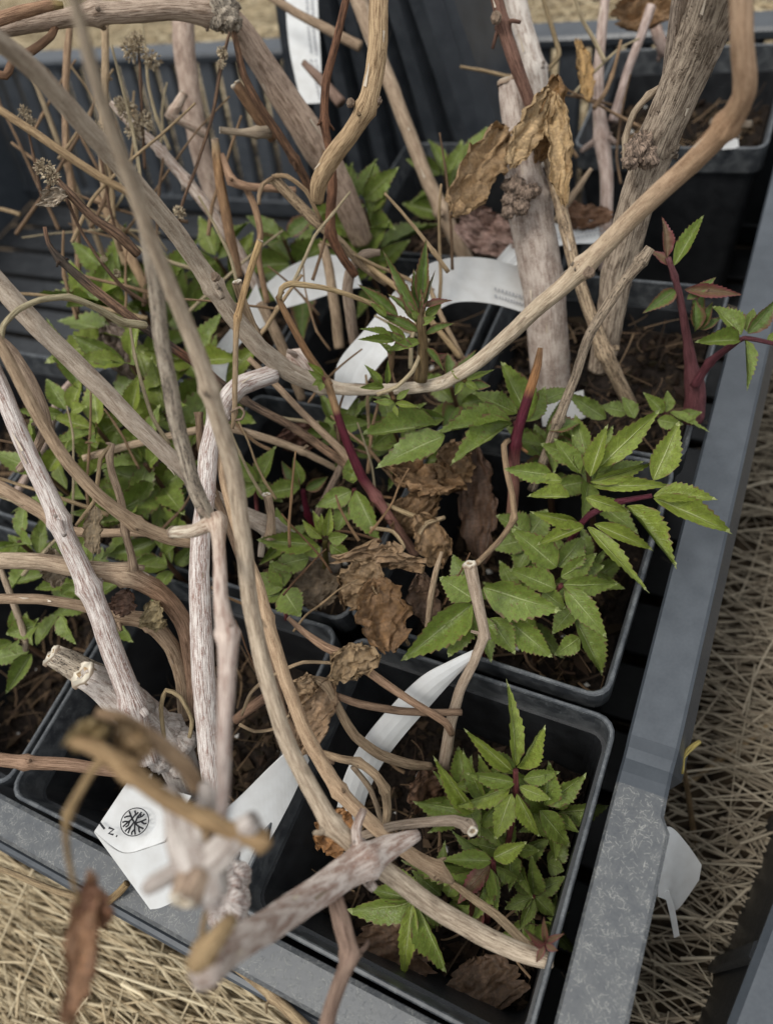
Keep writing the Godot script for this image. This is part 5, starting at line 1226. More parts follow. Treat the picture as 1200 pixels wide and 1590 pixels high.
	["dry_stalk", "hair-thin tan stalk, leaning right, near the pots' meeting corner", "rust", [[4.6,30.1,-129.8,0.59],[8.4,33.9,-135,0.52],[11.2,37,-140.8,0.46],[12.5,40.8,-146.6,0.40],[15.4,45.2,-151.5,0.34]], {"nodes": [3], "segs": 7, "tints": [[0,0.9,0.76,0.55]]}],
	["dry_stalk", "hair-thin tan stalk, upright, near the pots' meeting corner", "rust", [[-16.7,40.9,-111.6,0.59],[-16.4,49.1,-116.9,0.52],[-16.5,54.9,-123.4,0.46],[-15.4,62.5,-128.7,0.40],[-14.2,69.7,-134,0.33]], {"nodes": [2], "segs": 7, "tints": [[0,0.9,0.76,0.55]]}],
	["dry_stalk", "hair-thin brown stalk, leaning right, near the pots' meeting corner", "rust", [[37.2,16.6,-116.1,0.43],[38.7,20.6,-119.9,0.38],[40,22.9,-124.3,0.34],[42.1,27,-127.8,0.30],[43.5,30.5,-131.7,0.25]], {"nodes": [3], "segs": 7, "tints": [[0,0.68,0.52,0.38]]}],
	["dry_stalk", "hair-thin dark brown stalk, leaning right, near the pots' meeting corner", "rust", [[-13.4,35,-95.6,0.46],[-10.3,38,-99.9,0.41],[-7.4,39.9,-104.4,0.36],[-4,42.7,-108.6,0.32],[-0.2,45.7,-112.4,0.27]], {"nodes": [2], "segs": 7, "tints": [[0,0.44,0.33,0.25]]}],
	["dry_stalk", "hair-thin brown stalk, upright, among the leaves at the left", "fibre", [[-111.4,33.3,-101.1,0.68],[-113.6,43.1,-111,0.61],[-112.5,53.3,-121,0.53],[-111.2,63.5,-130.7,0.46],[-111,72.8,-140.3,0.39]], {"nodes": [2], "segs": 7, "tints": [[0,0.68,0.52,0.38]]}],
	["dry_stalk", "hair-thin tan stalk, nearly level, among the leaves at the left", "fibre", [[-94.6,45,-102.9,0.93],[-102.3,54.4,-100.1,0.82],[-110.2,63.1,-97.5,0.71],[-120.4,69.3,-95.5,0.62],[-128.5,77,-93.3,0.52]], {"nodes": [2], "segs": 7, "tints": [[0,0.9,0.76,0.55]]}],
	["dry_stalk", "hair-thin dark brown stalk, leaning right, among the leaves at the left", "fibre", [[-90.2,21.5,-106.9,0.81],[-83.7,25.9,-113.7,0.72],[-77.4,30.2,-120.3,0.63],[-73.1,35.4,-127.2,0.55],[-70.3,39.6,-134.7,0.47]], {"nodes": [3], "segs": 7, "tints": [[0,0.44,0.33,0.25]]}],
	["dry_stalk", "hair-thin straw-pale stalk, leaning left, among the leaves at the left", "fibre", [[-66.8,66.5,-127.3,0.84],[-70.6,76.6,-131,0.74],[-73.3,85.7,-136.8,0.65],[-77.2,93,-144,0.56],[-78.7,101.2,-150.7,0.48]], {"nodes": [3], "segs": 7, "tints": [[0,1.05,0.95,0.75]]}],
	["dry_stalk", "hair-thin straw-pale stalk, nearly level, among the leaves at the left", "fibre", [[-114.2,63.7,-90.2,0.59],[-124,69,-88.8,0.53],[-131.2,75.6,-85.8,0.46],[-138.1,82.1,-82.9,0.40],[-145.9,87.5,-79.8,0.34]], {"nodes": [1], "segs": 7, "tints": [[0,1.05,0.95,0.75]]}],
	["dry_stalk", "hair-thin straw-pale stalk, leaning right, among the leaves at the left", "fibre", [[-132.9,28.1,-73.6,0.95],[-129.9,30.4,-79.2,0.85],[-124.8,33.3,-84.1,0.75],[-120.1,36.5,-89.1,0.65],[-114.3,38.7,-93.4,0.55]], {"nodes": [2], "segs": 7, "tints": [[0,1.05,0.95,0.75]]}],
	["dry_stalk", "hair-thin brown stalk, leaning left, among the leaves at the left", "fibre", [[-96.7,42.7,-126.8,0.62],[-99.8,48.1,-129.9,0.55],[-101.7,54.2,-132.9,0.49],[-105.1,59.3,-135.8,0.42],[-108.2,64.8,-138,0.36]], {"nodes": [3], "segs": 7, "tints": [[0,0.68,0.52,0.38]]}],
	["dry_stalk", "hair-thin straw-pale stalk, upright, among the leaves at the left", "fibre", [[-115.6,38.5,-98.3,0.59],[-113.7,48.4,-106.8,0.52],[-114.9,55.8,-115.8,0.46],[-116.3,63,-124.7,0.40],[-119.4,70.8,-132.3,0.34]], {"nodes": [3], "segs": 7, "tints": [[0,1.05,0.95,0.75]]}],
	["dry_stalk", "hair-thin dark brown stalk, nearly level, among the leaves at the left", "fibre", [[-115.2,77.9,-107.4,0.61],[-120.2,83.7,-104.1,0.54],[-125.1,89.3,-101,0.47],[-130.5,94.1,-97.7,0.41],[-138,97.3,-95,0.35]], {"nodes": [2], "segs": 7, "tints": [[0,0.44,0.33,0.25]]}],
	["dry_stalk", "hair-thin tan stalk, leaning left, among the leaves at the left", "fibre", [[-102.3,28,-106.3,0.99],[-106.9,39.1,-110.4,0.88],[-114.2,47.3,-115.1,0.77],[-121.8,55.4,-119,0.67],[-129.5,63.6,-119.4,0.57]], {"nodes": [2], "segs": 7, "tints": [[0,0.9,0.76,0.55]]}],
	["dry_stalk", "hair-thin straw-pale stalk, nearly level, against the slotted wall", "fibre", [[-163.9,53.1,-254.3,0.70],[-177.5,59.8,-247.2,0.62],[-189.3,65.9,-237.6,0.55],[-202.8,70.2,-228.9,0.47],[-214.6,74.6,-218.9,0.40]], {"nodes": [2], "segs": 7, "tints": [[0,1.05,0.95,0.75]]}],
	["dry_stalk", "hair-thin tan stalk, leaning left, against the slotted wall", "fibre", [[-184.4,85.6,-272.9,0.82],[-188.1,93.9,-277.8,0.73],[-191.2,102.3,-282.6,0.64],[-196.2,110.2,-286.4,0.56],[-201.1,118.2,-288.7,0.48]], {"nodes": [1], "segs": 7, "tints": [[0,0.9,0.76,0.55]]}],
	["dry_stalk", "hair-thin brown stalk, leaning right, against the slotted wall", "fibre", [[-223.7,99.2,-264.1,0.81],[-218.7,104.2,-272,0.73],[-214.2,109.1,-280.1,0.64],[-207.5,114.3,-286.6,0.56],[-200.7,119,-293.1,0.47]], {"nodes": [1], "segs": 7, "tints": [[0,0.68,0.52,0.38]]}],
	["dry_stalk", "hair-thin straw-pale stalk, leaning left, against the slotted wall", "fibre", [[-145,89.4,-268.8,0.90],[-149.7,100.8,-274.8,0.80],[-153.1,111.4,-282.5,0.70],[-153.9,121.6,-291,0.61],[-157.1,130.9,-300.7,0.52]], {"nodes": [1], "segs": 7, "tints": [[0,1.05,0.95,0.75]]}],
	["dry_stalk", "hair-thin brown stalk, upright, against the slotted wall", "fibre", [[-111.2,71.3,-233.9,0.92],[-110,80.3,-243.4,0.82],[-105.2,89,-252.1,0.71],[-101.6,97.1,-261.2,0.62],[-97.4,105.1,-269.8,0.52]], {"nodes": [2], "segs": 7, "tints": [[0,0.68,0.52,0.38]]}],
	["dry_stalk", "hair-thin tan stalk, leaning right, against the slotted wall", "fibre", [[-192.3,98.5,-246.6,0.68],[-186.4,103,-256.4,0.61],[-181.6,107.6,-266.5,0.54],[-176.7,113.2,-275.7,0.47],[-170.1,118.9,-283.7,0.40]], {"nodes": [3], "segs": 7, "tints": [[0,0.9,0.76,0.55]]}],
	["dry_stalk", "hair-thin straw-pale stalk, leaning right, against the slotted wall", "fibre", [[-161.2,80.6,-221,0.74],[-156.2,83.9,-228.2,0.67],[-151.7,88.1,-235.1,0.59],[-148,93.1,-241.6,0.51],[-145,97.4,-248.8,0.43]], {"nodes": [2], "segs": 7, "tints": [[0,1.05,0.95,0.75]]}],
	["dry_stalk", "hair-thin brown stalk, leaning left, against the slotted wall", "fibre", [[-197.3,88,-243.4,0.98],[-201,93.3,-243.9,0.88],[-206.3,97.7,-245.3,0.78],[-212,101.8,-246.3,0.68],[-217.1,106.2,-247.1,0.58]], {"nodes": [2], "segs": 7, "tints": [[0,0.68,0.52,0.38]]}],
	["dry_stalk", "hair-thin dark brown stalk, leaning left, against the slotted wall", "fibre", [[-169.3,81.8,-243.3,0.95],[-172.8,92.9,-248.7,0.84],[-180,102.2,-255.1,0.75],[-186.1,111.2,-263,0.65],[-193.1,120.4,-268.8,0.55]], {"nodes": [2], "segs": 7, "tints": [[0,0.44,0.33,0.25]]}],
	["dry_stalk", "hair-thin straw-pale stalk, upright, against the slotted wall", "fibre", [[-160.7,84.8,-279.4,0.80],[-160.8,88.9,-285.5,0.72],[-161.3,93.9,-290.2,0.64],[-160.5,98.7,-295.1,0.55],[-159.2,103,-300.4,0.47]], {"nodes": [2], "segs": 7, "tints": [[0,1.05,0.95,0.75]]}],
	["dry_stalk", "hair-thin dark brown stalk, leaning right, against the slotted wall", "fibre", [[-163.4,83.1,-219.8,0.94],[-157.4,89.4,-228.9,0.84],[-155.4,96,-238.8,0.74],[-151.9,104.5,-246,0.64],[-153.2,111.6,-255,0.55]], {"nodes": [1], "segs": 7, "tints": [[0,0.44,0.33,0.25]]}],
	["dry_stalk", "hair-thin tan stalk, upright, against the slotted wall", "fibre", [[-168.1,84.6,-261.6,0.76],[-166.2,90.5,-267.4,0.68],[-166.2,95.5,-274.7,0.60],[-168.3,101.1,-280.8,0.53],[-169,106.3,-287.7,0.45]], {"nodes": [3], "segs": 7, "tints": [[0,0.9,0.76,0.55]]}],
	["dry_stalk", "hair-thin tan stalk, nearly level, against the slotted wall", "fibre", [[-224.9,77.2,-232.3,1.12],[-232.1,80.9,-230.8,1.01],[-239.1,84,-227.9,0.90],[-244.6,87.4,-223.7,0.78],[-250.5,90.3,-219.5,0.66]], {"nodes": [2], "segs": 7, "tints": [[0,0.9,0.76,0.55]]}],
	["dry_stalk", "hair-thin brown stalk, nearly level, against the slotted wall", "fibre", [[-167.1,62.1,-237.5,0.63],[-172.2,65.8,-234.2,0.57],[-177.2,69.8,-231.4,0.50],[-182.4,73.5,-228.8,0.43],[-188.6,77.2,-228.5,0.37]], {"nodes": [3], "segs": 7, "tints": [[0,0.68,0.52,0.38]]}],
	["dry_stalk", "hair-thin straw-pale stalk, nearly level, behind the kinked twig", "fibre", [[-37.1,32.7,-172,0.93],[-42.4,35.3,-169.8,0.83],[-46.7,39,-166.8,0.73],[-51.2,42.8,-164.6,0.64],[-55.6,46.8,-162.9,0.54]], {"nodes": [3], "segs": 7, "tints": [[0,1.05,0.95,0.75]]}],
	["dry_stalk", "hair-thin brown stalk, upright, behind the kinked twig", "fibre", [[-13.2,19.6,-161.2,0.88],[-12.6,27.2,-166.9,0.78],[-12.6,33.6,-173,0.69],[-12,38.6,-180.1,0.60],[-11.8,43.4,-187.2,0.51]], {"nodes": [1], "segs": 7, "tints": [[0,0.68,0.52,0.38]]}],
	["dry_stalk", "hair-thin dark brown stalk, nearly level, behind the kinked twig", "fibre", [[-11.3,20,-168.7,0.69],[-15.4,23.3,-168.2,0.62],[-19.6,26.1,-167,0.55],[-23.2,29.9,-165.6,0.47],[-27,33.1,-164.4,0.40]], {"nodes": [2], "segs": 7, "tints": [[0,0.44,0.33,0.25]]}],
	["dry_stalk", "hair-thin straw-pale stalk, upright, behind the kinked twig", "fibre", [[-3.2,19.5,-144.1,0.59],[-3.8,25.7,-150.9,0.53],[-6.1,31.7,-157.2,0.47],[-9.5,38.2,-162.5,0.41],[-12.1,46.5,-166.1,0.34]], {"nodes": [1], "segs": 7, "tints": [[0,1.05,0.95,0.75]]}],
	["dry_stalk", "hair-thin dark brown stalk, upright, behind the kinked twig", "fibre", [[-23.9,28.3,-161.9,0.75],[-24.6,33.9,-166.2,0.67],[-25.1,39.7,-170.3,0.59],[-23.9,45.2,-174.5,0.51],[-22.7,48.8,-180,0.44]], {"nodes": [1], "segs": 7, "tints": [[0,0.44,0.33,0.25]]}],
	["dry_stalk", "hair-thin straw-pale stalk, leaning left, behind the kinked twig", "fibre", [[-41.8,35.8,-131.7,0.69],[-46.4,42.8,-135.6,0.62],[-49.2,51.3,-139.1,0.54],[-53.2,57.7,-143.9,0.47],[-55.9,65.7,-147.3,0.40]], {"nodes": [2], "segs": 7, "tints": [[0,1.05,0.95,0.75]]}],
	["dry_stalk", "hair-thin tan stalk, leaning left, behind the kinked twig", "fibre", [[-37.9,32,-133.4,0.58],[-42.6,38.2,-136.8,0.52],[-45.6,45.5,-140.4,0.46],[-48.1,52.5,-144.6,0.40],[-52.4,57.9,-149,0.34]], {"nodes": [1], "segs": 7, "tints": [[0,0.9,0.76,0.55]]}],
	["dry_stalk", "hair-thin tan stalk, upright, behind the kinked twig", "fibre", [[-18.6,22.6,-176.8,0.82],[-19.6,27.2,-181.2,0.73],[-20.4,32.2,-185.3,0.65],[-20.5,37.6,-189,0.56],[-22.2,41.5,-193.6,0.48]], {"nodes": [2], "segs": 7, "tints": [[0,0.9,0.76,0.55]]}],
	["dry_stalk", "hair-thin brown stalk, leaning right, behind the kinked twig", "fibre", [[-39.4,42.8,-173.8,0.60],[-36.1,46,-180.1,0.54],[-31,49.9,-185,0.48],[-26.2,52.2,-190.6,0.41],[-20.6,54.9,-195.3,0.35]], {"nodes": [1], "segs": 7, "tints": [[0,0.68,0.52,0.38]]}],
	["dry_stalk", "hair-thin brown stalk, nearly level, behind the kinked twig", "fibre", [[-51.6,30.5,-155.5,0.80],[-57.1,34.9,-154.8,0.71],[-61.6,40.3,-155.3,0.63],[-66.2,45,-157.5,0.55],[-69.1,50.8,-160.1,0.47]], {"nodes": [2], "segs": 7, "tints": [[0,0.68,0.52,0.38]]}],
	["dry_stalk", "hair-thin dark brown stalk, leaning left, behind the kinked twig", "fibre", [[1.8,38.8,-179.5,0.68],[-2.1,43.9,-184.1,0.61],[-5.4,49.6,-188.3,0.54],[-7.1,55.9,-192.6,0.47],[-9.9,61,-197.7,0.40]], {"nodes": [3], "segs": 7, "tints": [[0,0.44,0.33,0.25]]}],
	["dry_stalk", "hair-thin brown stalk, leaning left, behind the kinked twig", "fibre", [[1.6,17.2,-159,0.89],[-4.5,24.9,-162,0.80],[-10.3,33.1,-164.2,0.70],[-17.6,39.7,-165.4,0.61],[-24.4,46.5,-167.2,0.52]], {"nodes": [1], "segs": 7, "tints": [[0,0.68,0.52,0.38]]}],
	["dry_stalk", "hair-thin dark brown stalk, nearly level, behind the sawn trunk", "fibre", [[30.2,41.7,-382.1,0.74],[20.5,48,-376.8,0.66],[10.5,52.9,-372.1,0.58],[1.3,58.9,-365.3,0.50],[-8.3,62.8,-359.7,0.43]], {"nodes": [3], "segs": 7, "tints": [[0,0.44,0.33,0.25]]}],
	["dry_stalk", "hair-thin tan stalk, nearly level, behind the sawn trunk", "fibre", [[1.5,45.1,-396.1,1.18],[-9.6,50.6,-390.1,1.06],[-20.7,55.5,-384,0.93],[-31.7,61.3,-379.4,0.81],[-42.2,67,-373.7,0.69]], {"nodes": [2], "segs": 7, "tints": [[0,0.9,0.76,0.55]]}],
	["dry_stalk", "hair-thin brown stalk, leaning left, behind the sawn trunk", "fibre", [[17.4,25.3,-364.4,0.90],[8.2,35.7,-369.8,0.80],[-0.7,45.3,-377.3,0.71],[-7.8,55.8,-384.1,0.62],[-13.6,67.3,-388.7,0.52]], {"nodes": [2], "segs": 7, "tints": [[0,0.68,0.52,0.38]]}],
	["dry_stalk", "hair-thin brown stalk, leaning right, behind the sawn trunk", "fibre", [[24.8,48.2,-368.5,1.23],[28.3,51.4,-375.4,1.10],[29.7,55.3,-382.8,0.98],[31,61.2,-387.1,0.85],[31.1,65.9,-393.8,0.73]], {"nodes": [2], "segs": 7, "tints": [[0,0.68,0.52,0.38]]}],
	["dry_stalk", "hair-thin brown stalk, nearly level, behind the sawn trunk", "fibre", [[44.6,33.8,-377.5,0.77],[34.5,39.6,-377,0.69],[25,46.6,-374.7,0.61],[14.9,52.2,-373.9,0.53],[5,57.9,-372.7,0.45]], {"nodes": [1], "segs": 7, "tints": [[0,0.68,0.52,0.38]]}],
	["dry_stalk", "hair-thin straw-pale stalk, leaning right, behind the sawn trunk", "fibre", [[11.1,47.4,-380,0.87],[16.3,51.7,-387.2,0.78],[22.8,55.9,-392.6,0.68],[29.3,59.9,-398,0.59],[37.2,61.1,-404,0.50]], {"nodes": [1], "segs": 7, "tints": [[0,1.05,0.95,0.75]]}],
	["dry_stalk", "hair-thin straw-pale stalk, leaning left, behind the sawn trunk", "fibre", [[26.7,62.4,-382.2,1.08],[20.8,70.5,-385.9,0.96],[14.9,79.3,-387,0.84],[10.6,87.6,-390.4,0.73],[5.8,95,-395.3,0.62]], {"nodes": [3], "segs": 7, "tints": [[0,1.05,0.95,0.75]]}],
	["dry_stalk", "hair-thin dark brown stalk, upright, behind the sawn trunk", "fibre", [[40.4,14.9,-359.3,0.65],[36.1,23.9,-368.1,0.58],[34.6,31.7,-378.8,0.52],[34.9,41.1,-386.3,0.45],[35.8,49.5,-394.7,0.38]], {"nodes": [3], "segs": 7, "tints": [[0,0.44,0.33,0.25]]}],
]
var LUMPS := [
	["woody_stump", "gnarled woody stump with two hollow cut ends in the left front pot", [[-42,16.1,-41.9,5.32],[-36.3,12.4,-40.2,4.63],[-51.4,20.7,-34.8,4.57],[-40.4,13.6,-31.6,4.80],[-34.8,8.6,-32.1,4.15],[-47.9,26.3,-43.9,3.86]], "pale_bark", 0.28, [[[[-75.6,49.8,-46.3,3.75],[-71.4,43.7,-45.7,4.47],[-65.1,35.4,-45.2,5.45],[-56.1,25.4,-43.9,6.91]],"mould",1],[[[-63.3,45.4,-44.8,4.60],[-61.1,36.5,-44.1,5.61],[-54.7,27.4,-42.2,7.29],[-45.7,17.5,-38.8,7.83],[-38.7,6.5,-33.7,7.02],[-37.7,-9.3,-25.9,6.04]],"pale_bark",1]]],
	["bud_cluster", "dark knobbly bud cluster on the side of the sawn trunk", [[16,67.7,-280.9,3.97],[20.4,66,-279.4,3.43],[15.2,65.8,-274.3,2.90],[20,63.3,-273.9,3.16],[22.9,65.1,-282.4,2.64],[15.7,63.4,-270.2,2.63],[12.6,68.8,-279.9,2.11]], "char", 0.5, []],
	["woody_knot", "dark gnarled knot on the left side of the thick right trunk", [[65.5,91.6,-269.4,3.84],[67.7,93.1,-271.9,3.15],[64.8,90.2,-266,2.71],[69.8,89.4,-269.2,3.39]], "char", 0.7, []],
	["woody_knot", "blurred pale knobbly branch joint close to the lens at the lower left", [[42.4,123,-7.6,1.25],[51.8,117.9,-8.9,1.72]], "scar", 0.14, [[[[36,124.2,-22.5,1.54],[39.6,123.1,-19.7,2.33],[43.3,121.7,-16.4,3.91],[46.9,120.5,-13.3,4.55],[49.8,119,-11.1,3.63],[51.8,117.9,-8.9,2.44]],"pale_bark",0],[[[56.3,125.8,-23.7,1.64],[53.9,124.3,-20.8,2.33],[51.4,122.3,-16.8,2.73],[48.3,119.9,-13.4,2.97]],"pale_bark",0],[[[48.9,122.9,-7.4,2.47],[48.5,122.1,-9.5,2.89],[48.1,121.7,-12.5,3.02]],"rust",1],[[[41.2,122.7,-6.1,1.07],[42.3,123.1,-7.8,1.65],[43.8,122.4,-9.8,1.66],[45.3,121.7,-12,1.96]],"pale_bark",0],[[[45.1,128,-25.9,0.99],[46,126.8,-24.3,1.68],[45.8,124.2,-21.3,2.19],[45.9,122,-17.3,2.49]],"pale_bark",0]]],
	["woody_knot", "ragged brown branch base right of the blurred pale joint", [[22.4,52.9,-8,5.11],[25.4,52.4,-5.2,4.72],[24.8,53.3,-1.7,3.67],[23.3,51.6,-11.1,3.79]], "pink", 0.3, []],
	["woody_knot", "shredded knot at the joint on the top left cane", [[-100.6,137.8,-286.5,5.66],[-96.8,135,-284.9,3.86],[-102.5,136.8,-282.9,3.09],[-99.6,139,-289.7,4.38]], "mould", 0.6, []],
]
var HEADS := [
	["pale seed cluster on a bent stalk left of the pale broken stem", [[-147.3,117.5,-237.8,0.54],[-144.6,109.6,-230,0.65],[-142.6,95.6,-219.5,0.66],[-140,79.7,-210.4,0.68]], [[-146.4,119.3,-237.3,3.21],[-142.9,116.8,-235.9,2.68],[-147.6,118.1,-233.8,2.14]]],
	["little seed cluster on a thin stalk beside the orange slanting stem", [[-165.8,132.2,-225.1,0.52],[-161.6,122.2,-214.8,0.53],[-159.9,108.6,-204.8,0.64]], [[-164.7,134,-224.8,2.59],[-161.7,131.7,-223.3,2.07]]],
	["dried flower heads on a thin dark stalk against the slotted wall", [[-141.8,129.8,-275.4,0.55],[-138.2,122.3,-264.5,0.66],[-135.9,112.5,-252.8,0.66],[-133.9,99.7,-239.8,0.67]], [[-142.7,131.6,-273.2,4.34],[-134.6,127.6,-273.2,3.80],[-142.1,133.5,-277.3,3.26],[-139.9,118.8,-251.7,4.61],[-132.6,114.5,-250.4,4.34],[-135,113,-245.2,3.53],[-142.9,120.9,-252.9,2.71]]],
	["thin dark stalk with a seed tuft hanging from the knotted joint", [[-94.7,133.4,-279.2,0.61],[-96.4,126.5,-269.2,0.82],[-98.2,114.4,-254.1,0.73],[-104,101.8,-238.8,0.64],[-108.9,93.1,-227.3,0.65],[-111.6,87,-222.7,0.55]], [[-95.5,129.7,-271.4,2.56],[-95,127.4,-267.5,1.79],[-109.3,91.3,-223.5,2.70]]],
	["shrivelled seed head and curled leaf on a crooked twig at the upper left", [[-123.1,134.2,-189.3,0.74],[-117.7,131.5,-186.8,0.92],[-112.5,127.7,-184.5,1.47],[-106.9,119.3,-183.2,1.59],[-101.2,111.1,-184.6,1.91],[-97.9,102.3,-185,1.75]], [[-121.7,135.2,-187.8,3.44],[-118.7,133,-186.5,2.98],[-123.7,136.4,-188.3,1.84]]],
	["thin black stalk with small side buds at the left", [[-119.9,130,-188.9,0.56],[-116.5,123.4,-184.3,0.56],[-112.9,114.2,-179.6,0.57],[-107.5,104.6,-175.8,0.68],[-104,94.9,-174.9,0.79],[-98.8,85.9,-176.6,0.71]], [[-105.9,106.6,-176.4,1.32],[-105.2,99.2,-177.1,1.59]]],
]
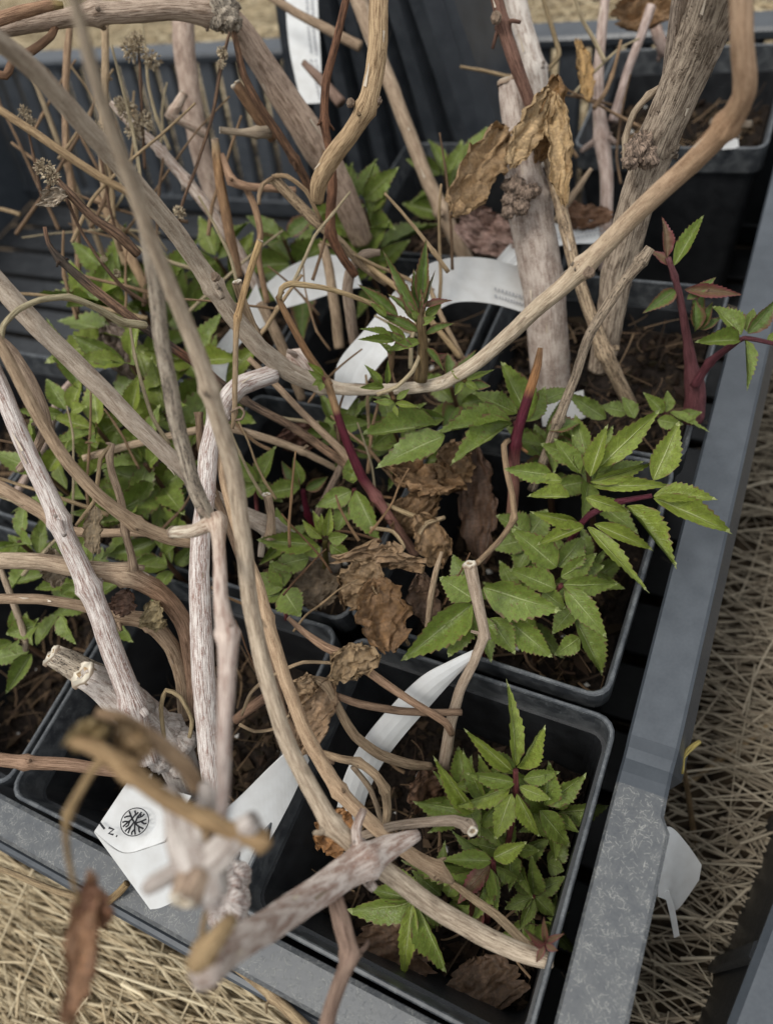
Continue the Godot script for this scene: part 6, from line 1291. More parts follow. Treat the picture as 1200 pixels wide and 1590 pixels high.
var SHOOTS := [
	["leafy_shoot", "bright shoot with the tall pointed top leaf in the front pot", "shoot", [0.2,0.06,0.06], [[76.4,3.7,-72.1,0.89],[77.2,-8.8,-65.6,1.10],[76.4,-26.1,-55.5,1.05],[75.5,-45.1,-44.6,1.20]], [[76.1,4.5,-73.3,71.1,24.5,-92.5,5.7,0],[76.6,3.9,-72.8,82.5,13.5,-86.9,4.3,0],[75.1,2.8,-71.6,58.3,15,-76.8,5.1,0],[76.3,1,-71.6,64.4,7.2,-74.6,5.5,1],[65.8,-7,-56.2,50.5,9.6,-66.3,6.2,0],[68.6,-6.5,-59.7,58.4,6.9,-70.8,5.5,1],[70.5,-8.7,-62,62.6,1.3,-73.4,5.0,1],[75.5,-2.1,-67.4,60,0.7,-53.7,5.5,0],[76.8,-1.7,-69.2,61,2.9,-65.7,5.8,1],[86.5,-12.1,-68,97.6,-7.3,-80.3,7.9,1],[86.6,-12.3,-67.6,85.1,-1.6,-79.5,5.9,1],[76.5,-2.3,-65.6,75.1,-8.6,-50.2,7.1,0],[78.1,-2.7,-66.2,88.4,-10.7,-56,5.1,0],[78.4,-1.8,-68.3,88.9,-5.5,-68.7,4.5,0],[85.3,-13.9,-65.7,96.6,-25,-59.9,8.0,1],[63.5,-8.2,-56.4,45.8,-4.7,-51.3,6.6,1],[78.7,-2.8,-71.3,89.5,-2.5,-77.3,5.2,1],[73.2,-8.8,-64.1,66.9,-16.9,-52.4,5.7,1],[83.1,-20.4,-65.4,91.7,-33.5,-58.2,5.1,2],[69.3,-9.6,-68.5,54.9,-10.9,-61.9,5.8,1]]],
	["leafy_shoot", "middle shoot with narrow drooping purple-edged leaves in the front pot", "shoot", [0.2,0.06,0.06], [[74.9,-17,-45.8,1.10],[75.3,-27.6,-40,1.13],[74,-50.2,-28.8,1.19]], [[75.1,-15.6,-46.3,84.3,-13.2,-54.5,5.9,0],[74.8,-17,-45.5,60.1,-10.7,-39.3,5.9,1],[74.3,-17.5,-44.1,67.8,-17.6,-28.8,5.9,4],[74.4,-18,-43.4,73.3,-22.9,-23.8,5.9,1],[74.1,-17.9,-43.3,80.7,-22.6,-31.2,4.9,1],[71.9,-21.3,-44.2,45.6,-19.6,-32.4,6.0,2],[72.4,-20.3,-46.4,59,-14.8,-49,5.0,2],[71.8,-22.3,-37.5,76.5,-31.4,-20.1,4.9,4],[76,-20.6,-44.6,85.1,-28.1,-43.5,5.0,2]]],
	["leafy_shoot", "low rosette with long hanging leaves at the front pot's lower left", "shoot", [0.2,0.06,0.06], [[54.1,-20.4,-24.8,0.92],[55.6,-37,-18.1,0.96]], [[54.9,-19.4,-25,36.2,-15.7,-10.2,7.5,1],[53.8,-18.4,-23.7,58.4,-22.9,-0.8,6.1,0],[55.1,-19.9,-24.3,70.3,-26.6,-9.3,6.2,1],[54.9,-20.2,-25.9,42.4,-13.3,-32,6.6,2],[56.1,-21.1,-25.3,70,-32.5,-23.6,5.3,2],[53.1,-19.9,-24.8,38.2,-17.8,-22,6.0,2]]],
	["leafy_shoot", "dark shaded shoot at the right side of the front pot", "shoot", [0.2,0.06,0.06], [[88.2,-40.1,-42.3,0.86],[87.6,-59.7,-32.9,0.90]], [[88.1,-39.9,-42.6,84.9,-27.8,-53.2,5.8,2],[87.9,-40.3,-41.7,79.9,-40.4,-34.2,5.2,2],[88.7,-40.5,-42.1,96.8,-43.8,-38.8,5.5,2],[88.9,-40.1,-43,96.9,-39.2,-52.1,5.5,2],[87.6,-39.6,-42.8,78.6,-36.2,-45.5,5.2,2],[88.4,-40.6,-41.5,86.6,-43.5,-29.9,5.5,2],[89.8,-39.7,-53.9,94.9,-36.6,-64.4,7.0,2],[89.8,-39.7,-53.9,95.9,-40.3,-53.7,6.3,2]]],
	["pink_bud_rosette", "tiny pink star-shaped rosette at the long cane's cut end", "shoot", [0.2,0.05,0.05], [[98.9,1.9,-29.2,0.48],[98.8,-2.1,-26.2,0.56]], [[98.9,2.9,-28.7,92.9,10.1,-29.6,2.0,4],[98.9,2.9,-28.7,97.6,11.4,-34.2,1.7,4],[99.4,2.8,-29,103.4,5.2,-32.5,1.8,4],[99.4,2.5,-28.3,103.1,3,-28,2.0,4],[98.7,2.6,-28,95.3,6.1,-26.7,1.4,4],[99,2.4,-27.8,98.1,1.3,-22.6,2.0,4]]],
	["leafy_shoot", "largest bright shoot spreading over the crate's right rail", "shoot", [0.13,0.03,0.045], [[96.6,30.6,-169.3,0.84],[86.3,28.6,-165.3,1.14],[77.6,25,-159.9,1.15],[72.7,15.6,-156.2,1.18],[67.6,-2.7,-154.2,1.16]], [[78.1,38.4,-171.5,93.6,51.1,-191.3,7.7,0],[76,37.4,-167.8,77.6,49.2,-182.2,6.0,0],[96.1,35.1,-172.6,100.3,47.2,-190,8.9,0],[77.5,35.3,-165.2,102.8,36.5,-172.1,4.7,0],[76.3,36.5,-166.3,96.6,39.4,-176.7,5.0,0],[97.2,32.2,-168.3,116.9,34.1,-171.4,7.2,0],[97.4,31.8,-167.6,124.3,28.9,-163.8,6.9,0],[89.5,30.8,-163,109.9,22.8,-148.3,7.9,0],[78.8,28.3,-153.2,102.8,18.6,-138.5,6.3,0],[80.6,28.3,-154.8,101.8,24.2,-152.9,4.7,0],[75.9,34,-161.2,91.7,30.9,-160.8,5.0,0],[70.7,33.6,-160.3,57.9,39,-154,5.1,0],[75,28.1,-154,60.3,35.6,-149.7,5.1,0],[77.4,27.7,-153.2,64.4,30,-140.8,5.1,0],[63.5,37.4,-165.4,47.7,42.6,-160.7,7.2,1],[66.9,36.5,-164.6,58.2,39.9,-160.6,4.4,0],[71.5,33.8,-170.7,60.8,44.4,-176.1,6.2,1],[72.3,32.7,-171.7,66.5,42,-181.6,5.9,1],[76.6,32.4,-172.9,80.8,35.6,-187.5,5.9,1],[78.9,31.3,-172.9,90.9,30.9,-183.2,6.2,1]]],
	["leafy_shoot", "broad toothed leaf whorl at the second pot's front right corner", "shoot", [0.2,0.06,0.06], [[73.4,10.5,-137.8,0.88],[68.1,-0.3,-135.9,1.12],[62.6,-16.1,-133.6,1.18]], [[70.4,14.4,-142.4,53.8,29.1,-145.6,10.1,1],[71.6,10.3,-135.8,55.3,19.8,-134.1,8.1,1],[72.4,12.1,-139.9,83.4,14.8,-150.7,8.8,1],[73.8,10.4,-138,92.9,8.7,-143.3,9.4,1],[74.4,9.8,-137.4,92.8,2.2,-126.2,8.7,1],[70.4,12.5,-143.5,76.4,16.3,-156.2,9.6,2],[78.6,3,-133.3,73.6,2.2,-122.4,7.8,1],[82.8,-3.2,-125.6,76.2,-2.5,-116,7.4,1],[79.4,-0.9,-131.4,94.5,-13,-117.9,8.5,2],[67.3,9,-134.1,76.4,5.4,-131.2,7.8,1],[73.5,8.6,-143.8,85.6,6.6,-151.1,8.9,2]]],
	["leafy_shoot", "big-leaved whorl around the standing cut stem", "shoot", [0.2,0.06,0.06], [[49.8,18.4,-117.1,0.96],[49.3,2.3,-114.1,1.01],[49.3,-17,-110.2,1.06]], [[48.3,22.5,-116.4,33.2,24,-89,11.1,1],[48.6,20.2,-114.6,46.4,19,-96.5,10.1,1],[50.9,25.6,-122.3,77.9,20.3,-123.3,12.4,1],[48.2,22.4,-118.5,36,29.3,-120.2,10.6,1],[54.2,15.6,-115.9,65.7,10.5,-107.6,9.2,1],[61.2,10.9,-118.2,77.2,4.8,-112.2,9.3,1],[49.9,17.3,-115.1,58.8,10.9,-101.9,8.5,2],[45.4,20.9,-122.4,35.5,25.8,-131.7,8.7,2]]],
	["leafy_shoot", "dark green arching leaves left of the purple-and-orange twig", "shoot", [0.2,0.06,0.06], [[40.9,30.1,-191.2,0.95],[40.7,16,-187.7,1.09],[39.9,-3.9,-182.2,1.15]], [[19,36.8,-174.3,0.5,41.8,-152.7,11.8,2],[39.6,32.2,-189.5,15.8,40.3,-173.4,9.3,2],[40.3,31.6,-188.9,24.1,34.3,-165,10.4,1],[41,32.5,-193.5,24.4,42,-193.7,9.0,1],[45.2,29.3,-193.8,32.3,47,-205.8,9.8,1],[45.5,28.9,-202.7,57.3,28.8,-213.2,6.5,2],[14.5,36.4,-178.8,-10.4,42.8,-163.2,8.3,2],[15.5,35.7,-182.9,-5.1,42.3,-176.4,7.6,2],[44.3,29.2,-192.7,48.3,34.7,-206.8,8.3,1],[53.2,27,-192.1,64.6,25.5,-200,8.3,3]]],
	["leafy_shoot", "shaded leaves below the bright shoot in the second pot", "shoot", [0.2,0.06,0.06], [[53.6,2.1,-159.5,0.96],[52,-16.9,-154.9,1.01]], [[53.6,2.1,-159.5,41.2,10.8,-159.9,10.3,2],[54.1,1.7,-159.3,58.6,7.4,-169.6,10.7,2],[53.5,1.1,-157.6,41.6,4.7,-148.7,9.5,2],[54.5,0.6,-157.6,52.7,-3.1,-144.3,9.5,2],[55.7,0.8,-159,68.5,-2.4,-160.2,9.5,2]]],
	["leafy_shoot", "fresh star-shaped sprout in the left middle pot", "shoot", [0.12,0.1,0.03], [[-13.3,26.2,-124.5,1.04],[-16.6,10.7,-120.2,1.20]], [[-13.6,28.3,-123.7,-20.9,35.4,-125.6,4.1,0],[-12.9,28.6,-124.9,-16.7,37.6,-129,3.7,0],[-12,28.4,-125.2,-11.5,37.1,-132.8,4.0,0],[-11.4,27.8,-124.6,-4.2,28.2,-127.5,5.5,1],[-14.4,27.4,-121.2,-35.6,33.9,-113.8,8.1,1],[-13.3,26.6,-120.7,-18.9,26.9,-116.1,5.6,0],[-10.4,26.3,-122.8,-1.4,21.1,-121.4,5.9,1],[-19.3,20.7,-117.9,-30.8,23.9,-108.7,9.4,2],[-12.9,29.1,-125.8,-14.5,35.8,-129.9,3.3,0]]],
	["leafy_shoot", "drooping dull green leaves at the foot of the kinked twig", "shoot", [0.2,0.06,0.06], [[-11.8,26,-148.8,0.97],[-15.4,11,-145.2,1.01]], [[-10.4,27.2,-147.7,4,17.4,-133.3,8.8,1],[-11.8,27.5,-147.1,-22,28.9,-135.5,8.0,2],[-11.9,29,-149.7,-14.1,36.8,-157.8,6.9,2],[-12.2,24.3,-145.2,-14,19.9,-130.6,7.7,2],[-11.1,30.6,-153.5,-15.5,31.8,-149.4,4.2,0]]],
	["leafy_shoot", "pair of folded leaves behind the blurred cane in the left middle pot", "shoot", [0.2,0.06,0.06], [[-58,23.9,-144,0.92],[-59.2,7.9,-136,0.95]], [[-55.5,24.6,-143,-64.2,36.6,-148.3,8.1,1],[-54.4,24.1,-143,-49.7,33.8,-156.4,8.5,1],[-56.4,22.6,-143,-65,22.5,-134.9,7.4,2],[-56.9,22.7,-142.8,-45.2,16,-140.9,7.4,2]]],
	["leafy_shoot", "red-stemmed sprout with a toothed green tip behind the star-shaped sprout", "shoot", [0.12,0.015,0.03], [[-39.1,17,-148.4,1.15],[-37.9,5.9,-142.7,1.40],[-33.9,-7.9,-139,1.44]], [[-39.3,19.3,-148.1,-52.3,23,-138.3,7.7,1],[-39,19.8,-149.1,-42.1,29.5,-155.3,5.3,1],[-39,18.8,-147.2,-49,27.2,-153.9,5.3,3],[-37.9,16.6,-148.9,-30.6,17.3,-156.9,5.3,3]]],
	["leafy_shoot", "low round-toothed leaves near the meeting corner of the four pots", "shoot", [0.2,0.06,0.06], [[-26.3,14.1,-103.7,0.85],[-29,-1.8,-99.1,0.89]], [[-25.5,16.3,-103.9,-14.3,14.2,-96.4,11.2,1],[-26,16.6,-104,-35.8,22.1,-105.4,9.5,1],[-25.4,17,-105.4,-32.4,23.6,-111.4,9.5,1],[-27.1,14.1,-102.9,-34.2,16.9,-97.1,7.6,2]]],
	["reddish_sprout", "upright green and red sprout growing from the arched pale cane", "sprout", [0.15,0.105,0.05], [[9.6,79.9,-195.7,0.96],[10.5,75.1,-192.2,1.48],[10.9,68.5,-189.4,2.00],[11,63.2,-186.5,2.36],[10.2,56.7,-182.9,2.73]], [[9.9,75.8,-192.9,-4.4,96.3,-204.4,4.1,3],[9.2,78.4,-197.2,7.8,95.3,-213.7,4.5,3],[3.3,80.2,-190.5,-9.6,92.1,-191.7,4.1,3],[0.7,82.3,-187.3,-5.1,86.9,-188.5,2.7,1],[10.2,79.7,-195.9,19.7,81.3,-200.7,2.4,4],[11,76.6,-195.5,16.2,78.8,-199.7,3.4,1],[9.3,77.2,-192.7,7.7,80.9,-193.6,2.7,1],[2.5,75,-184.6,-6.6,82.5,-180.9,2.7,1],[3.1,74.3,-183.8,-6.5,80.5,-177.3,3.1,1],[8.5,70.2,-185.7,-1.4,79.3,-184.4,3.1,3],[13.6,63.3,-186.9,19.2,64.8,-190.2,2.5,4],[6.4,72.6,-186,-0.3,79.3,-187.8,2.8,1],[10.1,76,-191.2,15.1,77.1,-195.5,2.8,1],[8.4,76.2,-192.3,1.8,88.7,-200.4,3.4,3],[10.1,75.2,-192,-0.8,86.2,-195.7,4.5,3],[10.3,75.7,-193.1,5.1,89.4,-204.9,4.1,3],[9.8,73.4,-190.6,-3.1,83.4,-188.1,4.1,3],[11.6,71.6,-191.2,20.6,73,-197.5,3.1,3],[10.7,69.9,-189.5,1.4,73.1,-180,3.1,1],[11.8,67.7,-188.7,19.7,61.7,-184.7,2.8,3],[10.7,75.6,-193.3,12.2,86.3,-207.7,3.1,3]]],
	["reddish_sprout", "thin second sprout left of the upright red and green one", "sprout", [0.16,0.1,0.05], [[-0.3,60.1,-177.2,1.01],[0.3,64.1,-180.6,1.00],[0.8,68.4,-184.5,0.99]], [[-1.1,61.1,-173.6,-6,69.5,-175.6,3.2,1],[-0.2,60.6,-173.6,-6.8,64.8,-168.5,2.8,1],[0.4,61.1,-175.1,0.8,68.4,-179.8,2.1,1],[1.1,67.8,-183.6,-3.2,72.7,-184.4,2.8,1],[1.3,68.3,-184.7,3.6,72.1,-189.4,2.5,1]]],
	["reddish_sprout", "hanging yellowish sprout under the arched cane", "sprout", [0.16,0.09,0.04], [[1.9,59.6,-173.6,1.00],[5,58.7,-170.1,0.79]], [[5.5,59.1,-169.1,-0.7,61.6,-165.7,2.5,1],[6,58.8,-168.9,14.6,57.6,-169.8,2.5,0],[5.8,58.4,-168,8.7,57.3,-164,1.8,0],[6.1,59.4,-170.2,9.9,61.1,-174.5,2.5,1],[3.6,59.2,-169.9,-2.8,61.4,-168,1.8,3]]],
	["reddish_sprout", "small green tuft on the underside of the arched cane's bend", "sprout", [0.14,0.1,0.03], [[22,56.8,-186.9,0.80],[26.4,54.7,-187.1,0.80]], [[24.7,56.5,-186.4,21,59.7,-186.8,2.1,0],[26.4,55.8,-186.7,35.5,56.8,-192.5,2.8,1],[26.2,55.4,-185.8,31.7,53.4,-184.9,2.8,1],[24.9,55.7,-185.3,23.8,53.8,-180.5,2.8,1],[27.6,53.9,-186.7,34.5,51.7,-188.9,3.6,3]]],
	["reddish_sprout", "tiny leaf buds at the kinked twig's joint", "sprout", [0.2,0.06,0.06], [[-18.2,70.5,-166.2,0.59],[-19.5,67.8,-164.6,0.59]], [[-18.2,71.5,-165.9,-23,77.7,-166,2.1,0],[-18.3,70.9,-164.5,-22.6,75.4,-164.5,2.1,1],[-18.2,70.4,-163.8,-17.8,69.6,-160.3,2.8,1],[-18.4,69.8,-164.9,-21.8,70.1,-162.2,2.5,1]]],
	["purple_shoot", "tall purple-stemmed shoot reaching over the crate's right rail", "shoot", [0.15,0.055,0.06], [[82,60.3,-253.6,1.11],[85.3,54.5,-250.3,1.12],[89,45.8,-246.7,1.39],[93.2,34.1,-242.4,1.60],[96.2,24.4,-238.7,2.35],[98.9,14.7,-234.5,3.87],[100.6,-0.4,-230.7,4.38]], [[84.7,58.2,-252.1,90.8,68.8,-268.5,5.4,1],[83.3,57.8,-252.4,75.4,62.2,-255.8,4.3,4],[81.6,59.6,-254.3,77.8,70.2,-263.8,4.3,4],[86.5,50.3,-248.3,78.7,50,-235.8,5.5,3],[89.6,50.3,-248.7,109.4,46.5,-252.8,5.1,4],[91.1,47.4,-247,99.5,52.3,-254.6,4.3,3],[96.2,37.4,-242.2,95.3,48.5,-252.9,4.4,3],[97.1,37.2,-242.6,99.9,44.7,-250.1,4.4,3],[95.9,37.1,-241.4,92.5,46.8,-249.5,3.7,3],[97.5,37.1,-242.8,104,39.3,-248.3,4.1,3]]],
	["purple_shoot", "side arm with pale-edged leaves leaning out over the rail", "shoot", [0.13,0.04,0.05], [[99.6,17.9,-231.8,1.82],[103.4,28,-235.8,1.50],[108.7,35.7,-236.5,1.22],[113.4,41,-236.9,0.89],[124.1,41.9,-234.6,0.77]], [[112,40.2,-236.5,97.4,46,-227,5.7,1],[113.7,40.6,-236.4,118,35.5,-216.9,5.6,1],[114.1,41.6,-238.7,121.6,52.1,-246.9,5.9,3],[112,41.1,-238.2,100.6,47.4,-246.5,7.9,1],[113.5,41.3,-239.9,114.2,46,-247.2,5.3,1],[120.8,41.7,-235.8,125.4,43.2,-238.2,4.2,1]]],
	["leafy_shoot", "short yellowish leaves at the foot of the purple shoot", "shoot", [0.2,0.06,0.06], [[90.3,10.3,-223,0.88],[93.6,-1.1,-223,0.90]], [[90.5,12,-221.6,82.3,19.5,-223.6,5.4,1],[91.4,11.8,-222,90.3,17.9,-227.9,5.0,1],[92.8,11.4,-222.6,108.3,6.8,-219,5.8,1],[88.9,11,-218.1,98.7,10.8,-217.7,5.8,1],[95.5,7.7,-222.9,104.2,8.4,-227.5,5.1,2],[80.5,11.7,-216.5,74.1,17.7,-221.9,5.9,2],[77.4,12,-218.9,66.5,16.2,-216.6,6.7,2],[69.9,12.8,-213.3,54.2,23.6,-214.6,7.1,2]]],
]
var ROSETTES := [
	["long-leaved shoot at the far left below the striped twig", [-148.6,67.9,-189.6], 8, 33.7, [0,1], [[-137.7,63.6,-191.6,-173.2,82.1,-184.4,10.0,1],[-130.1,58.9,-189.7,-164.6,79.2,-191.4,8.7,1]], -52],
	["yellow-green upright leaves behind the diagonal cane at the left", [-119.1,59.9,-167], 7, 27.6, [0,2,1], [[-109.7,51.1,-147.6,-106,62.9,-159.2,7.3,0],[-129.4,60.2,-146.4,-150.6,81.4,-166.7,7.4,2]], -52],
	["round-toothed shoot beside the rust-brown split stem", [-133.7,57.5,-137.3], 8, 19.9, [1,0], [], -52],
	["purple-tinged shoot in the left pots below the diagonal cane", [-117.6,54.3,-134.5], 8, 23.2, [0,3,1], [], -52],
	["broad drooping leaves between the left canes above the gap", [-96.8,41.8,-130.2], 6, 26.7, [2,1], [], -52],
	["low leaves at the left edge above the grey arching cane", [-140.6,33.3,-85.4], 8, 21.1, [2,1], [], -52],
	["leaves under the grey arching cane at the left", [-108,26.5,-79.5], 7, 19.3, [2,1], [[-106.3,25.1,-64.4,-96.9,20.8,-55.8,7.7,1],[-115,23.6,-58.1,-124.1,26.1,-49.8,8.6,1]], -52],
	["low leaf cluster at the left edge above the empty black pot", [-125.3,19.8,-50.9], 7, 17.5, [1,2], [], -52],
	["leaves showing between the long cane and the thin straight twig", [-102.2,43.2,-186], 7, 27.0, [0,1], [], -52],
	["leaves behind the long cane at the upper left middle", [-141.2,47.1,-227], 8, 29.5, [1,2,1], [], -52],
	["light leaves at the foot of the slotted wall", [-139.1,37.6,-257.5], 7, 27.4, [1,0], [], -52],
	["leafy shoot behind the drooping twig at the upper centre", [-101.2,43.4,-268.7], 9, 28.4, [1,2,3], [], -52],
	["tall-leaved shoot behind the S-curved stem", [-73.7,41.8,-302.6], 9, 30.3, [1,2], [[-83.8,41.4,-292.4,-77.9,56.3,-312.1,7.3,1],[-68,37.2,-299.2,-60.5,48.7,-313.8,8.7,1]], -52],
	["leaf cluster in front of the overturned ribbed trough", [-45.3,30.1,-341.6], 8, 26.2, [2,1], [[-37.8,31.3,-350.9,-28.2,40.8,-366,8.1,1]], -52],
	["leaves below the white tags behind the centre cane", [-70.8,24.9,-285.1], 7, 23.4, [1,2], [], -52],
	["small green leaves low at the right of the star-shaped sprout", [-41.8,7.3,-127.7], 6, 16.3, [1,2], [], -52],
	["leaves half hidden behind the arched cane's joint", [-37.5,20.9,-180.6], 7, 21.8, [2,1], [], -52],
	["dim leaves at the back of the second pot", [5.5,21.8,-210.4], 7, 21.5, [2,3], [], -52],
	["full leaf cluster at the back left of the front pot's bright shoot", [59.2,-18.1,-61.5], 8, 18.9, [1,2,1], [], -52],
	["leaf cluster behind the bright shoot at the front pot's right rim", [87.6,-28.3,-68.7], 7, 16.8, [1,2], [], -52],
	["leaf cluster between the front pot's bright and middle shoots", [77.2,-31.7,-52.7], 8, 16.8, [2,1], [], -52],
	["dark leaves low behind the long cane in the front pot", [59.9,-38.5,-28.6], 7, 18.0, [2], [], -52],
	["lowest dark leaves near the long cane's cut end", [91.7,-51.9,-37.2], 6, 14.5, [2], [], -52],
	["leaves filling the back of the largest bright shoot", [69.9,20.5,-186.1], 8, 20.2, [1,2,1], [], -52],
	["leaves behind the grey fissured twig's foot", [51.8,15.2,-194.2], 7, 19.0, [2,1,3], [], -52],
	["leaves filling behind the big-leaved whorl", [56.3,-6.9,-135.8], 8, 19.5, [2,1], [], -52],
	["dark leaves under the broad toothed whorl", [75.6,-7.9,-156.4], 7, 18.5, [2], [], -52],
	["dark leaves left of the rust-brown leaf", [-9,24.8,-181.7], 7, 22.1, [2,1], [], -52],
	["leaves below the striped twig near the long cane", [-161.7,57.8,-216.6], 8, 29.7, [1,2], [], -52],
	["spreading leaves behind the brown arching cane at the left", [-138.5,44.6,-113.3], 8, 25.5, [1,0], [], -52],
	["drooping leaves behind the papery twig at the left", [-99.8,30.9,-113.9], 8, 25.2, [1,2], [], -52],
	["tall leaves rising behind the diagonal cane's middle", [-101.8,44,-155.3], 7, 27.1, [0,1], [], -52],
	["shaded leaf cluster left of the pink-streaked cane", [-86.5,16.5,-103.7], 6, 17.5, [2,1], [], -52],
]
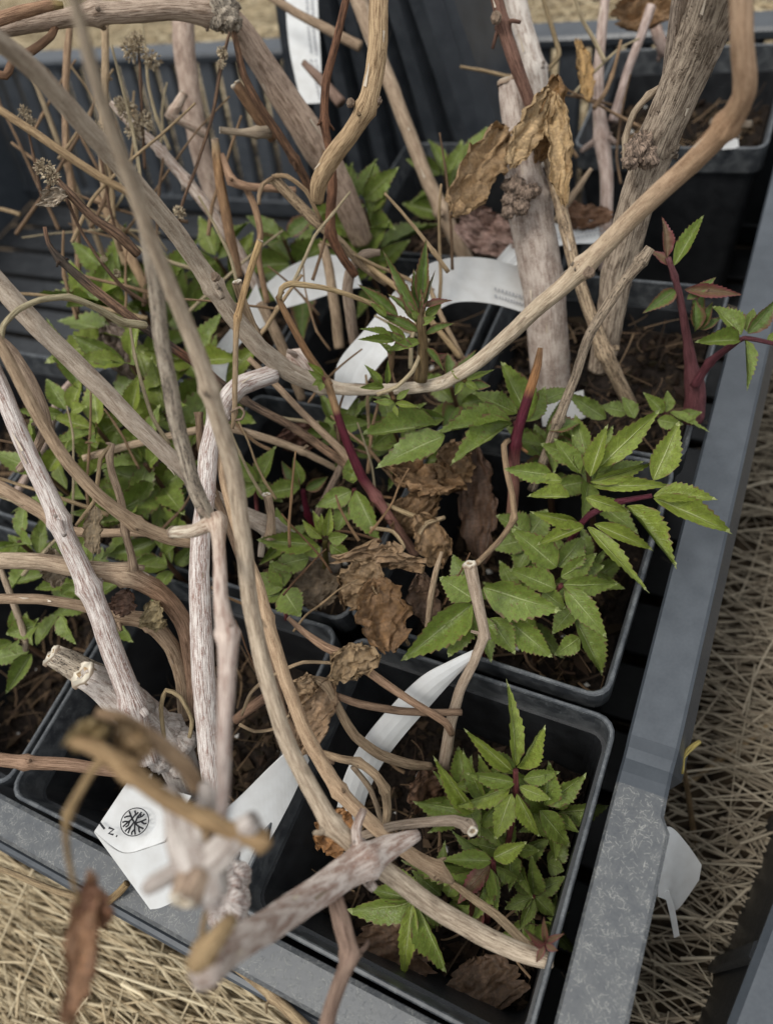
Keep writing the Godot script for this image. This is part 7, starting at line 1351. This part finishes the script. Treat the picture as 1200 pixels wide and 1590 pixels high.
var DEAD := [
	["crinkled rust-brown dead leaf below the dark green arching leaves", [11.1,19.5,-164.6], 29.3, 16.7, [0.878,-0.434,-0.201,-0.197,0.054,-0.979,0.435,0.899,-0.038], 1.2, [0.34,0.21,0.11]],
	["dark brown hanging dead leaf in the centre of the second pot", [27.8,1.9,-170.3], 16.2, 51.4, [0.952,0.115,-0.284,-0.298,0.563,-0.771,0.071,0.818,0.570], 0.9, [0.12,0.07,0.045]],
	["brown translucent wrinkled leaf stuck at the meeting corner of the pots", [17.7,19.9,-104.2], 19.8, 26.0, [0.707,-0.372,-0.602,-0.519,0.304,-0.799,0.480,0.877,0.022], 0.9, [0.25,0.145,0.07]],
	["pale tan curled dead leaf lying beside the pots' meeting corner", [10.2,22.8,-125.9], 34.3, 10.8, [0.982,-0.001,-0.188,-0.110,0.805,-0.583,0.152,0.594,0.790], 0.7, [0.36,0.24,0.14]],
	["grey-brown withered leaf behind the star-shaped sprout", [-19.2,7.3,-113.8], 18.3, 20.9, [0.849,-0.128,-0.513,-0.361,0.567,-0.740,0.386,0.814,0.435], 0.8, [0.2,0.15,0.1]],
	["crumpled tan shred wrapped on the mottled broken twig", [22.8,38,-80.1], 17.0, 9.3, [0.713,-0.013,-0.701,-0.366,0.845,-0.389,0.597,0.534,0.598], 1.2, [0.36,0.25,0.14]],
	["shredded brown leaf clinging to the rusty thin twig", [13,24.8,-62.6], 10.5, 26.2, [0.878,-0.477,-0.037,0.153,0.354,-0.923,0.453,0.804,0.384], 1, [0.3,0.2,0.12]],
	["large amber dried leaf hanging left of the sawn trunk", [3,77.4,-275.5], 16.4, 47.7, [0.783,-0.621,0.043,0.156,0.129,-0.979,0.602,0.773,0.198], 1.3, [0.4,0.265,0.14]],
	["curled golden dead leaf strip across the sawn trunk's top", [19.6,84.9,-293.3], 11.5, 34.4, [0.705,-0.699,-0.120,0.119,0.283,-0.952,0.699,0.657,0.283], 1.4, [0.5,0.35,0.19]],
	["long ochre dead leaf hanging right of the sawn trunk", [31.8,77.7,-291.1], 9.4, 42.8, [0.941,-0.008,-0.338,-0.285,0.522,-0.804,0.183,0.853,0.488], 1.5, [0.48,0.33,0.17]],
	["dark amber leaf fold between the dried leaves of the sawn trunk", [23.6,82.4,-303.9], 11.7, 31.8, [0.761,-0.481,-0.435,0.097,0.748,-0.656,0.642,0.457,0.616], 1.2, [0.25,0.14,0.055]],
	["small grey dead leaf hanging from the twisted tendril", [-58.1,82.5,-82.3], 7.1, 15.5, [0.920,0.105,-0.376,-0.382,0.449,-0.808,0.084,0.887,0.453], 0.7, [0.2,0.15,0.09]],
	["small dead leaf scrap below the grey arching cane", [-81.1,65.7,-71.2], 9.0, 14.0, [0.818,-0.305,-0.487,-0.012,0.839,-0.545,0.575,0.451,0.682], 0.9, [0.24,0.19,0.13]],
	["blurred rust-brown dead leaf hanging close to the lens at the lower left", [35.3,123.2,5.8], 6.1, 22.7, [0.958,-0.003,-0.288,-0.279,0.240,-0.930,0.072,0.971,0.229], 1.2, [0.26,0.14,0.075]],
	["blurred folded dead leaf beside the hanging one at the lower left", [34.7,124.5,-0.8], 6.0, 8.1, [0.798,0.077,-0.597,-0.572,0.408,-0.712,0.189,0.910,0.370], 1.2, [0.24,0.12,0.07]],
	["brown leaf litter at the back of the front pot", [43.1,-29.7,-62.2], 19.7, 22.2, [0.641,-0.135,-0.756,-0.293,0.867,-0.403,0.709,0.480,0.516], 0.7, [0.16,0.09,0.055]],
	["dark dead leaf lying low in the front pot under the long cane", [49.7,-32.1,-8], 29.3, 20.3, [0.936,-0.275,-0.220,-0.130,0.313,-0.941,0.328,0.909,0.257], 0.25, [0.15,0.09,0.055]],
	["dead leaf in the front pot's near right corner", [80.5,-43.4,-10.5], 26.8, 16.5, [0.832,-0.114,-0.543,-0.517,0.198,-0.833,0.202,0.974,0.106], 0.22, [0.15,0.095,0.06]],
	["orange dead leaf scrap beside the front pot's left rim", [29.4,10.9,-33], 12.7, 14.8, [0.856,-0.514,0.051,0.296,0.408,-0.864,0.423,0.755,0.501], 1, [0.36,0.18,0.07]],
	["pinkish brown dead leaf behind the sawn trunk", [-12.4,21.2,-308.9], 32.4, 20.7, [0.913,-0.374,0.161,0.353,0.530,-0.771,0.203,0.761,0.616], 0.6, [0.3,0.2,0.17]],
	["brown dead leaf at the top right edge", [31.1,53.2,-444.1], 30.3, 14.8, [0.968,-0.037,-0.246,-0.176,0.600,-0.780,0.177,0.799,0.575], 0.8, [0.34,0.21,0.11]],
	["hanging orange leaf strip by the mauve forked stem", [20.6,66.8,-367.1], 7.8, 36.2, [0.777,-0.433,-0.456,-0.392,0.234,-0.890,0.492,0.870,0.012], 1.2, [0.4,0.25,0.1]],
	["brown leaf litter in the back pot behind the mottled stem", [27,15,-333.5], 29.1, 12.9, [0.775,-0.461,-0.432,-0.289,0.350,-0.891,0.562,0.816,0.138], 0.7, [0.22,0.12,0.07]],
	["withered curled bract on the brown arching cane", [-47.9,47,-71.3], 9.1, 10.4, [0.894,0.108,-0.436,-0.308,0.853,-0.421,0.326,0.511,0.795], 1.4, [0.34,0.27,0.15]],
	["dark curled scrap between the two arching canes", [-56.2,55.2,-69.9], 7.6, 8.9, [0.879,-0.454,-0.144,0.254,0.703,-0.664,0.403,0.547,0.734], 1.3, [0.17,0.1,0.07]],
	["curled grey leaf hanging below the shrivelled seed head", [-115.9,129.5,-180.2], 11.7, 6.1, [0.954,0.080,-0.289,-0.229,0.817,-0.529,0.194,0.570,0.798], 1, [0.42,0.35,0.27]],
	["fallen leaf curled at the foot of the standing cut stem", [27.3,10.4,-118.5], 11.3, 22.0, [0.942,0.038,-0.332,-0.242,0.764,-0.598,0.231,0.644,0.729], 1, [0.2,0.13,0.09]],
	["shaded red-brown leaf behind the kinked twig", [-50,21.6,-170.2], 22.7, 12.5, [0.607,-0.391,-0.692,-0.281,0.709,-0.647,0.744,0.587,0.320], 0.6, [0.14,0.07,0.05]],
	["dry torn leaf under the rust-brown leaf in the second pot", [7.8,8.6,-152.7], 23.9, 16.0, [0.603,-0.109,-0.791,-0.686,0.435,-0.583,0.408,0.894,0.187], 1.1, [0.27,0.17,0.09]],
	["curled tan dead leaf bunched between the second and middle pots", [6.3,22.7,-112.8], 14.5, 20.3, [0.897,-0.431,0.101,0.278,0.371,-0.886,0.345,0.822,0.453], 1.3, [0.34,0.23,0.13]],
	["papery brown dead leaf hanging under the kinked twig's foot", [21.8,15.1,-140.6], 12.6, 22.7, [0.606,-0.093,-0.790,-0.345,0.864,-0.366,0.717,0.494,0.491], 1.3, [0.3,0.19,0.1]],
	["brown dead leaf curled low beside the dark hanging leaf", [19,17.5,-175.1], 15.9, 18.5, [0.787,-0.484,-0.383,0.195,0.784,-0.590,0.586,0.390,0.711], 1.2, [0.3,0.19,0.1]],
	["folded tan leaf scrap under the speckled cane", [5.7,25.7,-66.8], 8.9, 17.7, [0.850,-0.497,-0.176,0.217,0.634,-0.742,0.480,0.592,0.647], 1.3, [0.36,0.25,0.15]],
	["blurred ochre bract at the ochre twig's forked end", [30.2,144.3,-24.7], 7.2, 5.6, [0.590,0.236,-0.772,-0.708,0.612,-0.353,0.389,0.755,0.528], 1.2, [0.34,0.25,0.12]],
	["blurred brown bract between the two blurred twigs", [34.9,139.4,-26.7], 8.0, 5.0, [0.770,-0.511,0.382,0.322,-0.205,-0.924,0.551,0.835,0.006], 1.2, [0.28,0.19,0.1]],
	["grey-brown leaf lying low behind the diagonal cane", [-137.6,50.6,-178.7], 17.8, 26.7, [0.563,-0.072,-0.823,-0.556,0.704,-0.442,0.611,0.707,0.357], 0.6, [0.22,0.17,0.14]],
]
var TAGS := [
	["curved white tag standing in the front pot behind the bright shoot", [[54.8,21.3,-101.5],[47.9,20.2,-95.5],[39.7,17.8,-88],[31.5,11.2,-77.3],[23.5,3,-63.8],[18.8,-6.6,-50.6],[17.2,-19,-37.5]], [[54.1,17,-99.8],[49.5,13.2,-93.1],[43.4,7.4,-83.5],[35.7,-0.1,-71.4],[29,-9,-60.1],[24.5,-20.2,-48.8],[23.6,-31.3,-38.7]], 0.001],
	["looped white tag with the round tree emblem in the left front pot", [[6.6,14.3,-55.5],[0.1,13.5,-43.3],[-7.7,11.9,-28.3],[-16.7,11.9,-15.4],[-25.2,14.1,-7.1],[-34.5,16.4,-0.6],[-44.8,21.4,-2.7]], [[8,3.9,-51],[5.7,-0.9,-35.2],[1.4,-5.6,-15.6],[-4.5,-7.5,0.4],[-11.7,-5.7,8.5],[-18.6,-2.8,11.5],[-23.6,-0.6,12.1]], 0, [["flap", [[-44.7,21.6,-2.8],[-34.4,16.7,-0.8],[-27.6,14.8,-5.2],[-23.3,14.2,-9]], [[-44.6,18.6,-20.9],[-37.7,15.4,-22.3],[-30.9,12.2,-23.8],[-25.1,8.7,-24.9]], 0]]],
	["white tag band with an arc end behind the upright grey-brown stem", [[-95.2,42.4,-237.3],[-86.7,44.2,-248.7],[-74.8,43,-259.7],[-62.3,37.3,-265.1]], [[-86.9,33,-232.1],[-78.2,32.2,-238.5],[-66.1,30.6,-249],[-56.6,27.8,-257.1]], 0.001],
	["narrow white tag loop left of the white tag band", [[-100.4,29.4,-175.6],[-100.9,35.3,-183.9],[-99.9,41.4,-196.2],[-96.5,43.7,-210.8],[-94.2,48.5,-231.2]], [[-91.6,22.6,-175.5],[-94.8,29.6,-185.9],[-95.1,35.4,-196.4],[-91.5,37.4,-208.1],[-85.7,35.8,-219.8]], 0.0005],
	["broad white tag arching behind the reddish sprout to the sawn trunk", [[-33.5,34.3,-181.6],[-36.5,42.3,-196.2],[-29.8,46,-216.4],[-22,48.9,-243],[-11.8,45.7,-260.3],[3.8,37.1,-272.5],[20.7,26.9,-278.1]], [[-28.7,31.2,-182.4],[-21.1,37.4,-203.5],[-15.7,38.3,-217.1],[-10.9,37,-233],[-4.1,33.7,-247.1],[8.6,25.4,-257.2],[24.6,15.6,-262.7]], 0.001],
	["crooked white tag lying behind the mottled stem in the back pot", [[-3.6,16.3,-296],[3.3,18.7,-311.7],[16.4,17.4,-326],[34.4,13.1,-339.1]], [[2.9,10.6,-296.1],[11.8,11,-309.7],[24,8.2,-320.3],[38.3,3.2,-328.8]], 0.001],
	["white tag corner sticking out under the crate's right rail", [[122.3,-34,-76.1],[126,-38.6,-80.2],[132.2,-47.3,-78.7],[139.1,-57.5,-75.2]], [[127.1,-50.6,-58.5],[130.3,-54.4,-58.9],[134.4,-61.8,-58.2],[139.5,-61.4,-70.5]], 0, [["torn_strip", [[128.8,-51.5,-60.8],[131.9,-57.9,-56.2],[135.7,-67,-49.6]], [[130.3,-51.6,-61.9],[133.6,-58,-57.6],[137.2,-67,-51]], 0]]],
	["printed white tag hanging at the top of the photo left of centre", [[-153.9,95.7,-411.3],[-146.2,83,-389.8],[-139.3,74,-374.5],[-128.5,59.7,-355.3]], [[-138.1,91.5,-418],[-130.8,78.9,-396.4],[-125,70.2,-380.7],[-118.7,57.4,-360.1]], 0],
	["grey-white tag stub behind the foot of the sawn trunk", [[36.4,-3.6,-230.7],[43.6,-5.4,-236],[52.4,-7.2,-243.2]], [[38.5,-14.8,-225.3],[45.5,-17.2,-229.5],[54.6,-18.8,-237.3]], 0],
	["small white tag tip at the far right back pot", [[80.1,8,-413.6],[86,6.8,-416.7]], [[80.4,1,-410],[88.1,-0.7,-414]], 0],
]
var LOGO := [[-34.65,18.01,-10.33], [0.8957,-0.3468,-0.2784], [0.3264,0.0874,0.9412], 4.46]
var POTS := [
	[52, -50, "front black pot at the right, with the bright shoot and the curved tag", -58, 200, 0, -0.0087],
	[48.5, -155, "second black pot from the front along the right rail, full of toothed leaves", -56, 201, 3, -0.0175],
	[51.5, -259, "third black pot along the right rail, with dark soil and white grit", -27, 202, 0, -0.0070],
	[51, -463, "far black pot at the upper right beyond the empty space", -34, 203, 0, 0.0087],
	[-54, -50, "left front black pot holding the woody stump and the emblem tag", -54, 204, 0.3, 0.0122],
	[-54, -155, "middle black pot left of the second pot, with the star-shaped sprout", -52, 205, -0.8, -0.0105],
	[-54, -260, "black pot holding the broad white tag behind the centre cane", -40, 206, 0.5, 0.0070],
	[-54, -365, "black pot with leafy shoots in front of the overturned trough", -44, 207, 0, 0.0000],
	[-158, -50, "empty-looking black pot at the left edge of the photo", -70, 208, -1, 0.0087],
	[-158, -155, "left black pot full of low leaves behind the bleached cane", -48, 209, 0.6, -0.0122],
	[-158, -260, "black pot under the diagonal cane with long leaves", -46, 210, 0, 0.0052],
	[-262, -155, "black pot at the far left edge among the leaves", -46, 211, 0, 0.0105],
]
